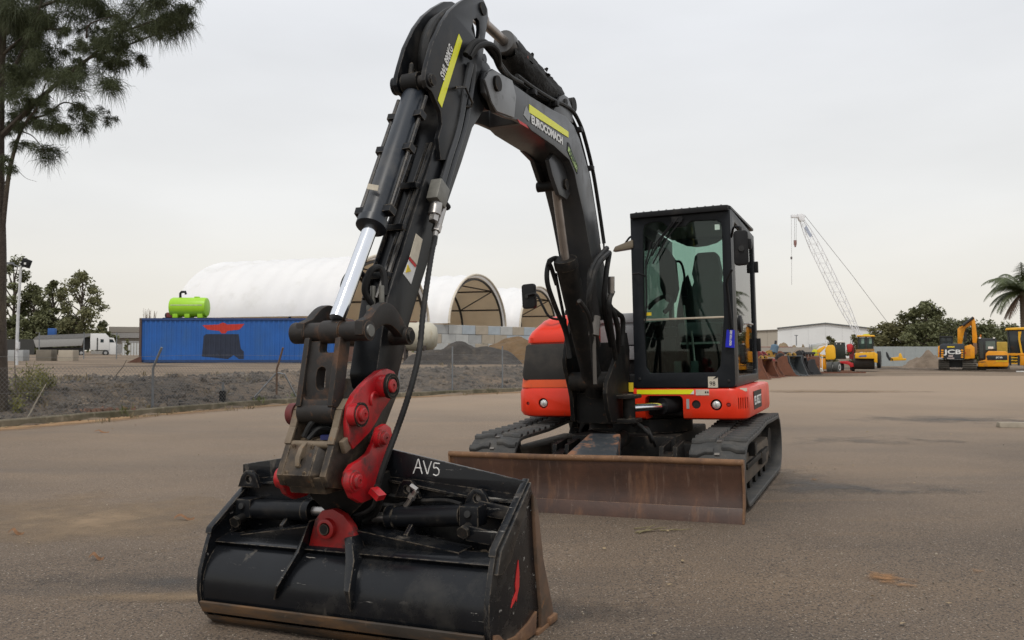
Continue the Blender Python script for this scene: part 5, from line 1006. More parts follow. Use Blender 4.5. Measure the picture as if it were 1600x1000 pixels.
def stain(name, label, grid, m):                  # grid of (point, cover 0..1)
    b = B(); lay = b.bm.verts.layers.float.new('cover'); R = []
    for row in grid:
        q = []
        for p, c in row:
            v = b.bm.verts.new(p); v[lay] = c; q.append(v)
        R.append(q)
    for r0, r1 in zip(R, R[1:]):
        for k in range(len(r0) - 1): b.bm.faces.new((r0[k], r0[k + 1], r1[k + 1], r1[k]))
    o = b.obj(name, m); return tag(o, label, None, None, 'stuff')
KS = spline(KERB, 12)
def kpt(px_lo, px_hi):
    while True:
        i = rnd.randrange(len(KS) - 1); p = KS[i].lerp(KS[i + 1], rnd.random()); q = 800 + FPX * p.x / p.y
        if px_lo < q < px_hi:
            t = (KS[i + 1] - KS[i]).normalized(); return p, Vector((-t.y, t.x, 0))
grid = []
for i, p in enumerate(KS[:-1]):
    t = (KS[i + 1] - p).normalized(); n = Vector((-t.y, t.x, 0)); px = 800 + FPX * p.x / p.y; f = 1.0 if px < 190 else 0.72 + 0.12 * math.sin(px * 0.05)
    grid.append([(p - n * d + Vector((0, 0, 0.006)), (0.75 * f if d < 0.3 else 0.75 * f * (1 - (d - 0.3) / 0.75))) for d in (-0.02, 0.15, 0.3, 0.5, 0.75, 1.05)])
stain('orange_silt', 'orange silt washed up against the kerb', grid, stain_mat('orange_silt', (0.33, 0.20, 0.10), 2.6, 0.30))
def blob(name, label, px, py, rx, ry, m, peak, z=0.006):
    c = G(px, py); g = []
    for i in range(13):
        row = []
        for j in range(13):
            x = (i / 6 - 1); y = (j / 6 - 1); q = Vector((c.x + x * rx, c.y + y * ry, 0)); q.z = hump(q.x, q.y) + 0.012 * fbm(q.x, q.y, 0.22, 2) * sstep(6, 14, math.hypot(q.x - 0.5, q.y - 6)) + z; row.append((q, peak * max(0, 1 - math.hypot(x, y))))
        g.append(row)
    stain(name, label, g, m)
b = B()
def leaf(b, c, s, a, z=0.006, curl=0.25):
    d = Vector((math.cos(a), math.sin(a), 0)); n = Vector((-d.y, d.x, 0))
    w_ = s * rnd.uniform(0.18, 0.35)
    p0 = c - d * s * 0.5 + Vector((0, 0, z)); p1 = c + n * w_ + Vector((0, 0, z + s * curl * rnd.random())); p2 = c + d * s * 0.5 + Vector((0, 0, z + s * curl * 0.5 * rnd.random())); p3 = c - n * w_ + Vector((0, 0, z))
    v = [b.bm.verts.new(p) for p in (p0, p1, p2, p3)]; b.bm.faces.new(v[:3]); b.bm.faces.new((v[0], v[2], v[3]))
for i in range(340):
    p, n = kpt(-250, 640); leaf(b, p - n * (0.03 + abs(rnd.gauss(0, 0.10))), rnd.uniform(0.03, 0.09), rnd.uniform(0, 6.28))
for i in range(260):
    x, y = rnd.uniform(-9, 7), rnd.uniform(3.6, 20)
    if kerb_y(x) - y > 0.5: leaf(b, Vector((x, y, hump(x, y) + 0.006)), rnd.uniform(0.015, 0.05), rnd.uniform(0, 6.28))
lit = b.obj('leaf_litter', M('dry_leaf', (0.30, 0.22, 0.12), 0.85, var=0.5, vscale=4), smooth=False); lit['kind'] = 'stuff'; lit['label'] = 'small dry leaves scattered along the kerb and yard'
def chips(n):
    global V_, F_
    for i in range(n):
        px, py = rnd.uniform(-100, 1700), 600 + 400 * rnd.random() ** 1.3
        c = G(px, py)
        if kerb_y(c.x) - c.y < 0.4: continue
        c.z = hump(c.x, c.y) + 0.012 * fbm(c.x, c.y, 0.22, 2) * sstep(6, 14, math.hypot(c.x - 0.5, c.y - 6)) + 0.004; stone(c, min(0.012, rnd.lognormvariate(-5.4, 0.4)))
# gravel bank stones
b = B(); random.seed(2)
ico = bmesh.new(); bmesh.ops.create_icosphere(ico, subdivisions=1, radius=1); IV = [v.co.copy() for v in ico.verts]; IF = [[v.index for v in f.verts] for f in ico.faces]; ico.free()
V_, F_ = [], []
def stone(c, s):
    o = len(V_); q = Euler((rnd.random() * 6, rnd.random() * 6, rnd.random() * 6)).to_matrix() @ Matrix.Diagonal((s * rnd.uniform(0.7, 1.3), s * rnd.uniform(0.6, 1.0), s * rnd.uniform(0.5, 0.9)))
    for v in IV: V_.append(c + q @ (v * rnd.uniform(0.8, 1.15)))
    for f in IF: F_.append([i + o for i in f])
chips(900); me = bpy.data.meshes.new('loose_chips'); me.from_pydata([tuple(v) for v in V_], [], F_); me.materials.append(M('stone_chip', (0.26, 0.22, 0.17), 0.9, var=0.6, vscale=2))
o = bpy.data.objects.new('loose_chips', me); COL.objects.link(o); tag(o, 'tiny stone chips scattered over the yard', None, None, 'stuff'); V_, F_ = [], []
for i in range(15000):
    x = rnd.uniform(-15, 5.5); s = rnd.uniform(0.4, 4.6) if rnd.random() < 0.85 else rnd.uniform(4.5, 8)
    y = kerb_y(x) + s / 0.75
    stone(Vector((x, y, gz(x, y) + 0.01)), min(0.16, rnd.lognormvariate(-3.15, 0.5)))
xs_g = [-30 + 0.4 * i for i in range(92)]; gb_ = B(); gg = []
for x in xs_g: gg.append([gb_.bm.verts.new((x, kerb_y(x) + s / 0.75, gz(x, kerb_y(x) + s / 0.75) + 0.03 * min(1, (5.3 - s) / 0.5) + 0.05 * fbm(x, s, 1.3) * sstep(0.3, 1, s) - (0.06 if s > 5.2 else 0))) for s in [0.10 + 0.26 * k for k in range(21)]])
for r0, r1 in zip(gg, gg[1:]):
    for k in range(20): gb_.bm.faces.new((r0[k], r1[k], r1[k + 1], r0[k + 1]))
o = gb_.obj('gravel_bed', M('gravel_bed', (0.11, 0.09, 0.07), 0.95, var=0.4, vscale=1.2, layers=[((0.21, 0.15, 0.10), 0.55, 0.44, 0.64, 0.95), ((0.045, 0.042, 0.04), 9, 0.52, 0.62, 0.95), ((0.26, 0.235, 0.205), 14, 0.62, 0.72, 0.95)], bump=(11, 1.0, 0.08))); o['kind'] = 'structure'; o['label'] = 'sloping bed of dark gravel behind the kerb'
me = bpy.data.meshes.new('gravel_bank'); me.from_pydata([tuple(v) for v in V_], [], F_)
me.materials.append(M('dark_gravel', (0.12, 0.105, 0.09), 0.9, var=0.6, vscale=1.6, layers=[((0.20, 0.155, 0.11), 0.8, 0.47, 0.66, 0.95), ((0.05, 0.047, 0.045), 2, 0.5, 0.65, 0.9), ((0.30, 0.27, 0.23), 5, 0.64, 0.7, 0.9)], bump=(20, 0.5, 0.02)))
gb = bpy.data.objects.new('gravel_bank', me); COL.objects.link(gb); gb['kind'] = 'stuff'; gb['label'] = 'dark crushed rock bank behind the wire fence'
# weeds
def weeds(name, label, spots, m, cnt, hgt):
    b = B()
    for (px, py, r) in spots:
        for i in range(cnt):
            c = G(px + rnd.gauss(0, r), py, 0.1); c.z = gz(c.x, c.y); c.y += rnd.uniform(-0.2, 0.3); h = hgt * rnd.uniform(0.4, 1.1); a = rnd.uniform(0, 6.28)
            d = Vector((math.cos(a), math.sin(a), 0)); n = Vector((-d.y, d.x, 0)) * rnd.uniform(0.003, 0.009)
            l = d * h * rnd.uniform(0.1, 0.6)
            b.face([c - n, c + n, c + l * 0.5 + Vector((0, 0, h * 0.6)) + n * 1.6, c + l + Vector((0, 0, h)), c + l * 0.5 + Vector((0, 0, h * 0.6)) - n * 1.6])
    o = b.obj(name, m, smooth=False); return tag(o, label, None, None, 'stuff')
def bush(name, label, spots, m, size, per):
    b = B(); keep_ = []
    for px, py, r, h in spots:
        c = G(px, py, 0.1); c.y += 0.25; keep_.append((Vector((c.x, c.y, gz(c.x, c.y) + h * 0.5)), r))
    for c, r in keep_:
        for i in range(per):
            v = Vector((rnd.gauss(0, 0.45), rnd.gauss(0, 0.45), rnd.gauss(0, 0.5))) * r; p = c + v; a = Vector((rnd.gauss(0, 1), rnd.gauss(0, 1), rnd.gauss(0.6, 0.8))).normalized(); e_ = a.cross(Vector((rnd.gauss(0, 1), rnd.gauss(0, 1), rnd.gauss(0, 1)))).normalized(); s_ = size * rnd.uniform(0.5, 1.3)
            b.face([p - a * s_, p + e_ * s_ * 0.3, p + a * s_, p - e_ * s_ * 0.3])
        for i in range(10): b.tube([c + Vector((0, 0, -r)), c + Vector((rnd.gauss(0, 0.4), rnd.gauss(0, 0.3), 0.3 + rnd.random())) * r], [0.006, 0.003], 3)
    o = b.obj(name, m, smooth=False); return tag(o, label, None, None, 'stuff')
bush('weed_patch', 'yellow green weeds at the foot of the near tree', [(18, 648, 0.22, 0.45), (30, 645, 0.26, 0.6), (42, 647, 0.2, 0.4), (55, 643, 0.24, 0.4), (66, 642, 0.16, 0.3), (12, 652, 0.18, 0.3), (48, 640, 0.2, 0.3)], M('weed_green', (0.17, 0.165, 0.045), 0.7, var=0.5, vscale=3), 0.035, 260)
def anyw(n):
    o_ = []
    for i in range(n):
        px = rnd.uniform(60, 800); o_.append((px, 548 + FPX * CAMH / fpt0(px) - rnd.uniform(2, 34), rnd.uniform(2, 7)))
    return o_
def fpt0(px):
    for a, c in zip(KS, KS[1:]):
        qa, qc = 800 + FPX * a.x / a.y, 800 + FPX * c.x / c.y
        if qa <= px <= qc: return a.y
    return 20.0
weeds('dry_grass', 'dry straw coloured grass scattered over the gravel bank', anyw(30), M('straw', (0.20, 0.16, 0.095), 0.9, var=0.5, vscale=3), 16, 0.17)
weeds('grass_tuft', 'small green tufts along the fence foot', [(196, 643, 4), (402, 627, 6), (462, 621, 5), (600, 612, 5)], M('grass_green', (0.11, 0.13, 0.04), 0.7, var=0.4, vscale=3), 40, 0.18)
b = B()
for i in range(40):
    c = G(rnd.gauss(138, 20), 645, 0.1); c.y += rnd.uniform(0.0, 0.8); b.box((c.x, c.y, 0.12), (rnd.uniform(.04, .14), rnd.uniform(.04, .1), rnd.uniform(.03, .08)), Euler((rnd.random() * 2, rnd.random() * 2, rnd.random() * 6)).to_matrix())
o = b.obj('brick_rubble', M('red_rubble', (0.20, 0.12, 0.085), 0.9, var=0.4, vscale=4), smooth=False); tag(o, 'reddish brick rubble lying behind the kerb', None, None, 'stuff')

# ---------------- wire fence
KO = []
for i, p in enumerate(KS):
    t = (KS[min(i + 1, len(KS) - 1)] - KS[max(i - 1, 0)]).normalized(); KO.append(p + Vector((-t.y, t.x, 0)) * 0.38)
def fpt(px):
    for a, c in zip(KO, KO[1:]):
        qa, qc = 800 + FPX * a.x / a.y, 800 + FPX * c.x / c.y
        if qa <= px <= qc: return a.lerp(c, (px - qa) / (qc - qa))
mPOST = M('galvanised_post', (0.20, 0.215, 0.23), 0.5, 0.4, var=0.2, layers=[((0.12, 0.08, 0.05), 5, 0.6, 0.75, 0.8)])
f0 = fpt(240)
fence = thing('wire_fence', (f0.x, f0.y, 0.05), 'chain link fence with cranked steel posts along the kerb', 'fence')
for px, h, arm in ((-60, 1.15, 0.25), (240, 0.92, 0.42), (433, 0.85, 0.5), (624, 1.35, 0), (707, 1.40, 0), (785, 1.42, 0), (855, 1.42, 0)):
    p = fpt(px); p.z = 0.05; b = B()
    path = [p - Vector((0, 0, 0.2)), p + Vector((0, 0, h))]
    if arm: path = path[:1] + [p + Vector((0, 0, h * 0.96)), p + Vector((0.03, -0.02, h + 0.04)), p + Vector((0.22 if arm < 0.45 else 0.18, -0.10, h + arm))]
    b.tube(path, 0.026 if arm else 0.022, 10); q = wpart(b, 'post', mPOST if px != 433 else M('rusty_post', (0.13, 0.085, 0.06), 0.7, var=0.3), fence)
    if px == 433:
        b = B(); b.tube([p + Vector((0, 0, 0.72)), p + Vector((-0.55, -0.2, 0.05))], 0.02, 8); wpart(b, 'brace', mPOST, fence)
        b = B(); b.tube([p + Vector((0, 0, 0.72)), p + Vector((0.18, 0.05, 0.68)), p + Vector((0.42, 0.3, 0.1))], 0.02, 8); wpart(b, 'brace', mPOST, fence)
b = B(); FL = []
dacc = 0; pts2 = [p for p in KO if -400 < 800 + FPX * p.x / p.y < 870]
Lf = [0]
for a, c in zip(pts2, pts2[1:]): Lf.append(Lf[-1] + (c - a).length)
def along(d):
    d = max(0, min(Lf[-1] - 1e-4, d))
    for i in range(len(Lf) - 1):
        if Lf[i] <= d <= Lf[i + 1]: return pts2[i].lerp(pts2[i + 1], (d - Lf[i]) / (Lf[i + 1] - Lf[i]))
HF = 0.95; d = -HF; WV, WF = [], []
def wire(p, q, r):
    t = (q - p).normalized(); n = t.orthogonal().normalized(); m = t.cross(n); o = len(WV)
    for c in (p, q):
        for j in range(3): WV.append(c + (n * math.cos(2.094 * j) + m * math.sin(2.094 * j)) * r)
    for j in range(3): WF.append((o + j, o + (j + 1) % 3, o + 3 + (j + 1) % 3, o + 3 + j))
while d < Lf[-1]:
    for s0, s1 in ((d, d + HF), (d + HF, d)):
        a, c = along(s0), along(s1)
        if (a - c).length > 0.02: wire(Vector((a.x, a.y, 0.07)), Vector((c.x, c.y, 0.07 + HF)), 0.0030)
    d += 0.085
me = bpy.data.meshes.new('chain_link_mesh'); me.from_pydata([tuple(v - LOCS[fence.name]) for v in WV], [], WF); me.materials.append(M('fence_wire', (0.17, 0.165, 0.16), 0.6, 0.3))
o = bpy.data.objects.new('chain_link_mesh', me); COL.objects.link(o); o.parent = fence; o['kind'] = 'stuff'
for z in (0.08, 0.55, 1.0, 1.2):
    b = B(); b.tube([Vector((p.x, p.y, z + 0.02 * math.sin(i))) for i, p in enumerate(pts2[::3])], 0.003, 4); wpart(b, 'line_wire', M('fence_wire', (0.17, 0.165, 0.16), 0.6, 0.3), fence)
# small things by the fence
p = fpt(343); t = thing('marker_post', (p.x, p.y + 0.25, 0.1), 'short black pipe stub with a grey cap behind the fence', 'pipe stub')
b = B(); b.cyl((0, 0, 0), (0, 0, 0.28), 0.075, n=14); b.obj('base', mPLA, t); b = B(); b.cyl((0.01, 0, 0.28), (0.01, 0, 0.47), 0.03, n=12); b.obj('cap', mPOST, t)
def stick(name, label, pts, r, m, cat):
    P = [Vector(q) for q in pts]; o0 = P[0]
    t = B(); t.tube([q - o0 for q in P], [r * (1 - 0.6 * i / (len(P) - 1)) for i in range(len(P))], 6); o = t.obj(name, m); o.location = o0; return tag(o, label, cat)
mTW = M('dry_twig', (0.14, 0.115, 0.09), 0.9, var=0.3, vscale=8)
stick('leaning_stake', 'pale stake leaning above the weeds by the near tree', [D(40, 660, 15.3), D(55, 630, 15.4), D(72, 600, 15.6)], 0.02, M('pale_stake', (0.42, 0.37, 0.29), 0.8), 'stake')
stick('thin_sapling', 'thin dark upright stem beside the near tree trunk', [D(30, 622, 15.9), D(24, 600, 15.9), D(23, 560, 15.9), D(24, 520, 16)], 0.014, mTW, 'sapling')
stick('dry_sapling', 'bent dry sapling on the rock bank left of the cranked post', [D(190, 610, 21), D(181, 595, 21), D(182, 585, 21), D(192, 573, 21), D(198, 562, 21)], 0.02, mTW, 'sapling')
# litter on the yard: twigs and large leaves
def twig(label, px, py, s):
    p = G(px, py, 0); p.z = hump(p.x, p.y) + 0.008; b = B()
    for k in range(7):
        a = rnd.uniform(-0.5, 0.5) + (0 if k % 2 else PI * 0.15); l = s * rnd.uniform(0.4, 1)
        c = Vector((rnd.uniform(-s, s) * 0.5, rnd.uniform(-s, s) * 0.25, 0.004)); dd = Vector((math.cos(a), math.sin(a), 0.05))
        b.tube([c - dd * l * 0.5, c, c + dd * l * 0.5 + Vector((0, rnd.uniform(-0.02, 0.02), 0.01))], [0.005, 0.004, 0.002], 5)
    o = b.obj('fallen_twig', M('twig_tan', (0.17, 0.14, 0.075), 0.9, var=0.4, vscale=20)); o.location = p; tag(o, label, 'twig')
twig('dry forked twig lying in front of the dozer blade', 1035, 833, 0.26)
def bark(label, px, py, s, a):
    p = G(px, py, 0); p.z = hump(p.x, p.y) + 0.004; b = B()
    n = 7; top = [Vector((s * (i / (n - 1) - 0.5), 0.14 * s * math.sin(i * 1.3), 0.02 * math.sin(i * 0.9) + 0.015)) for i in range(n)]
    lo = [[q + Vector((0, -0.10 * s * math.sin(PI * (i + 0.4) / n), 0)), q + Vector((0, 0.10 * s * math.sin(PI * (i + 0.4) / n), 0.006)), q + Vector((0, 0.02, 0.014))] for i, q in enumerate(top)]
    b.loft(lo); o = b.obj('fallen_leaf', M('brown_leaf', (0.20, 0.10, 0.045), 0.8, var=0.4, vscale=14)); o.location = p; o.rotation_euler = (0, 0, a); tag(o, label, 'leaf')
bark('long orange brown leaf on the asphalt left of the bucket', 288, 805, 0.15, 0.3)
bark('small tan leaf on the asphalt far left of the bucket', 150, 868, 0.085, 0.2)
bark('dark dry leaf near the left edge of the asphalt', 24, 828, 0.10, 0.1)
bark('dark curled leaf on the asphalt near the left kerb', 158, 676, 0.22, 0.0)
blob('orange_clay', 'orange clay smear dried on the asphalt at lower right', 1388, 916, 0.30, 0.42, stain_mat('clay_smear', (0.30, 0.155, 0.065), 9, 0.14), 0.55)
blob('clay_speck', 'small orange clay speck right of the clay smear', 1525, 905, 0.10, 0.14, stain_mat('clay_smear', (0.30, 0.155, 0.065), 9, 0.14), 0.5)
blob('clay_speck', 'faint orange speck behind the right track', 1272, 754, 0.10, 0.2, stain_mat('clay_smear', (0.30, 0.155, 0.065), 9, 0.14), 0.5)
mDKP = stain_mat('dark_asphalt', (0.050, 0.043, 0.037), 1.6, 0.26, 0.55)
for px, py, rx, ry, pk, lab in ((1480, 655, 3.4, 1.6, 0.52, 'dark patch beside the wheel stop'), (1350, 690, 3.0, 1.3, 0.42, 'faint dark patch behind the excavator'), (1260, 760, 0.9, 1.6, 0.55, 'dark patch by the right track'), (240, 905, 1.4, 0.42, 0.5, 'dark patch left of the bucket'), (1400, 775, 1.6, 0.6, 0.40, 'faint dark streak on the right of the yard'), (820, 960, 1.4, 0.5, 0.5, 'dark patch beside the bucket')):
    blob('dark_patch', lab, px, py, rx, ry, mDKP, pk, 0.004)  # darker patches laid over the asphalt colour
blob('dust_drift', 'pale sandy dust drift left of the bucket', 150, 800, 2.4, 1.6, stain_mat('sandy_dust', (0.29, 0.205, 0.125), 1.3, 0.34), 0.60, 0.005)
blob('dust_drift', 'sandy streak across the far right of the yard', 1300, 612, 5, 1.6, stain_mat('sandy_dust', (0.29, 0.205, 0.125), 1.3, 0.34), 0.60, 0.005)
blob('dust_drift', 'narrow sandy ridge near the lower left edge', 330, 928, 1.3, 0.16, stain_mat('sandy_dust', (0.29, 0.205, 0.125), 1.3, 0.34), 0.62, 0.006)
mCHD = stain_mat('churned_dirt', (0.105, 0.078, 0.057), 0.8, 0.35)
blob('churned_dirt', 'dark churned dirt under the yellow machines', 1440, 576, 13, 9, mCHD, 0.85, 0.03)
blob('churned_dirt', 'dark dirt around the bucket row', 1260, 586, 5, 4, mCHD, 0.8, 0.028)
blob('churned_dirt', 'dark dirt edge at the far right of the yard', 1590, 580, 7, 6, mCHD, 0.85, 0.026)
blob('dust_drift', 'thin brown streak across the far yard', 1290, 613, 3.2, 0.5, stain_mat('brown_streak', (0.16, 0.11, 0.07), 1.1, 0.3), 0.6, 0.008)
b = B(); q = G(1600, 668); b.prism([(-0.09, 0), (-0.06, 0.09), (0.06, 0.09), (0.09, 0)], 'x', -0.42, 1.4); o = b.obj('wheel_stop', M('stop_concrete', (0.30, 0.26, 0.20), 0.85, var=0.2, bump=(30, 0.4, 0.01)), bev=0.012); o.location = (q.x, q.y, 0); o.rotation_euler = (0, 0, -0.12); tag(o, 'concrete wheel stop bar at the right edge of the yard', 'wheel stop')

# ---------------- trees
def leaf_cloud(b, clumps, size, per, flat=0.0):
    for c, r in clumps:
        c = Vector(c)
        for i in range(per):
            while True:
                v = Vector((rnd.uniform(-1, 1), rnd.uniform(-1, 1), rnd.uniform(-1, 1)))
                if v.length < 1: break
            v = v * (0.45 + 0.55 * v.length); p = c + Vector((v.x * r, v.y * r, v.z * r * 0.8))
            a = Vector((rnd.gauss(0, 1), rnd.gauss(0, 1), rnd.gauss(0, 0.7))).normalized(); e_ = a.cross(Vector((rnd.gauss(0, 1), rnd.gauss(0, 1), rnd.gauss(0, 1)))).normalized()
            s = size * rnd.uniform(0.5, 1.3)
            b.face([p - a * s, p + e_ * s * 0.45, p + a * s, p - e_ * s * 0.45])
def tree(name, label, base, h, width, m, seed, nclump=16, trunk_frac=0.25, size=0.3, per=110, cat='tree', group=None, shape='round', cr=None):
    global rnd
    keep = rnd; rnd = random.Random(seed)
    t = thing(name, base, label, cat, group=group); tw = h * 0.018 + 0.05
    mB = M('bark', (0.09, 0.07, 0.055), 0.9, var=0.3, vscale=4, bump=(12, 0.5, 0.03)); clumps = []
    b = B(); tops = []
    b.tube([(0, 0, -0.2), (rnd.uniform(-.1, .1), 0, h * 0.3), (rnd.uniform(-.2, .2), 0, h * 0.6), (rnd.uniform(-.3, .3), 0, h * 0.85)], [tw, tw * 0.8, tw * 0.5, tw * 0.15], 8)
    for k in range(nclump):
        f = trunk_frac + (1 - trunk_frac) * (k + 0.5) / nclump; a = rnd.uniform(0, 2 * PI)
        if shape == 'round': rad = width * 0.5 * math.sqrt(max(0.05, 1 - (2 * (f - trunk_frac) / (1 - trunk_frac) - 0.9) ** 2)) * rnd.uniform(0.3, 1.0)
        else: rad = width * 0.5 * (1.05 - f) * rnd.uniform(0.4, 1.1)
        c = Vector((math.cos(a) * rad, math.sin(a) * rad, h * f)); r = (cr or width * 0.17) * rnd.uniform(0.65, 1.25); clumps.append((c, r)); 
        s0 = Vector((0, 0, h * max(0.12, f - 0.22))); b.tube([s0, s0.lerp(c, 0.55) + Vector((0, 0, -0.05 * h * 0.3)), c], [tw * 0.45, tw * 0.3, tw * 0.1], 5)
    b.obj('trunk', mB, t)
    b = B(); leaf_cloud(b, clumps, size, per); b.obj('crown', m, t, smooth=False)
    rnd = keep; return t
mLF1 = M('gum_leaves', (0.17, 0.17, 0.085), 0.6, var=0.5, vscale=0.8, spec=0.3, trans=0.15)
mLF2 = M('dark_leaves', (0.13, 0.138, 0.066), 0.6, var=0.5, vscale=0.8, spec=0.3, trans=0.12)
mLF3 = M('shrub_leaves', (0.15, 0.142, 0.065), 0.6, var=0.5, vscale=0.6, spec=0.3, trans=0.15)
def tb(px, Y, z=0.6): q = D(px, 548, Y); return (q.x, q.y, z)
for px, Y, top, w_, lab, m, sd, nc in ((20, 150, 404, 8, 'tall dark gum tree behind the light pole', mLF2, 1, 24), (52, 152, 446, 7.5, 'shorter dense dark tree right of the light pole', mLF2, 2, 24), (82, 148, 440, 6.5, 'slender tree with a wispy top behind the tipper trailer', mLF2, 3, 22), (128, 145, 428, 9.5, 'broad open crowned gum tree behind the white truck', mLF1, 4, 30), (-30, 150, 420, 9, 'dark gum tree half hidden behind the near trunk', mLF2, 5, 16)):
    Y += 16; h = (548 - top) * Y / FPX + 0.7
    tree('gum_tree', lab, tb(px, Y), h, w_, m, sd, nc, 0.16, 0.34, 150, group=None)
tree('low_tree', 'low dark bushy tree behind the tipper body', tb(65, 162), 7.4, 11, mLF2, 8, 26, 0.06, 0.36, 170)
tree('low_tree', 'low dark tree left of the truck cab', tb(112, 163), 7.0, 10, mLF2, 9, 24, 0.06, 0.36, 170)
tree('low_tree', 'small dark tree to the right of the truck cab', tb(160, 164), 6.2, 5.0, mLF2, 10, 16, 0.08, 0.34, 130)
tree('low_tree', 'low dark tree behind the shade cloth screen', tb(28, 163), 7.2, 9, mLF2, 12, 22, 0.06, 0.36, 160)
for px, Y, top, w_, lab, m, sd, nc in ((1448, 88, 476, 5.2, 'round headed tree above the yellow digger', mLF2, 21, 26),):
    tree('bushy_tree', lab, tb(px, Y, 0), (548 - top) * Y / FPX + 1.32, w_, m, sd, nc, 0.3, 0.2, 200)
for px, Y, top, w_, lab, sd in ((1388, 92, 509, 5.0, 'olive shrub beside the crane pendant line', 31), (1415, 90, 506, 5.6, 'dense shrub left of the round headed tree', 32), (1447, 86, 510, 6.0, 'dark shrub below the round headed tree', 33), (1480, 90, 508, 5.5, 'shrub directly behind the digger cab', 34), (1512, 91, 505, 6.0, 'shrub behind the raised digger boom', 35), (1545, 90, 509, 5.8, 'shrub behind the smaller digger', 36), (1575, 92, 512, 5.5, 'shrub beneath the palm fronds', 37), (1612, 92, 512, 5, 'shrub at the right edge behind the palm', 38)):
    tree('shrub', lab, tb(px, Y, 0), (548 - top) * Y / FPX + 1.32, w_, mLF3 if sd < 33 else mLF2, sd, 28, 0.06, 0.2, 150, 'shrub')
for px, top, lab, sd in ((1297, 527, 'low shrub between the lift and the red loader', 41), (1332, 526, 'low shrub behind the red loader', 42)):
    tree('shrub', lab, tb(px, 75, 0), (548 - top) * 75 / FPX + 1.32, 2.0, mLF3, sd, 12, 0.08, 0.14, 80, 'shrub')
# bare tree behind the container
rnd2 = random.Random(4); q = tb(234, 90); t = thing('bare_tree', q, 'leafless twiggy tree poking up behind the left end of the container', 'tree')
b = B()
for i in range(46):
    a = rnd2.uniform(-0.35, 0.35); h = rnd2.uniform(3.6, 5.4); b.tube([(0, 0, 0.5 * rnd2.random()), (a * 1.2, rnd2.uniform(-.4, .4), h * 0.6), (a * 2.2 + rnd2.gauss(0, 0.2), rnd2.uniform(-.6, .6), h)], [0.05, 0.03, 0.012], 4)
b.obj('branches', M('bare_twigs', (0.20, 0.15, 0.11), 0.9), t)

# near casuarina
def needle_tuft(b, c, r, n, droop, w_=0.0045):
    for i in range(n):
        a = Vector((rnd.gauss(0, 1), rnd.gauss(0, 1), rnd.gauss(0.25, 0.8))).normalized()
        st = c + Vector((rnd.gauss(0, 0.22), rnd.gauss(0, 0.22), rnd.gauss(0, 0.16))) * r
        L_ = r * rnd.uniform(0.5, 1.15); side = a.cross(Vector((0, 1, 0.2))).normalized() * w_
        p1 = st + a * L_ * 0.5 + Vector((0, 0, -droop * L_ * 0.12)); p2 = st + a * L_ * 0.85 + Vector((0, 0, -droop * L_ * 0.55))
        v = [b.bm.verts.new(q) for q in (st - side, st + side, p1 + side, p1 - side, p2)]
        b.bm.faces.new(v[:4]); b.bm.faces.new((v[3], v[2], v[4]))
base = D(-12, 655, 15.4); base.z = 0.05
near = thing('casuarina_tree', base, 'tall she oak with drooping needle foliage at the left edge', 'tree')
mBK2 = M('casuarina_bark', (0.055, 0.042, 0.032), 0.9, var=0.4, vscale=6, bump=(25, 0.8, 0.03), layers=[((0.11, 0.09, 0.06), 5, 0.5, 0.7, 0.9, (1, 1, 0.25))])
b = B(); TR = [(-12, 665), (-10, 600), (-11, 500), (-9, 400), (-10, 300), (-9, 200), (-6, 100), (0, 0), (6, -120), (10, -300), (14, -500)]
b.tube(spline([D(x, y, 15.4) for x, y in TR], 4), [0.25 - 0.0042 * i for i in range(41)], 14); wpart(b, 'trunk', mBK2, near)
LIMBS = [([(2, 212), (25, 190), (50, 165), (78, 140), (102, 120), (140, 90), (168, 66), (190, 50), (212, 22), (228, 0)], 0.055, 0.2), ([(4, 360), (8, 320), (16, 262), (30, 212), (44, 186), (58, 168), (72, 130)], 0.05, -0.2), ([(44, 186), (75, 178), (100, 160), (130, 170), (152, 186), (172, 190)], 0.02, 0.0), ([(140, 90), (165, 82), (200, 70), (240, 55), (275, 45)], 0.03, 0.3), ([(190, 50), (220, 40), (255, 28), (285, 30)], 0.025, 0.2), ([(135, 60), (138, 40), (160, 30), (200, 20)], 0.02, -0.3), ([(0, 130), (20, 110), (45, 60), (60, 20), (75, -40)], 0.05, -0.4), ([(0, 90), (40, 55), (80, 45), (105, 52)], 0.025, -0.5), ([(33, 205), (50, 212), (64, 228), (70, 240)], 0.014, 0.1), ([(6, 290), (20, 262), (40, 278), (58, 284)], 0.008, 0.2), ([(0, 60), (40, 20), (90, 0), (140, -30)], 0.05, -0.2)]
for pts, r, dy in LIMBS:
    b = B(); P = spline([D(x, y, 15.4 + dy * (i / len(pts))) for i, (x, y) in enumerate(pts)], 4); b.tube(P, [r * (1 - 0.8 * i / (len(P) - 1)) for i in range(len(P))], 7); wpart(b, 'limb', mBK2, near)
TUFT = [(120, 108, 22), (60, 160, 18), (48, 192, 14), (150, 72, 20), (208, 40, 26), (24, 196, 14), (40, 30, 44), (255, 18, 40), (276, 42, 34), (228, 40, 38), (205, 20, 38), (182, 56, 30), (160, 86, 30), (128, 72, 20), (92, 104, 36), (108, 128, 36), (166, 126, 34), (190, 98, 22), (72, 184, 24), (94, 196, 24), (124, 190, 28), (148, 186, 14), (170, 190, 14), (70, 240, 30), (22, 142, 32), (62, 18, 50), (104, 6, 40), (14, 180, 20), (50, 62, 40), (6, 60, 60), (62, 92, 22), (4, 122, 46), (22, 262, 14), (30, 225, 16), (135, 5, 34), (165, 20, 30), (215, 90, 18), (290, 8, 26), (14, 250, 14), (100, 75, 18), (20, -30, 70), (90, -40, 60), (180, -30, 60), (250, -30, 50), (125, 110, 20), (150, 60, 22), (45, 120, 26), (36, 170, 18)]
b = B()
rt_ = random.Random(31)
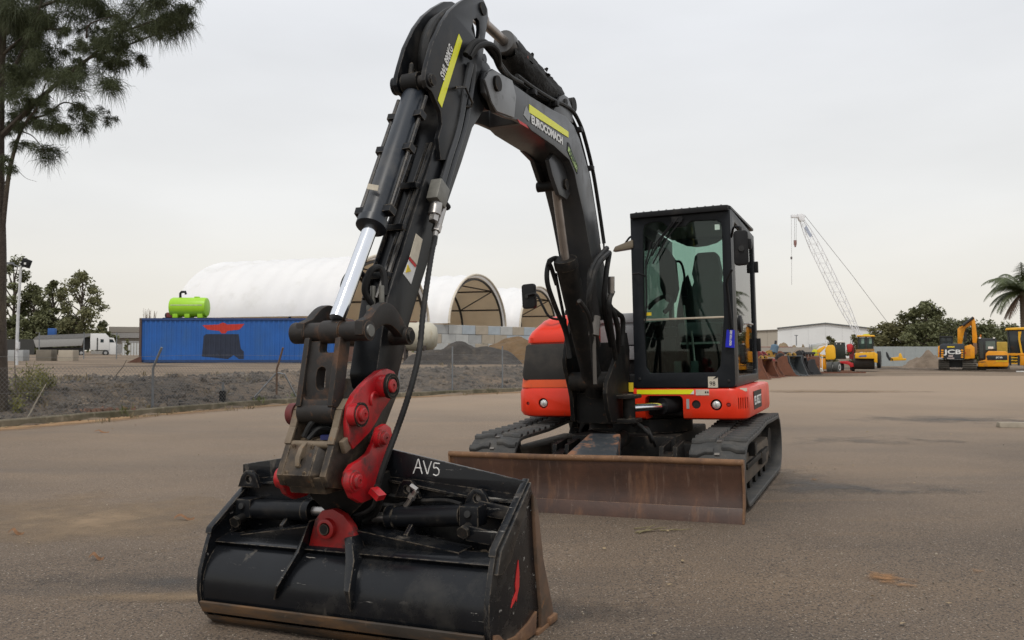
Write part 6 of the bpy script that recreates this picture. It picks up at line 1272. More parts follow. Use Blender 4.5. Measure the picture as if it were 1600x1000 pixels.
for k in range(46):
    lx = rt_.choice(LIMBS)[0]; q0 = rt_.randrange(len(lx) - 1); f_ = rt_.random(); x_ = lx[q0][0] + (lx[q0 + 1][0] - lx[q0][0]) * f_; y_ = lx[q0][1] + (lx[q0 + 1][1] - lx[q0][1]) * f_
    if y_ < 205: TUFT.append((x_ + rt_.gauss(0, 10), y_ + rt_.gauss(0, 10), rt_.uniform(9, 18)))
for k in range(16): TUFT.append((rt_.uniform(-10, 70), rt_.uniform(-20, 120), rt_.uniform(16, 30)))
for x, y, r in TUFT:
    c = D(x, y, 15.4 + rnd.uniform(-0.8, 0.8)); rr = r / 84.0
    for k in range(3): needle_tuft(b, c + Vector((rnd.gauss(0, 0.36), rnd.gauss(0, 0.4), rnd.gauss(0, 0.30))) * rr, rr * 0.84, int(60 + 3.8 * r), 1.15, 0.0030)
    for k in range(2): needle_tuft(b, c + Vector((rnd.gauss(0, 0.5), rnd.gauss(0, 0.4), rnd.gauss(0, 0.45))) * rr, rr * 0.55, int(36 + 1.6 * r), 1.4, 0.0026)
wpart(b, 'needle_foliage', M('needle_green', (0.055, 0.066, 0.030), 0.6, var=0.4, vscale=2, spec=0.2), near, smooth=False)

# palm
q = D(1600, 548, 80); palm = thing('palm_tree', (q.x, 80, 0), 'tall feather palm with arching fronds at the right edge', 'palm')
b = B(); b.tube([(0, 0, -0.2), (0.05, 0, 3), (0, 0, 6.0), (0, 0, 7.0)], [0.36, 0.28, 0.26, 0.34], 14)
for k in range(24): b.lathe([(0, 0.30), (0.05, 0.33), (0.1, 0.29)], (0.03, 0, 0.4 + 0.25 * k), (0, 0, 1), 12)
b.obj('trunk', M('palm_bark', (0.15, 0.12, 0.09), 0.9, var=0.3, vscale=5, bump=(14, 0.6, 0.03)), palm)
mFR = M('palm_leaf', (0.085, 0.105, 0.040), 0.5, var=0.3, vscale=1.5, trans=0.15); mFD = M('dead_frond', (0.10, 0.06, 0.035), 0.8)
rp_ = random.Random(9)
def frond(az, el, L_, droop, m):
    b = B(); d0 = Vector((math.cos(az) * math.cos(el), math.sin(az) * math.cos(el), math.sin(el))); p = Vector((0, 0, 7.0)); P = [p.copy()]; n = 16
    for i in range(n):
        d0 = (d0 + Vector((0, 0, -droop / n * (0.5 + 1.4 * i / n)))).normalized(); p = p + d0 * (L_ / n); P.append(p.copy())
    b.tube(P, [0.045 * (1 - 0.85 * i / n) for i in range(n + 1)], 5)
    for i in range(2, n + 1):
        for k in range(5):
            t = P[i] - P[i - 1]; c = P[i - 1] + t * (k / 5); tn = t.normalized(); sd_ = tn.cross(Vector((0, 0, 1)))
            if sd_.length < 0.1: sd_ = Vector((1, 0, 0))
            sd_.normalize(); f = i / n; ll = 0.95 * math.sin(PI * min(1, 0.15 + f * 0.8)) + 0.12
            for s in (-1, 1):
                e = c + (sd_ * s * 0.75 + tn * 0.45 + Vector((0, 0, -0.35 - 0.5 * rp_.random()))).normalized() * ll * rp_.uniform(0.8, 1.1); wv = tn * 0.028
                b.face([c - wv, c + wv, e])
    b.obj('frond', m, palm, smooth=False)
for k in range(30): frond(k * 2.399 + rp_.uniform(-0.2, 0.2), rp_.uniform(0.0, 1.25), rp_.uniform(3.4, 4.2), rp_.uniform(1.2, 2.0), mFR)
frond(PI - 0.1, 0.55, 4.3, 1.8, mFR); frond(PI + 0.25, 0.05, 4.0, 1.6, mFR); frond(PI - 0.3, 0.9, 4.2, 1.7, mFR)
for az in (2.9, 3.4, 3.1): frond(az, -0.75, 3.2, 0.9, mFD)

# ---------------- blue container
CY = 49.0; cz = gz(-16, CY); c0 = D(218, 560, CY).x; c1 = c0 + 12.19; HC = 2.62
cont = thing('shipping_container', (c0, CY, 0.62), 'long blue shipping container with a red and black painted emblem', 'container')
mCON = M('container_blue', (0.014, 0.105, 0.38), 0.5, var=0.15, vscale=0.8, layers=[((0.03, 0.11, 0.30), 1.2, 0.5, 0.8, 0.6, (1, 1, 0.3)), ((0.05, 0.07, 0.12), 4, 0.62, 0.8, 0.8, (2, 1, 0.3)), ((0.10, 0.06, 0.04), 7, 0.68, 0.78, 0.9)])
def corr(x):
    t = (x / 0.29) % 1.0
    return 0.0 if t < 0.28 else (0.04 * (t - 0.28) / 0.2 if t < 0.48 else (0.04 if t < 0.80 else 0.04 * (1 - (t - 0.8) / 0.2)))
xs = []
for i in range(42):
    for f in (0.0, 0.28, 0.48, 0.80): xs.append((i + f) * 0.29)
xs = [x for x in xs if x <= 12.05]
b = B(); LO = [b.bm.verts.new((x, corr(x), 0.16)) for x in xs]; HI = [b.bm.verts.new((x, corr(x), HC - 0.12)) for x in xs]
for i in range(len(xs) - 1): b.bm.faces.new((LO[i], LO[i + 1], HI[i + 1], HI[i]))
b.obj('corrugated_side', mCON, cont, smooth=False)
b = B(); b.box((6.09, 0.02, 0.08), (12.19, 0.10, 0.16)); b.obj('bottom_rail', M('rail_dark', (0.02, 0.05, 0.13), 0.6), cont); b = B(); b.box((6.09, 0.0, HC - 0.06), (12.19, 0.10, 0.12)); b.obj('top_rail', M('rail_blue', (0.02, 0.05, 0.16), 0.6), cont)
for x in (0.05, 12.14):
    b = B(); b.box((x, -0.01, HC / 2), (0.12, 0.14, HC)); b.obj('corner_post', M('post_rust', (0.09, 0.06, 0.05), 0.7), cont)
b = B(); b.box((6.09, 1.25, HC - 0.05), (12.1, 2.3, 0.06)); b.obj('roof_panel', mCON, cont); b = B(); b.box((0.02, 1.22, HC / 2), (0.06, 2.4, HC - 0.1)); b.box((12.16, 1.22, HC / 2), (0.06, 2.4, HC - 0.1)); b.obj('end_panel', M('end_rust', (0.16, 0.07, 0.045), 0.7), cont); b = B(); b.box((6.09, 2.42, HC / 2), (12.1, 0.06, HC - 0.2)); b.obj('rear_panel', mCON, cont)
b = B()
for x, y, s in ((-0.25, -0.1, 0.3), (-0.1, -0.2, 0.2)): b.prism([(x - 0.45, 0), (x + 0.3, 0), (x + 0.3, 0.35)], 'y', y, y + 0.05)
b.obj('ramp_wedge', M('ramp_rust', (0.10, 0.045, 0.03), 0.8), cont)
def decal(name, pix, m, par, off):
    P = [(D(x, y, CY).x - c0, D(x, y, CY).z - 0.62) for x, y in pix]
    x0 = min(p[0] for p in P); x1 = max(p[0] for p in P); g = sorted(set([x0, x1] + [x for x in xs if x0 < x < x1] + [p[0] for p in P]))
    def span(x):
        z = []
        for (xa, za), (xb, zb) in zip(P, P[1:] + P[:1]):
            if (xa <= x <= xb) or (xb <= x <= xa):
                if abs(xa - xb) < 1e-9: z += [za, zb]
                else: z.append(za + (zb - za) * (x - xa) / (xb - xa))
        return min(z), max(z)
    b = B(); L_ = []
    for x in g: a, c = span(x); L_.append((b.bm.verts.new((x, corr(x) - off, a)), b.bm.verts.new((x, corr(x) - off, c))))
    for (a, c), (d, e) in zip(L_, L_[1:]):
        if (a.co - c.co).length > 1e-4 or (d.co - e.co).length > 1e-4: b.bm.faces.new((a, d, e, c))
    b.obj(name, m, par, smooth=False)
mEB = M('emblem_black', (0.018, 0.026, 0.05), 0.6, var=0.3, vscale=2); mER = M('emblem_red', (0.50, 0.035, 0.02), 0.55, var=0.1)
decal('emblem_black_shape', [(318, 525), (322, 522), (373, 522), (376, 545), (381, 549), (381, 561), (373, 561), (365, 555), (356, 561), (315, 557)], mEB, cont, 0.006)
decal('emblem_red_wings', [(316, 508), (342, 507), (345, 505), (348, 504), (352, 505), (354, 507), (382, 506), (374, 515), (355, 517), (352, 521), (346, 521), (343, 517), (324, 515)], mER, cont, 0.008)
# lime tank on the container
tk = D(299, 497, CY + 1); tank = thing('water_tank', (tk.x, CY + 1.0, 0.62 + HC), 'lime green plastic tank on top of the blue container', 'tank')
mLIME = M('lime_plastic', (0.33, 0.62, 0.02), 0.4, var=0.05)
b = B(); b.lathe([(-1.02, 0.40), (-1.0, 0.50), (-0.9, 0.545), (0.80, 0.545), (0.93, 0.52), (0.96, 0.44), (0.97, 0.0)], (-0.08, 0, 0.64), (1, 0, 0.0), 28); b.obj('barrel', mLIME, tank)
for x in (-0.9, -0.25, 0.45):
    b = B(); b.prism([(x, 0.02), (x + 0.28, 0.02), (x + 0.28, 0.34), (x, 0.34)], 'y', -0.40, 0.40); b.obj('foot', mLIME, tank, bev=0.03)
b = B(); b.box((0.0, -0.02, 0.02), (2.6, 0.9, 0.05)); b.obj('skid', mPLA, tank)
b = B(); b.tube([(-0.62, 0, 1.15), (-0.62, 0, 1.42), (-0.55, 0, 1.5), (-0.35, 0, 1.5), (-0.32, 0, 1.36)], 0.07, 8); b.obj('vent_pipe', mPLA, tank)
b = B(); b.lathe([(0, 0.16), (0.06, 0.15)], (0.3, 0, 1.17), (0, 0, 1), 14); b.obj('lid', mLIME, tank); b = B(); b.box((-0.1, -0.545, 0.74), (1.7, 0.015, 0.06)); b.obj('strap', M('strap_pale', (0.5, 0.62, 0.3), 0.5), tank)
tank.scale = (1.10, 1.0, 1.08)
q = D(257, 495, CY); pm_ = thing('motor_pump', (q.x, CY + 0.9, 0.62 + HC), 'red and black motor pump beside the lime tank', 'pump')
b = B(); b.box((0, 0, 0.22), (0.4, 0.35, 0.3)); b.obj('engine', M('pump_red', (0.16, 0.03, 0.025), 0.6), pm_, bev=0.03); b = B(); b.box((0, 0, 0.03), (0.75, 0.5, 0.06)); b.cyl((-0.3, 0, 0.2), (-0.1, 0, 0.2), 0.14); b.obj('frame', mPLA, pm_)
b = B(); b.box((0.05, 0, 0.45), (0.25, 0.25, 0.12)); b.obj('fuel_tank', M('pump_red', (0.16, 0.03, 0.025), 0.6), pm_, bev=0.03)

# ---------------- fabric shelters
mCOV = M('white_pvc', (0.92, 0.92, 0.92), 0.45, var=0.05, vscale=0.4, layers=[((0.76, 0.755, 0.73), 0.5, 0.55, 0.8, 0.6)], trans=0.20, bump=(0.9, 0.3, 0.06)); mCGLOW = M('cream_glow', (0.92, 0.78, 0.58), 0.7, var=0.08, vscale=0.5, trans=0.55); mTUB = M('shelter_tube', (0.045, 0.04, 0.036), 0.6)  # cream inner colour carries the glow of light through the white fabric
DV = Vector((0.345, 0.938, 0)); AX = Vector((-0.938, 0.345, 0)); WID, RISE, ZB, LEN = 13.4, 4.6, 3.6, 13.0
def shelter(label, p0, rz=0):
    t = thing('fabric_shelter', (p0[0], p0[1], ZB), label, 'shelter', group='white fabric shelters on the block wall')
    def A(u, s, off=0.0):                         # u 0..1 round the arch, s along the axis
        a = PI * u; r = WID / 2 - off; return DV * (WID / 2 - r * math.cos(a)) + AX * s + Vector((0, 0, (RISE - off) * math.sin(a) ** 1.08))
    nu, ns = 28, 9
    def sheet(off, s0, s1, sag):
        b = B(); g = []
        for i in range(ns * 4 + 1):
            s = s0 + (s1 - s0) * i / (ns * 4); ph = (i % 4) / 4
            g.append([b.bm.verts.new(A(j / nu, s, off + sag * math.sin(PI * ph))) for j in range(nu + 1)])
        for r0, r1 in zip(g, g[1:]):
            for j in range(nu): b.bm.faces.new((r0[j], r0[j + 1], r1[j + 1], r1[j]))
        return b
    sheet(0, -0.25, LEN, 0.16).obj('cover', mCOV, t, ang=60)
    sheet(0.28, -0.05, LEN - 0.1, 0.05).obj('added_glow_sheet', mCGLOW, t, ang=60)  # added inner sheet, tinted like light coming through the cover
    b = B(); c = [A(j / nu, LEN - 0.02, 0.05) for j in range(nu + 1)]; b.face(c); b.obj('end_wall', mCOV, t, smooth=False)
    b = B(); c = [A(j / nu, LEN - 0.2, 0.3) for j in range(nu + 1)]; b.face(c[::-1]); b.obj('added_end_glow_sheet', mCGLOW, t, smooth=False)
    for s in (0.0, 4.2, 8.4, 12.5):
        b = B(); b.tube([A(j / nu, s, 0.42) for j in range(nu + 1)], 0.11, 6); b.obj('arch_rib', mTUB, t)
    for u in (0.14, 0.3, 0.5, 0.7, 0.86):
        b = B(); b.tube([A(u, 0, 0.42), A(u, 12.5, 0.42)], 0.07, 6); b.obj('purlin', mTUB, t)
    for u0, u1, s0, s1 in ((0.3, 0.5, 0, 4.2), (0.7, 0.5, 0, 4.2), (0.14, 0.3, 4.2, 0), (0.86, 0.7, 4.2, 0), (0.5, 0.7, 4.2, 8.4), (0.3, 0.14, 4.2, 8.4)):
        b = B(); b.tube([A(u0, s0, 0.42), A(u1, s1, 0.42)], 0.06, 6); b.obj('brace', mTUB, t)
    b = B(); b.tube([A(j / nu, -0.25, 0.02) for j in range(nu + 1)], 0.10, 6); b.obj('end_hem', M('hem_cream', (0.62, 0.56, 0.46), 0.6), t)
    return t
shelter('nearest white fabric shelter, rising behind the blue container', (-11.5, 53.8))
shelter('middle white fabric shelter whose cream arch opening shows beside the digger arm', (-5.46, 69.0))
shelter('farthest white fabric shelter, half hidden behind the wing mirror', (0.55, 83.2))
# block wall under the shelters
WD = Vector((0.67, 0.742, 0)); w0 = Vector((-6.9, 68.0, 0)); wall = thing('block_wall', w0, 'stacked pale concrete block wall below the shelters', 'wall', rz=math.atan2(WD.y, WD.x))
bl_m = [M('block_' + n, c, 0.9, var=0.15, vscale=1.5, layers=[((0.30, 0.27, 0.22), 0.8, 0.55, 0.8, 0.95)], bump=(8, 0.3, 0.02)) for n, c in (('pale', (0.46, 0.47, 0.46)), ('grey', (0.36, 0.37, 0.37)), ('tan', (0.40, 0.35, 0.28)), ('blue_grey', (0.38, 0.43, 0.47)))]
bm_ = []
for m in bl_m: 
    b = B(); b.box((0.79, 0.4, 0.39), (1.57, 0.8, 0.77)); q = b.obj('concrete_block', m, wall, bev=0.025, seg=1); bm_.append(q)
used = set(); rb_ = random.Random(8)
for r in range(4):
    for c in range(13):
        k = rb_.choice((0, 0, 1, 2, 3)); src = bm_[k]
        o = src if k not in used else src.copy()
        if k in used: COL.objects.link(o)
        used.add(k); o.location = (c * 1.6 - (0.8 if r % 2 else 0) + rb_.uniform(-.015, .015), rb_.uniform(-0.03, 0.03), 0.35 + r * 0.79); o.parent = wall
for k, o in enumerate(bm_):
    if k not in used: bpy.data.objects.remove(o)
# rusty cream tank
q = D(640, 548, 46); ct = thing('steel_tank', (q.x, 46, 0.6), 'old cream steel tank with rust stains lying on saddles by the soil pile', 'tank')
mCR = M('cream_tank', (0.48, 0.45, 0.36), 0.6, var=0.12, vscale=1, layers=[((0.30, 0.20, 0.09), 1.4, 0.56, 0.72, 0.8, (1, 1, 0.5)), ((0.22, 0.16, 0.10), 5, 0.64, 0.78, 0.9)])
b = B(); b.lathe([(-2.6, 0.2), (-2.5, 0.6), (-2.3, 0.78), (1.0, 0.80), (1.3, 0.72), (1.5, 0.5), (1.58, 0.0)], (0, 0, 1.5), (1, 0.12, 0), 28); b.obj('barrel', mCR, ct)
for x in (-1.6, -0.2, 0.9):
    b = B(); b.prism([(-0.5, -0.1), (0.5, -0.1), (0.65, 1.0), (-0.65, 1.0)], 'x', x - 0.06, x + 0.06); b.obj('saddle', M('saddle_rust', (0.07, 0.055, 0.05), 0.8), ct)
b = B(); b.box((-0.4, 0, 2.32), (1.6, 0.3, 0.06)); b.obj('top_bracket', M('saddle_rust2', (0.14, 0.06, 0.04), 0.8), ct)
# soil piles
def pile(name, label, px, Y, wpx, top, m, seed, z0=0.6, dpt=1.0, peaks=None):
    q = D(px, 548, Y); W_ = wpx * Y / FPX; Hh = (548 - top) * Y / FPX + CAMH - z0; b = B(); n = 44; g = []
    pk = peaks or [(0, 0, 1, 0.42)]
    for i in range(n + 1):
        row = []
        for j in range(n + 1):
            x = (i / n - 0.5) * 2; y = (j / n - 0.5) * 2; z = 0
            for cx, cy, hh, rr in pk: dd_ = math.hypot(x - cx, y - cy) / (rr * 2.0) * (1 + 0.35 * noise.noise(Vector((x * 2.2, y * 2.2, seed + 5)))); z = max(z, hh * (1 - sstep(0, 1, dd_)) * 1.02)
            edge = sstep(0, 0.25, 1 - max(abs(x), abs(y)))
            z = z * edge + 0.17 * edge * noise.fractal(Vector((x * 3.0 + seed, y * 3.0, seed)), 1, 2, 5) - 0.05
            row.append(b.bm.verts.new((x * W_ / 2, y * W_ / 2 * dpt, z * Hh)))
        g.append(row)
    for r0, r1 in zip(g, g[1:]):
        for j in range(n): b.bm.faces.new((r0[j], r1[j], r1[j + 1], r0[j + 1]))
    o = b.obj(name, m, ang=70); o.location = (q.x, Y, z0); return tag(o, label, 'soil pile')
mS1 = M('dark_spoil', (0.055, 0.049, 0.044), 0.95, var=0.35, vscale=1.5, layers=[((0.11, 0.09, 0.07), 1.3, 0.54, 0.72, 0.95)], bump=(5, 1.0, 0.12)); mS2 = M('brown_soil', (0.155, 0.098, 0.05), 0.95, var=0.3, vscale=1.5, layers=[((0.12, 0.085, 0.05), 1.3, 0.5, 0.7, 0.95)], bump=(5, 0.8, 0.12)); mS3 = M('grey_gravel_heap', (0.20, 0.155, 0.115), 0.95, var=0.25, vscale=1.5, bump=(6, 0.8, 0.1)); mS4 = M('tan_sand_heap', (0.23, 0.175, 0.11), 0.95, var=0.25, vscale=1, bump=(6, 0.8, 0.1))
pile('soil_pile', 'dark grey spoil heap beside the cream tank', 722, 44, 210, 530, mS1, 1, 0.6, 0.6, [(-0.05, 0, 0.95, 0.36), (0.35, 0, 0.75, 0.4), (-0.45, 0.1, 0.6, 0.36)])
pile('soil_pile', 'brown soil heap behind the dark spoil heap', 806, 49, 200, 524, mS2, 2, 0.6, 0.7, [(0.0, 0, 0.95, 0.5), (0.4, 0.1, 0.75, 0.4)])
pile('soil_pile', 'gravel heap left of the yellow digger', 1446, 62, 80, 548, mS3, 3, 0.0, 0.8, [(0.1, 0, 1, 0.38), (-0.3, 0.1, 0.6, 0.36), (0.35, -0.1, 0.8, 0.34)])
pile('soil_pile', 'tan sand heap behind the concrete bay wall', 1232, 74, 75, 533, mS4, 4, 0.0, 0.8, [(-0.2, 0, 1, 0.36), (0.3, 0, 0.8, 0.36)])
pile('soil_pile', 'small sand heap right of the tan sand heap', 1256, 76, 34, 538, mS4, 5, 0.0, 0.8)
pile('soil_pile', 'grey gravel spread in front of the concrete bay wall', 1235, 62, 120, 547, mS3, 6, 0.0, 0.5, [(-0.3, 0, 0.9, 0.4), (0.3, 0, 1, 0.4)])

# ---------------- far left: light pole, blocks, truck, sheds
q = D(26, 548, 42); z0 = gz(q.x, 42); lp = thing('light_pole', (q.x, 42, z0), 'white light pole with a black floodlight at far left', 'light pole')
b = B(); b.tube([(0, 0, -0.1), (0.03, 0, 2.5), (0.12, 0, 5.0)], [0.085, 0.07, 0.055], 12); b.obj('pole', M('pole_white', (0.55, 0.56, 0.57), 0.5), lp)
b = B(); b.box((0.42, -0.05, 5.15), (0.42, 0.20, 0.42), Matrix.Rotation(0.35, 3, 'Y')); b.obj('floodlight', mPLA, lp, bev=0.02); b = B(); b.box((0.42, -0.16, 5.12), (0.10, 0.01, 0.10)); b.obj('lamp_glass', mWHT, lp)
b = B(); b.bar((0.12, 0, 4.95), (0.42, -0.05, 5.0), 0.05, 0.05); b.bar((0.12, 0, 4.95), (-0.35, 0, 5.12), 0.05, 0.05); b.box((-0.42, 0, 5.15), (0.3, 0.2, 0.1)); b.obj('bracket', mPOST, lp); b = B(); b.box((0.10, -0.1, 1.0), (0.18, 0.12, 0.35)); b.obj('junction_box', M('pole_white', (0.55, 0.56, 0.57)), lp)
for x0, x1, m, lab in ((12, 36, bl_m[1], 'weathered concrete block beside the light pole'), (56, 80, M('block_dark', (0.17, 0.15, 0.12), 0.9, var=0.3, vscale=1), 'dark stained concrete block between the pole and the tan block'), (91, 114, bl_m[2], 'tan concrete block in front of the truck wheels')):
    Y = 58.0; q = D((x0 + x1) / 2, 548, Y); b = B(); w_ = (x1 - x0) * Y / FPX; b.box((0, 0.4, 0.38), (w_, 0.8, 0.78)); o = b.obj('concrete_block', m, None, bev=0.03); o.location = (q.x, Y, gz(q.x, Y)); tag(o, lab, 'concrete block')
set_frame(120)
TY = 140.0; q = D(120, 548, TY); truck = thing('tipper_truck', (q.x, q.y, 0.55), 'white bonneted truck with a long grey tipper trailer', 'truck')
mTW_ = M('truck_white', (0.72, 0.72, 0.71), 0.35, var=0.06); mTRL = M('trailer_grey', (0.33, 0.33, 0.32), 0.5, var=0.12); mTYR = M('tyre', (0.025, 0.025, 0.025), 0.8); mWIN = M('dark_window', (0.02, 0.03, 0.035), 0.1); mCHS = M('chassis_dark', (0.03, 0.03, 0.03), 0.7)
b = B(); pp(b, TY, [(52, 530), (131, 528), (128, 540), (56, 543)], 2.4); wpart(b, 'tipper_body', mTRL, truck, bev=0.03)
b = B(); pp(b, TY, [(54, 528), (60, 524), (141, 521), (141, 525), (131, 528), (53, 530)], 2.5, -0.05); wpart(b, 'tarp_rail', M('tarp_grey', (0.19, 0.19, 0.19), 0.7), truck)
b = B(); bp(b, TY, 62, 140, 543, 547, 1.0, 0.7); bp(b, TY, 130, 141, 527, 545, 1.0, 0.7); wpart(b, 'trailer_chassis', mCHS, truck)
b = B(); pp(b, TY, [(141, 521), (165, 521), (171, 527), (171, 547), (141, 547)], 2.4); slp = wpart(b, 'sleeper_cab', mTW_, truck, bev=0.08)
b = B(); pp(b, TY, [(165, 527), (178, 528), (181, 537), (190, 539), (191, 554), (165, 554)], 2.2, 0.1); hd = wpart(b, 'bonnet', mTW_, truck, bev=0.08)
b = B(); pp(b, TY, [(166, 530), (176, 530), (179, 535), (166, 535)], 0.04, 0.07); pp(b, TY, [(157, 530), (162, 530), (162, 535), (157, 535)], 0.04, -0.03); wpart(b, 'cab_window', mWIN, truck, smooth=False)
b = B(); bp(b, TY, 151, 153, 528, 548, 0.2, -0.08); wpart(b, 'exhaust_stack', mCHS, truck); b = B(); bp(b, TY, 181.5, 190.5, 538, 552, 0.05, 0.02); wpart(b, 'grille', M('grille_chrome', (0.35, 0.35, 0.35), 0.4, 0.6), truck)
b = B(); bp(b, TY, 142, 163, 548, 553, 0.8, 0.0); wpart(b, 'fuel_tank', M('alloy_tank', (0.35, 0.34, 0.32), 0.4, 0.5), truck)
for px in (69, 77, 85, 117, 127, 165):
    b = B(); c = D(px, 551.5, TY); b.lathe([(-0.05, 0.3), (-0.02, 0.5), (0.3, 0.5), (0.32, 0.3)], (c.x, c.y - 0.1, c.z), (0, 1, 0), 18); w_ = wpart(b, 'wheel', mTYR, truck); b = B(); b.lathe([(-0.07, 0.0), (-0.06, 0.25), (0.0, 0.27)], (c.x, c.y - 0.1, c.z), (0, 1, 0), 14); wpart(b, 'rim', M('rim_pale', (0.4, 0.4, 0.4), 0.4, 0.4), truck, w_)
set_frame()
b = B(); bp(b, 150, -20, 54, 530, 558, 0.05); o = b.obj('mesh_screen', M('shade_cloth', (0.045, 0.045, 0.042), 0.9, var=0.2)); tag(o, 'dark shade cloth screen behind the light pole', 'screen')
set_frame(195)
shd = thing('distant_shed', tb(195, 175), 'beige gabled shed behind the truck bonnet', 'shed')
mSB = M('shed_beige', (0.26, 0.235, 0.20), 0.7, var=0.06); mSR = M('shed_roof', (0.30, 0.29, 0.28), 0.6)
b = B(); bp(b, 175, 168, 224, 527, 556, 8); wpart(b, 'wall', mSB, shd); b = B(); pp(b, 175, [(166, 528), (172, 520), (226, 520), (226, 528)], 9, -0.5); wpart(b, 'roof', mSR, shd); b = B(); bp(b, 184, 170, 226, 511, 519, 10); wpart(b, 'upper_wall', mSB, shd)
set_frame(202)
wf = thing('panel_fence', tb(202, 138), 'white panel fence between the truck and the container', 'fence')
for k in range(6):
    b = B(); bp(b, 138, 191 + k * 4.6, 194.8 + k * 4.6, 534, 556, 0.06); wpart(b, 'panel', M('fence_white', (0.55, 0.57, 0.57), 0.6, var=0.1), wf)
b = B(); bp(b, 138, 190, 219, 533, 535, 0.1, -0.05); wpart(b, 'rail', M('fence_rail', (0.3, 0.3, 0.3), 0.6), wf)
set_frame()
tree('shrub', 'small green shrub against the white panel fence', tb(199, 136), 2.6, 1.0, mLF1, 51, 8, 0.05, 0.2, 60, 'shrub')
for px, lab in ((61, 'slim grey post in front of the tipper trailer'), (131, 'slim grey post by the truck sleeper cab'), (182, 'slim grey post in front of the truck bonnet')):
    q = D(px, 548, 72); b = B(); b.cyl((0, 0, 0), (0, 0, 2.3), 0.045, n=8); o = b.obj('fence_post', mPOST); o.location = (q.x, 72, gz(q.x, 72)); tag(o, lab, 'post')
q = D(80, 516, 141); b = B(); bp(b, 141, 74, 86, 513, 524, 0.6); 
bin_ = b.obj('blue_hopper', M('hopper_blue', (0.02, 0.09, 0.30), 0.6), None, bev=0.1); tag(bin_, 'blue hopper showing above the tipper trailer', 'hopper')

# ---------------- far right: warehouse, wall, crane
set_frame(1297)
ws = thing('warehouse', tb(1297, 150, 0), 'pale grey gabled warehouse behind the machines', 'warehouse')
mWW = M('warehouse_wall', (0.76, 0.77, 0.765), 0.6, var=0.05, vscale=0.3)
WP = [(1215, 513), (1290, 505), (1388, 516)]
seams = [1215, 1236, 1263, 1290, 1316, 1342, 1365, 1388]
def wl(x):
    a, c, e = WP
    return a[1] + (c[1] - a[1]) * (x - a[0]) / (c[0] - a[0]) if x < c[0] else c[1] + (e[1] - c[1]) * (x - c[0]) / (e[0] - c[0])
for a, c in zip(seams, seams[1:]):
    b = B(); pp(b, 150, [(a + 0.08, 560), (c - 0.08, 560), (c - 0.08, wl(c)), (a + 0.08, wl(a))], 0.3); wpart(b, 'wall_panel', mWW, ws, smooth=False)
b = B(); pp(b, 150, [(1215, 560), (1388, 560), (1388, wl(1388)), (1290, wl(1290)), (1215, wl(1215))], 30, 0.36); wpart(b, 'building_core', M('joint_grey', (0.30, 0.30, 0.30), 0.8), ws)
b = B(); pp(b, 150, [(1214, 513.5), (1214, 512), (1290, 504), (1389, 515), (1389, 516.5), (1290, 505.7)], 30.5, -0.3); wpart(b, 'roof_edge', M('roof_dark', (0.10, 0.11, 0.12), 0.6), ws)
set_frame(1190)
w2 = thing('tan_shed', tb(1190, 130, 0), 'tan panelled shed left of the pale warehouse', 'shed')
for a, c in ((1150, 1166), (1166, 1183), (1183, 1199), (1199, 1215)):
    b = B(); pp(b, 130, [(a + 0.1, 560), (c - 0.1, 560), (c - 0.1, 519 - (c - 1150) * 0.05), (a + 0.1, 519 - (a - 1150) * 0.05)], 12); wpart(b, 'wall_panel', M('shed_tan', (0.40, 0.36, 0.30), 0.7, var=0.05), w2, smooth=False)
b = B(); pp(b, 130, [(1149, 519), (1149, 517.6), (1216, 514.6), (1216, 516)], 12.5, -0.2); wpart(b, 'roof_edge', M('roof_brown', (0.16, 0.14, 0.12), 0.6), w2)
set_frame()
b = B(); bp(b, 140, 1244, 1245, 524, 540, 0.12); bp(b, 140, 1242, 1247, 523.5, 524.5, 0.3); o = b.obj('lamp_post', mPOST); tag(o, 'thin lamp post in front of the pale warehouse', 'lamp post')
wall2 = thing('bay_wall', tb(1220, 68, 0), 'low concrete bay wall behind the row of buckets', 'wall')
for k in range(6):
    b = B(); bp(b, 68, 1168 + 17 * k + 0.1, 1185 + 17 * k - 0.1, 542.5, 573, 0.3); wpart(b, 'wall_panel', M('bay_concrete', (0.33, 0.30, 0.26), 0.9, var=0.12, vscale=1), wall2, bev=0.02)
b = B(); bp(b, 68, 1168, 1238, 541.6, 542.6, 0.32, -0.01); wpart(b, 'red_cap', M('cap_red', (0.30, 0.12, 0.10), 0.7), wall2)
gf = thing('steel_fence', tb(1410, 70, 0), 'grey sheet steel fence below the shrubs', 'fence')
for k in range(13):
    b = B(); bp(b, 70, 1362 + 8.6 * k + 0.1, 1370.6 + 8.6 * k - 0.1, 541.5, 573, 0.06 + 0.02 * (k % 2), 0.02 * (k % 2)); wpart(b, 'sheet', M('fence_grey', (0.33, 0.36, 0.36), 0.6, var=0.08), gf)
crane = thing('lattice_crane', tb(1345, 125, 0), 'white lattice boom crane leaning left behind the machines', 'crane')
mCRN = M('crane_white', (0.85, 0.86, 0.88), 0.5)
a0, a1 = D(1347, 535, 125), D(1251, 340, 125); dn = (a1 - a0); nn = Vector((dn.z, 0, -dn.x)).normalized(); hh = 0.62
def ch(t, s, q): 
    wd = hh * min(1, 0.25 + 2.5 * t, 0.35 + 3.5 * (1 - t)); return a0 + dn * t + nn * (wd * s) + Vector((0, wd * q, 0))
for s in (-1, 1):
    for q in (-1, 1):
        b = B(); b.tube([ch(i / 8, s, q) for i in range(9)], 0.06, 6); wpart(b, 'chord', mCRN, crane)
b = B(); n = 26
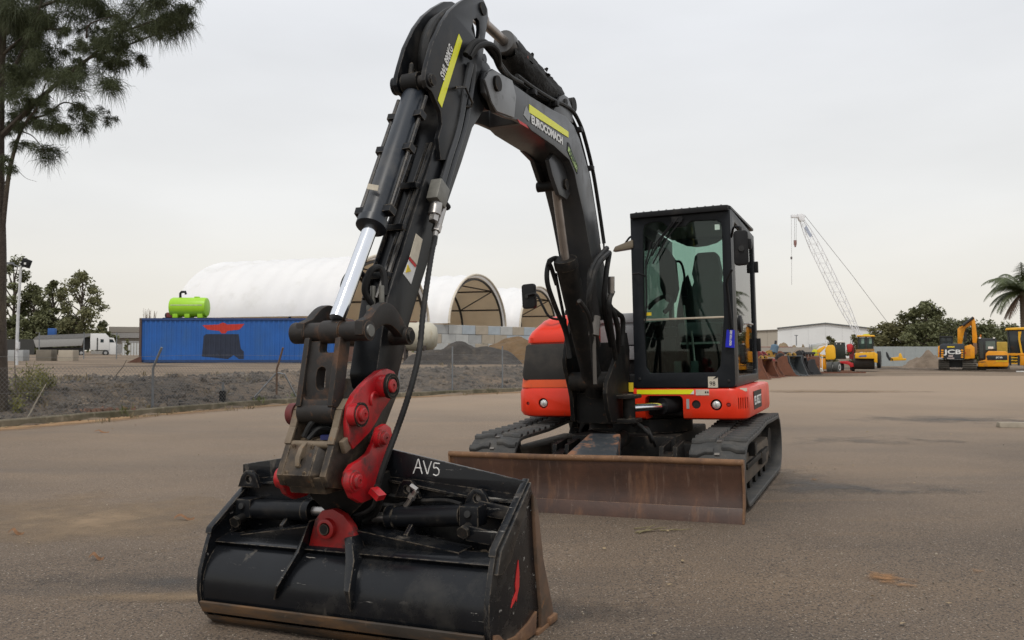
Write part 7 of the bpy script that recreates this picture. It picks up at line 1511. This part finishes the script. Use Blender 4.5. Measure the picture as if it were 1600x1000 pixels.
for i in range(n):
    for q in (-1, 1): b.cyl(ch(i / n, -1 if i % 2 else 1, q), ch((i + 1) / n, 1 if i % 2 else -1, q), 0.028, n=4)
    for s in (-1, 1): b.cyl(ch(i / n, s, -1 if i % 2 else 1), ch((i + 1) / n, s, 1 if i % 2 else -1), 0.022, n=4)
o = wpart(b, 'lacing', mCRN, crane); o['kind'] = 'stuff'
b = B(); bp(b, 125, 1237, 1258, 335, 340, 0.5, -0.25); pp(b, 125, [(1246, 334), (1256, 334), (1258, 345), (1250, 345)], 0.7, -0.35); wpart(b, 'boom_head', mCRN, crane, bev=0.05)
def line(pts, r, name, m): b = B(); b.tube([D(x, y, 125) for x, y in pts], r, 5); return wpart(b, name, m, crane)
mCBL = M('cable_grey', (0.28, 0.28, 0.28), 0.6)
line([(1257, 336), (1330, 428), (1390, 508)], 0.035, 'pendant_line', mCBL)
b = B(); pp(b, 125, [(1257, 356), (1260, 352), (1269, 368), (1266, 371)], 0.1, -0.7); wpart(b, 'boom_sign', M('sign_blue_grey', (0.42, 0.46, 0.55), 0.6), crane)
for x in (1241.5, 1244): line([(x, 340), (x, 376)], 0.025, 'hoist_rope', mCBL)
line([(1236.5, 340), (1237, 402)], 0.02, 'hoist_rope', mCBL); line([(1237, 404), (1237, 445)], 0.025, 'hoist_rope', mCBL)
b = B(); bp(b, 125, 1241, 1245, 375, 382, 0.3); pp(b, 125, [(1241, 382), (1245, 382), (1243.8, 386), (1242.2, 386)], 0.2); wpart(b, 'hook_block', M('hook_red', (0.28, 0.16, 0.14), 0.6), crane, bev=0.04)
b = B(); bp(b, 125, 1235.8, 1238, 401, 405, 0.2); wpart(b, 'overhaul_ball', M('hook_dark', (0.10, 0.08, 0.08), 0.6), crane)

# ---------------- yellow machines
mMY = M('machine_yellow', (0.78, 0.31, 0.006), 0.4, var=0.10, vscale=2, layers=[((0.30, 0.15, 0.05), 3, 0.56, 0.8, 0.7)]); mMY2 = M('machine_bright_yellow', (0.80, 0.42, 0.012), 0.4, var=0.10, vscale=2, layers=[((0.35, 0.2, 0.06), 3, 0.57, 0.8, 0.7)]); mMB = M('machine_black', (0.02, 0.022, 0.024), 0.5, var=0.2); mMG = glass('machine_glass', (0.45, 0.55, 0.52), 1.2); mTRK = M('steel_track', (0.10, 0.09, 0.075), 0.8, var=0.3, vscale=4, bump=(10, 0.6, 0.05)); mMR = M('machine_red', (0.50, 0.02, 0.025), 0.4)
set_frame(1497)
EY = 55.0; d1 = thing('yellow_digger', tb(1497, EY, 0), 'larger yellow digger seen from behind with black counterweight and raised boom', 'digger')
def trackm(root, Y, x0, x1, y0, y1, t):
    p = D(x0, y1, Y); q = D(x1, y0, Y); r = (q.z - p.z) / 2; Y = p.y; b = B(); lp_ = []
    n = 10
    for i in range(n + 1): a = -PI / 2 - PI * i / n; lp_.append((Y + r + r * math.cos(a), p.z + r + r * math.sin(a)))
    for i in range(n + 1): a = PI / 2 - PI * i / n; lp_.append((Y + t - r + r * math.cos(a), p.z + r + r * math.sin(a)))
    b.prism(lp_, 'x', p.x, q.x); o = wpart(b, 'track', mTRK, root)
    b = B()
    for k in range(9):
        a = -PI / 2 - PI * (k + 0.5) / 9; b.box(((p.x + q.x) / 2, Y + r + (r + 0.02) * math.cos(a), p.z + r + (r + 0.02) * math.sin(a)), (q.x - p.x, 0.06, 0.06), Matrix.Rotation(a, 3, 'X'))
    wpart(b, 'track_shoe', mTRK, root, o)
trackm(d1, EY, 1466.5, 1483, 563, 579.5, 3.4); trackm(d1, EY, 1504, 1526, 563, 579.5, 3.4)
b = B(); bp(b, EY, 1480, 1508, 562, 574, 2.2, 0.6); wpart(b, 'undercarriage', mMB, d1)
b = B(); pp(b, EY, [(1468, 540), (1472, 537), (1506, 537), (1507, 541), (1507, 561), (1468, 561)], 0.9, -0.35); cw = wpart(b, 'counterweight', M('weight_black', (0.028, 0.034, 0.042), 0.45, var=0.1), d1, bev=0.06)
b = B(); pp(b, EY, [(1465.5, 541), (1469.5, 540), (1469.5, 560.5), (1465.5, 559)], 2.6, -0.28); wpart(b, 'side_panel', mMY, d1, bev=0.05)
b = B(); pp(b, EY, [(1507, 541), (1517, 538), (1523, 543), (1523, 560), (1507, 561)], 2.4, -0.2); wpart(b, 'side_panel', mMY, d1, bev=0.05)
for xa in (1470.5, 1501.5):
    for k in range(4):
        b = B(); bp(b, EY, xa, xa + 3.6, 546 + 3.6 * k, 548.3 + 3.6 * k, 0.02, -0.37); wpart(b, 'chevron', mMY, d1, cw)
c_ = D(1474, 553, EY)
def btext(s, px, py, Y, wpx, hm, m, root, par, name='lettering', bold=0.012):
    o = text(s, name, m, None, (0, 0, 0), (1, 0, 0), (0, 0, 1), hm, 0.004, bold)
    xs_ = [v.co.x for v in o.data.vertices]; sc = wpx * Y / FPX / (max(xs_) - min(xs_)); p = D(px, py, Y)
    o.data.transform(Matrix.Translation(p - LOCS[root.name]) @ Matrix.Diagonal((sc, 1, 1, 1)) @ Matrix.Translation((-min(xs_), 0, 0))); o.parent = par; return o
btext('JCB', 1474.3, 553, EY - 0.38, 24.5, 0.40, mWHT, d1, cw)
b = B(); bp(b, EY, 1482, 1489, 555, 557.5, 0.01, -0.37); bp(b, EY, 1480, 1491, 559, 560.4, 0.01, -0.37); wpart(b, 'pale_decal', M('decal_pink', (0.5, 0.42, 0.40), 0.6), d1, cw)
b = B(); bp(b, EY, 1480, 1491.5, 541, 543, 0.01, -0.37); wpart(b, 'yellow_decal', mDECY, d1, cw); b = B(); bp(b, EY, 1465, 1473, 558.6, 560.2, 0.3, -0.45); wpart(b, 'rear_step', mGHOOD, d1)
b = B(); pp(b, EY, [(1468, 538), (1469, 526), (1488, 526), (1490, 538)], 1.5, 0.9); cb = wpart(b, 'cab', M('cab_dark_glass', (0.05, 0.065, 0.062), 0.15), d1, bev=0.05)
b = B(); pp(b, EY, [(1467.5, 527), (1468, 525), (1489, 525), (1489.5, 527)], 1.8, 0.75); wpart(b, 'cab_roof', mMB, d1, cb)
for x in (1468.2, 1477.5, 1487.8):
    b = B(); bp(b, EY, x, x + 1.2, 526, 538, 0.08, 0.85); wpart(b, 'cab_pillar', mMB, d1, cb)
b = B(); pp(b, EY, [(1496, 538), (1496, 514), (1500, 510), (1518, 500), (1520, 497), (1523, 499), (1521, 506), (1509, 513), (1506, 522), (1503, 538)], 0.45, 1.6); bo_ = wpart(b, 'boom', mMY, d1, bev=0.04)
b = B(); pp(b, EY, [(1518, 503), (1519.5, 495.5), (1522, 495), (1524, 503), (1527, 527), (1526, 538), (1519.5, 535)], 0.38, 1.4); wpart(b, 'dipper_arm', mMY, d1, bev=0.04)
b = B(); b.cyl(D(1504, 509, EY + 1.4), D(1521, 496, EY + 1.4), 0.09, n=10); b.cyl(D(1508, 534, EY + 1.5), D(1509, 519, EY + 1.5), 0.09, n=10); wpart(b, 'ram', mMB, d1)
b = B(); pp(b, EY, [(1520, 536), (1527, 536), (1527, 552), (1522, 557)], 0.5, 1.3); wpart(b, 'bucket_linkage', M('linkage_brown', (0.16, 0.10, 0.06), 0.7), d1, bev=0.03)
b = B(); bp(b, EY, 1516, 1519, 538, 545, 0.3, 0.2); wpart(b, 'exhaust', mMB, d1)
set_frame(1497)
for pts in ([(1500, 510), (1505, 507), (1512, 503), (1519, 498)], [(1509, 514), (1513, 520), (1515, 530), (1516, 537)]):
    b = B(); b.tube([D(x, y, EY + 1.5) for x, y in pts], 0.035, 6); wpart(b, 'boom_hose', mHOSE, d1)
for pts in ([(1469, 525), (1469, 521), (1480, 521), (1488, 521), (1488, 525)], [(1507.5, 538), (1508, 532), (1516, 531), (1517, 537)]):
    b = B(); b.tube([D(x, y, EY + 0.6) for x, y in pts], 0.02, 5); wpart(b, 'hand_rail', mPLA, d1)
b = B(); bp(b, EY, 1508.5, 1516, 545, 556, 0.015, -0.215); wpart(b, 'side_door', M('door_seam', (0.60, 0.23, 0.01), 0.45), d1)
for x in (1467.2, 1507.8):
    b = B(); bp(b, EY, x, x + 1.2, 550, 553, 0.03, -0.40); wpart(b, 'tail_lamp', M('tail_red', (0.4, 0.02, 0.02), 0.4), d1)
set_frame(1552)
d2 = thing('compact_digger', tb(1552, EY, 0), 'smaller yellow digger with black cab seen from behind', 'digger')
b = B(); pp(b, EY, [(1529, 563), (1528, 531), (1531, 528), (1557, 529), (1558, 550), (1540, 563)], 1.4, 0.3); cb = wpart(b, 'cab', mMB, d2, bev=0.05)
b = B(); pp(b, EY, [(1540, 533), (1555, 533), (1555, 545), (1540, 547)], 0.02, 0.27); wpart(b, 'rear_window', M('pale_glass', (0.10, 0.14, 0.13), 0.1), d2, cb, smooth=False); b = B(); bp(b, EY, 1544, 1552, 541.5, 545, 0.02, 0.25); wpart(b, 'window_sticker', mWHT, d2, cb); b = B(); pp(b, EY, [(1530, 534), (1536, 534), (1537, 560), (1531, 560)], 0.02, 0.27); wpart(b, 'side_window', M('dim_glass', (0.04, 0.05, 0.05), 0.12), d2, cb, smooth=False)
b = B(); pp(b, EY, [(1528, 573), (1528, 565), (1540, 562), (1540, 553), (1544, 548.5), (1572, 549), (1576, 553), (1576, 571), (1574, 573)], 1.2, -0.5); cw = wpart(b, 'counterweight', mMY, d2, bev=0.07)
b = B(); pp(b, EY, [(1541, 556), (1543, 555), (1574, 555), (1574, 562.5), (1543, 562.5)], 0.03, -0.525); wpart(b, 'grille', mMB, d2, cw, bev=0.01)
btext('JCB', 1555.5, 559.5, EY - 0.53, 9.5, 0.13, mWHT, d2, cw, bold=0.004); b = B(); bp(b, EY, 1556, 1575, 563.5, 565, 0.02, -0.52); wpart(b, 'yellow_decal', mDECY, d2, cw)
trackm(d2, EY, 1523.5, 1543, 573, 582, 2.2); trackm(d2, EY, 1560, 1578, 573, 582, 2.2)
b = B(); bp(b, EY, 1540, 1572, 571, 578, 1.4, 0.3); wpart(b, 'undercarriage', mMB, d2)
for x in (1531, 1553):
    b = B(); c = D(x, 528, EY + 0.3); b.box(c, (0.12, 0.1, 0.09)); wpart(b, 'roof_lamp', mWHT, d2, cb)
b = B(); b.tube([D(1532, 528, EY + 0.8), D(1532, 524.5, EY + 0.8), D(1533, 523, EY + 0.8)], 0.05, 6); wpart(b, 'beacon', M('beacon_amber', (0.6, 0.2, 0.02), 0.4), d2)
b = B(); bp(b, EY, 1529, 1540, 565, 566, 0.02, -0.51); wpart(b, 'panel_seam', mMB, d2, cw)
set_frame(1590)
rl = thing('yellow_roller', tb(1590, 56, 0), 'yellow machine with a cab roof and ladder at the right edge', 'machine')
b = B(); pp(b, 56, [(1570, 516), (1572, 512.5), (1612, 510.5), (1614, 515)], 2.2); wpart(b, 'roof', mMY2, rl, bev=0.05)
b = B(); pp(b, 56, [(1573, 516.5), (1608, 515.5), (1608, 551), (1577, 552)], 1.8, 0.2); wpart(b, 'cab_glass', M('roller_glass', (0.025, 0.032, 0.036), 0.12), rl, bev=0.03)
for pix in ([(1573, 516), (1575, 516), (1579, 553), (1577, 553)], [(1591, 518), (1596, 518), (1594, 530), (1598, 552), (1595, 552), (1591, 530)], [(1604, 516), (1607, 516), (1607, 553), (1604, 553)]):
    b = B(); pp(b, 56, pix, 0.12, 0.05); wpart(b, 'pillar', mMY2 if pix[0][0] != 1573 else mMB, rl)
b = B(); bp(b, 56, 1575, 1612, 552, 556, 2.0); bp(b, 56, 1594, 1612, 556, 571, 2.0); wpart(b, 'chassis', mMY, rl, bev=0.04)
b = B(); bp(b, 56, 1577, 1580, 555, 571, 0.1); bp(b, 56, 1590, 1593, 555, 571, 0.1); wpart(b, 'ladder_rail', mMB, rl)
for k in range(3):
    b = B(); bp(b, 56, 1580, 1590, 558 + 4.5 * k, 559.6 + 4.5 * k, 0.25); wpart(b, 'ladder_rung', mMY2, rl)
b = B(); c = D(1608, 569, 57); b.lathe([(-0.3, 0.3), (-0.28, 0.55), (0.28, 0.55), (0.3, 0.3)], c, (1, 0, 0), 20); wpart(b, 'wheel', mTYR, rl)
set_frame(1566)
b = B(); bp(b, 66, 1557, 1574, 534, 562, 1.5); o = b.obj('yellow_hood', M('dull_yellow_hood', (0.42, 0.27, 0.03), 0.5), None, bev=0.1); tag(o, 'dull yellow machine hood showing behind the smaller digger', 'machine hood')
b = B(); bp(b, 52, 1541, 1592, 577.5, 583.5, 0.35); o = b.obj('timber_baulk', M('dark_timber', (0.10, 0.075, 0.055), 0.9, var=0.3, vscale=3), None, bev=0.02); tag(o, 'dark timber baulk lying in front of the smaller digger', 'timber')
b = B(); bp(b, 51.5, 1588, 1612, 580, 584, 0.3); o = b.obj('white_plank', M('plank_white', (0.6, 0.6, 0.58), 0.6), None, bev=0.01); tag(o, 'white plank on the ground at the right edge', 'plank')
set_frame(1400)
pl = thing('plough_attachment', tb(1400, 60, 0), 'yellow scarifier attachment lying in front of the steel fence', 'attachment')
b = B(); pp(b, 60, [(1384, 549), (1387, 551), (1390, 558), (1396, 560), (1396, 564), (1389, 563.5), (1385, 557)], 0.5); wpart(b, 'tine', mMB, pl, bev=0.03); b = B(); pp(b, 60, [(1391, 559), (1404, 557.5), (1405, 552), (1408, 552), (1411, 560), (1416, 560), (1416, 563), (1391, 564)], 0.6); wpart(b, 'frame', mMY2, pl, bev=0.03)
# compactor
set_frame(1357)
CYY = 52.0; cp = thing('soil_compactor', tb(1357, CYY, 0), 'yellow front drum compactor with a glazed cab', 'compactor')
b = B(); pp(b, CYY, [(1338, 526), (1339, 523.5), (1366, 523.5), (1368, 526)], 1.7, 0.6); wpart(b, 'cab_roof', mMY2, cp, bev=0.05)
b = B(); pp(b, CYY, [(1348, 524), (1349, 522), (1358, 521.5), (1360, 524)], 0.4, 0.8); wpart(b, 'beacon_bar', M('beacon_lime', (0.55, 0.62, 0.02), 0.5), cp)
b = B(); pp(b, CYY, [(1341, 527), (1364, 527), (1363, 546), (1342, 546)], 1.3, 0.8); cb = wpart(b, 'cab_glass', M('compactor_glass', (0.03, 0.055, 0.05), 0.12), cp, bev=0.03)
for x in (1340.2, 1352.5, 1363):
    b = B(); bp(b, CYY, x, x + 1.6, 526, 546, 0.1, 0.75); wpart(b, 'cab_pillar', mMB, cp, cb)
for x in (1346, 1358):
    b = B(); bp(b, CYY, x, x + 4, 529, 537, 0.02, 0.77); wpart(b, 'window_glint', M('painted_glint', (0.20, 0.32, 0.28), 0.2), cp, cb)  # reflections painted as paler slabs on the dark cab glass
b = B(); pp(b, CYY, [(1337, 546), (1366, 545), (1366, 549), (1337, 551)], 1.4, 0.5); wpart(b, 'deck', M('deck_tan', (0.32, 0.17, 0.05), 0.6), cp)
b = B(); pp(b, CYY, [(1336, 560), (1336, 551.5), (1365, 550), (1366, 560.5)], 0.5, -0.3); fb = wpart(b, 'front_beam', mMY2, cp, bev=0.04); b = B(); pp(b, CYY, [(1342, 556), (1346, 555), (1354, 554.6), (1354, 557.5), (1342, 558)], 0.01, -0.315); wpart(b, 'blue_decal', M('decal_blue_grey', (0.12, 0.15, 0.30), 0.6), cp, fb)
b = B(); pp(b, CYY, [(1365, 549), (1371, 553), (1371, 567), (1366, 566)], 1.8, -0.3); wpart(b, 'side_frame', mMY2, cp, bev=0.03)
b = B(); c = D(1350, 566, CYY + 0.5); b.cyl(c + Vector((-0.6, 0, 0)), c + Vector((0.62, 0, 0)), 0.44, n=24); wpart(b, 'drum', M('drum_dark', (0.035, 0.03, 0.027), 0.6, var=0.2), cp)
b = B(); c = D(1373.5, 562, CYY + 1.6); b.lathe([(-0.12, 0.3), (-0.1, 0.55), (0.1, 0.55), (0.12, 0.3)], c, (1, -0.1, 0), 20); wpart(b, 'wheel', mTYR, cp)
# red and black loader
set_frame(1320)
rdm = thing('red_loader', tb(1320, 53, 0), 'red and black loader between the lift and the compactor', 'loader')
b = B(); pp(b, 53, [(1304, 535), (1305, 533), (1319, 532.5), (1320, 535)], 1.3, 0.1); wpart(b, 'cab_roof', mWHT, rdm, bev=0.03); b = B(); pp(b, 53, [(1303.5, 535.5), (1320.5, 535.5), (1322, 561), (1304, 561)], 1.2, 0.2); cb = wpart(b, 'cab', M('loader_black', (0.018, 0.026, 0.022), 0.25), rdm, bev=0.04)
for x in (1307, 1313.5):
    c = D(x, 537.5, 53.15); b = B(); b.sphere(c, 0.045, 1); wpart(b, 'cab_lamp', mWHT, rdm, cb)
b = B(); pp(b, 53, [(1322, 538), (1331, 536.5), (1333, 541), (1331, 550), (1324, 551)], 0.9, 0.3); wpart(b, 'engine_cowl', mMR, rdm, bev=0.1); b = B(); bp(b, 53, 1327, 1335, 553, 561, 1.2, 0.4); bp(b, 53, 1331, 1334.5, 540, 553, 0.6, 0.5); wpart(b, 'rear_frame', M('frame_dark_red', (0.16, 0.015, 0.02), 0.5), rdm)
b = B(); pp(b, 53, [(1312, 567), (1312, 564.5), (1324, 564), (1334, 568), (1335, 573), (1329, 574), (1326, 570)], 0.9, -0.3); wpart(b, 'front_arm', mMR, rdm, bev=0.04)
for x in (1315, 1332):
    b = B(); c = D(x, 571, 53); b.lathe([(-0.13, 0.15), (-0.1, 0.27), (0.1, 0.27), (0.13, 0.15)], (c.x, c.y + 0.1, 0.28), (1, 0.2, 0), 16); wpart(b, 'wheel', mTYR, rdm)
# boom lift
set_frame(1288)
bl2 = thing('boom_lift', tb(1288, 50, 0), 'yellow boom lift with a white folded arm and twin wheels', 'boom lift')
b = B(); pp(b, 50, [(1290, 562), (1289.5, 544), (1293, 539.5), (1302, 539), (1305, 543), (1306, 559), (1304, 562)], 1.0, -0.1); wpart(b, 'engine_cowl', mMY2, bl2, bev=0.1)
b = B(); pp(b, 50, [(1270, 578), (1269, 565), (1272, 561), (1290, 560), (1292, 577)], 1.2, 0.1); wpart(b, 'chassis', mMY, bl2, bev=0.07)
b = B(); pp(b, 50, [(1268, 556), (1268, 549), (1271, 546), (1277, 546), (1277, 556)], 0.5, 0.0); wpart(b, 'control_box', M('lime_box', (0.60, 0.58, 0.02), 0.5), bl2, bev=0.05)
b = B(); pp(b, 50, [(1264, 543), (1267, 538), (1278, 535.5), (1291, 535), (1291, 538.5), (1280, 541), (1276, 546), (1270, 546), (1268, 543)], 0.5, 0.3); wpart(b, 'folded_arm', M('arm_white', (0.5, 0.52, 0.53), 0.5), bl2, bev=0.04)
b = B(); pp(b, 50, [(1277, 546), (1289, 540), (1290, 543), (1280, 553), (1290, 555), (1290, 558), (1276, 556)], 0.3, 0.2); wpart(b, 'lower_arm', mMY2, bl2, bev=0.03)
for x in (1264.5, 1268):
    b = B(); bp(b, 50, x, x + 0.8, 538, 546, 0.05, 0.1); wpart(b, 'basket_rail', mPOST, bl2)
b = B(); bp(b, 50, 1284, 1285.2, 556, 580, 0.06, -0.3); bp(b, 50, 1280.5, 1281.5, 562, 580, 0.06, -0.3); bp(b, 50, 1274, 1284, 575, 577, 0.06, -0.3); wpart(b, 'outrigger_stand', mWHT, bl2)
for x in (1298, 1308):
    b = B(); c = D(x, 570.5, 49.6); b.lathe([(-0.16, 0.2), (-0.15, 0.33), (0.12, 0.34), (0.15, 0.24)], (c.x, c.y + 0.1, 0.34), (0.94, -0.34, 0), 20); w_ = wpart(b, 'wheel', M('grey_tyre', (0.07, 0.072, 0.068), 0.8), bl2); b = B(); b.lathe([(0.13, 0.2), (0.16, 0.17), (0.12, 0.0)], (c.x, c.y + 0.1, 0.34), (0.94, -0.34, 0), 16); wpart(b, 'rim', mWHT, bl2, w_)
set_frame()
# rusty buckets in a row
def loose_bucket(label, px, Y, s, rot, mb, mear, tilt=0.0):
    q = D(px, 548, Y); s = s * 0.92; t = thing('loose_bucket', (q.x, Y, 0.0), label, 'bucket', rz=rot, group='digger buckets lined up on the ground')
    w_ = 0.42 * s; out_ = [(-0.55, 0.0), (-0.25, 0.02), (0.1, 0.08), (0.36, 0.28), (0.48, 0.58), (0.40, 0.86), (0.18, 1.02), (-0.05, 1.02)]; in2 = [(y - 0.04 * (1 if y > 0 else 0.2), z + (0.035 if z < 0.5 else -0.03)) for y, z in out_][::-1]
    b = B(); b.prism([(y * s, z * s) for y, z in out_ + in2], 'x', -w_, w_); sh = b.obj('shell', mb, t, bev=0.01, seg=1)
    side = [(-0.55, 0.0), (-0.25, 0.0), (0.1, 0.06), (0.36, 0.26), (0.49, 0.58), (0.41, 0.88), (0.18, 1.04), (-0.06, 1.04), (-0.12, 0.7), (-0.38, 0.25)]
    for x in (-w_, w_):
        b = B(); b.prism([(y * s, z * s) for y, z in side], 'x', x - 0.018, x + 0.018); b.obj('side_plate', mb, t, bev=0.006, seg=1)
    for x in (-0.16 * s, 0.16 * s):
        b = B(); b.prism([(y * s, z * s) for y, z in ((0.02, 1.0), (0.42, 0.82), (0.42, 0.98), (0.34, 1.12), (0.20, 1.19), (0.06, 1.14))], 'x', x - 0.03, x + 0.03); b.obj('ear', mear, t, bev=0.01, seg=1)
    b = B(); b.cyl((-0.2 * s, 0.22 * s, 1.09 * s), (0.2 * s, 0.22 * s, 1.09 * s), 0.04 * s, n=10); b.obj('pin', mMB, t)
    for k in range(4):
        b = B(); b.prism([(-0.52 * s, -0.0), (-0.72 * s, 0.015), (-0.52 * s, 0.07)], 'x', -w_ + 0.05 + (2 * w_ - 0.2) / 3 * k, -w_ + 0.15 + (2 * w_ - 0.2) / 3 * k); b.obj('tooth', mb, t)
mBR = M('bucket_rust', (0.17, 0.065, 0.035), 0.75, var=0.35, vscale=3, layers=[((0.05, 0.035, 0.03), 3, 0.5, 0.68, 0.7)]); mBG = M('bucket_grey', (0.075, 0.085, 0.09), 0.55, var=0.3, vscale=3, layers=[((0.12, 0.08, 0.06), 4, 0.58, 0.75, 0.8)]); mBD = M('bucket_dark', (0.03, 0.03, 0.032), 0.6, var=0.3)
for a in (('rusty bucket with dull red ears partly hidden behind the cab', 1184, 38.5, 0.90, 1.25, mBR, M('ear_red', (0.20, 0.03, 0.03), 0.6, var=0.3)), ('brown rusty bucket second from the excavator cab', 1197, 40.5, 1.0, 0.55, mBR, M('ear_dull_yellow', (0.34, 0.19, 0.03), 0.6, var=0.3)), ('rust brown bucket with bright red ears in the row', 1211, 42, 0.85, 1.05, mBR, M('ear_bright_red', (0.26, 0.03, 0.03), 0.6, var=0.3)), ('dark rusty bucket left of the grey bucket', 1225, 43.5, 1.1, 1.45, mBR, mBD), ('blue grey bucket with yellow ears and an open mouth', 1241, 44, 1.12, 0.45, mBG, M('ear_dull_yellow', (0.34, 0.19, 0.03), 0.6, var=0.3)), ('black bucket right of the grey bucket', 1256, 45.5, 1.0, 1.0, mBD, mBD), ('narrow dark bucket near the boom lift', 1267, 46, 0.9, 1.7, mBD, mBR)):
    loose_bucket(*a)
set_frame()
for px, Y, z, m1, lab in ((1190, 41.5, 0.95, MATS['ear_red'], 'red coupler bracket lying on the first rusty bucket'), (1202, 43, 1.0, MATS['ear_dull_yellow'], 'dull yellow coupler bracket behind the rusty buckets'), (1217, 44.6, 0.95, mBR, 'rusty coupler bracket beside the blue grey motor'), (1250, 46.6, 1.0, mBD, 'dark coupler bracket behind the black bucket')):
    q = D(px, 548, Y); t = thing('coupler_bracket', (q.x, Y, z), lab, 'bracket', rz=px * 0.37)
    for x in (-0.14, 0.14):
        b = B(); b.prism([(-0.22, 0.0), (0.24, 0.0), (0.26, 0.22), (0.08, 0.36), (-0.10, 0.30), (-0.26, 0.16)], 'x', x - 0.03, x + 0.03); b.obj('cheek_plate', m1, t, bev=0.01, seg=1)
    b = B(); b.cyl((-0.2, -0.12, 0.14), (0.2, -0.12, 0.14), 0.05, n=10); b.obj('pin', mBD, t); b = B(); b.cyl((-0.2, 0.14, 0.18), (0.2, 0.14, 0.18), 0.05, n=10); b.obj('pin', mBD, t)
    b = B(); b.box((0, 0, 0.06), (0.26, 0.3, 0.08)); b.obj('cross_plate', mBR, t)
for px, Y, lab in ((1221, 46.5, 'open rusty ripper frame standing between the buckets'), (1263, 47.5, 'open dark ripper frame near the boom lift')):
    q = D(px, 548, Y); t = thing('ripper_frame', (q.x, Y, 0), lab, 'attachment', rz=px * 0.61)
    for x in (-0.35, 0.0, 0.35):
        b = B(); b.prism([(-0.1, 0.0), (0.02, 0.0), (0.16, 0.5), (0.16, 1.15), (0.04, 1.15), (0.02, 0.55)], 'x', x - 0.03, x + 0.03); b.obj('tine', mBR, t, bev=0.008, seg=1)
    b = B(); b.box((0, 0.1, 1.18), (0.95, 0.16, 0.14)); b.obj('cross_beam', mBD, t, bev=0.02)
set_frame(1276)
cr_ = thing('rusty_crate', tb(1276, 46.5, 0), 'rusty steel box at the right end of the bucket row', 'steel box')
b = B(); bp(b, 46.5, 1268, 1281, 557, 582, 0.8); wpart(b, 'box_body', mBR, cr_, bev=0.02); b = B(); bp(b, 46.5, 1270, 1279, 572, 579, 0.03, -0.02); wpart(b, 'orange_panel', M('panel_orange', (0.30, 0.14, 0.05), 0.7), cr_)
b = B(); bp(b, 48, 1250, 1281, 551, 552, 0.05); bp(b, 48, 1250, 1281, 556, 557, 0.05); bp(b, 48, 1250, 1251, 551, 575, 0.05); bp(b, 48, 1280, 1281, 551, 575, 0.05); o = b.obj('pipe_rail', mPOST); tag(o, 'grey pipe rail standing behind the bucket row', 'rail')
set_frame()
mt = thing('blue_motor', (D(1210, 548, 43).x, 43, 1.22), 'blue grey motor resting on top of the buckets', 'motor')
b = B(); b.lathe([(-0.25, 0.1), (-0.2, 0.2), (0.15, 0.2), (0.22, 0.12)], (0, 0, 0.2), (0.3, 0.1, 1), 16); b.obj('casing', M('motor_blue', (0.08, 0.14, 0.20), 0.5), mt); b = B(); b.cyl((0.05, 0, 0.4), (0.08, 0, 0.62), 0.06); b.obj('cap', mBD, mt)
for px0, px1, py, lab in ((1236, 1352, 584, 'long rusty steel bar lying along the asphalt edge'), (1288, 1330, 581.5, 'short rusty bar lying behind the long bar')):
    Y = 1.32 * FPX / (py - 548); b = B(); p = D(px0, py, Y); q = D(px1, py, Y + 1.0); b.bar((p.x, p.y, 0.05), (q.x, q.y, 0.05), 0.12, 0.08); o = b.obj('steel_bar', mBR, None, bev=0.01); tag(o, lab, 'steel bar')
# far tree line on the horizon
b = B(); rq = random.Random(77); keep = rnd; rnd = rq
leaf_cloud(b, [((x + rq.uniform(-2, 2), 330 + rq.uniform(-8, 8), rq.uniform(0.5, 3.2)), rq.uniform(2.0, 3.6)) for x in range(-260, 270, 4)], 0.9, 26); rnd = keep
o = b.obj('far_tree_line', mLF2, None, smooth=False); tag(o, 'low dark tree line along the horizon', None, None, 'stuff')
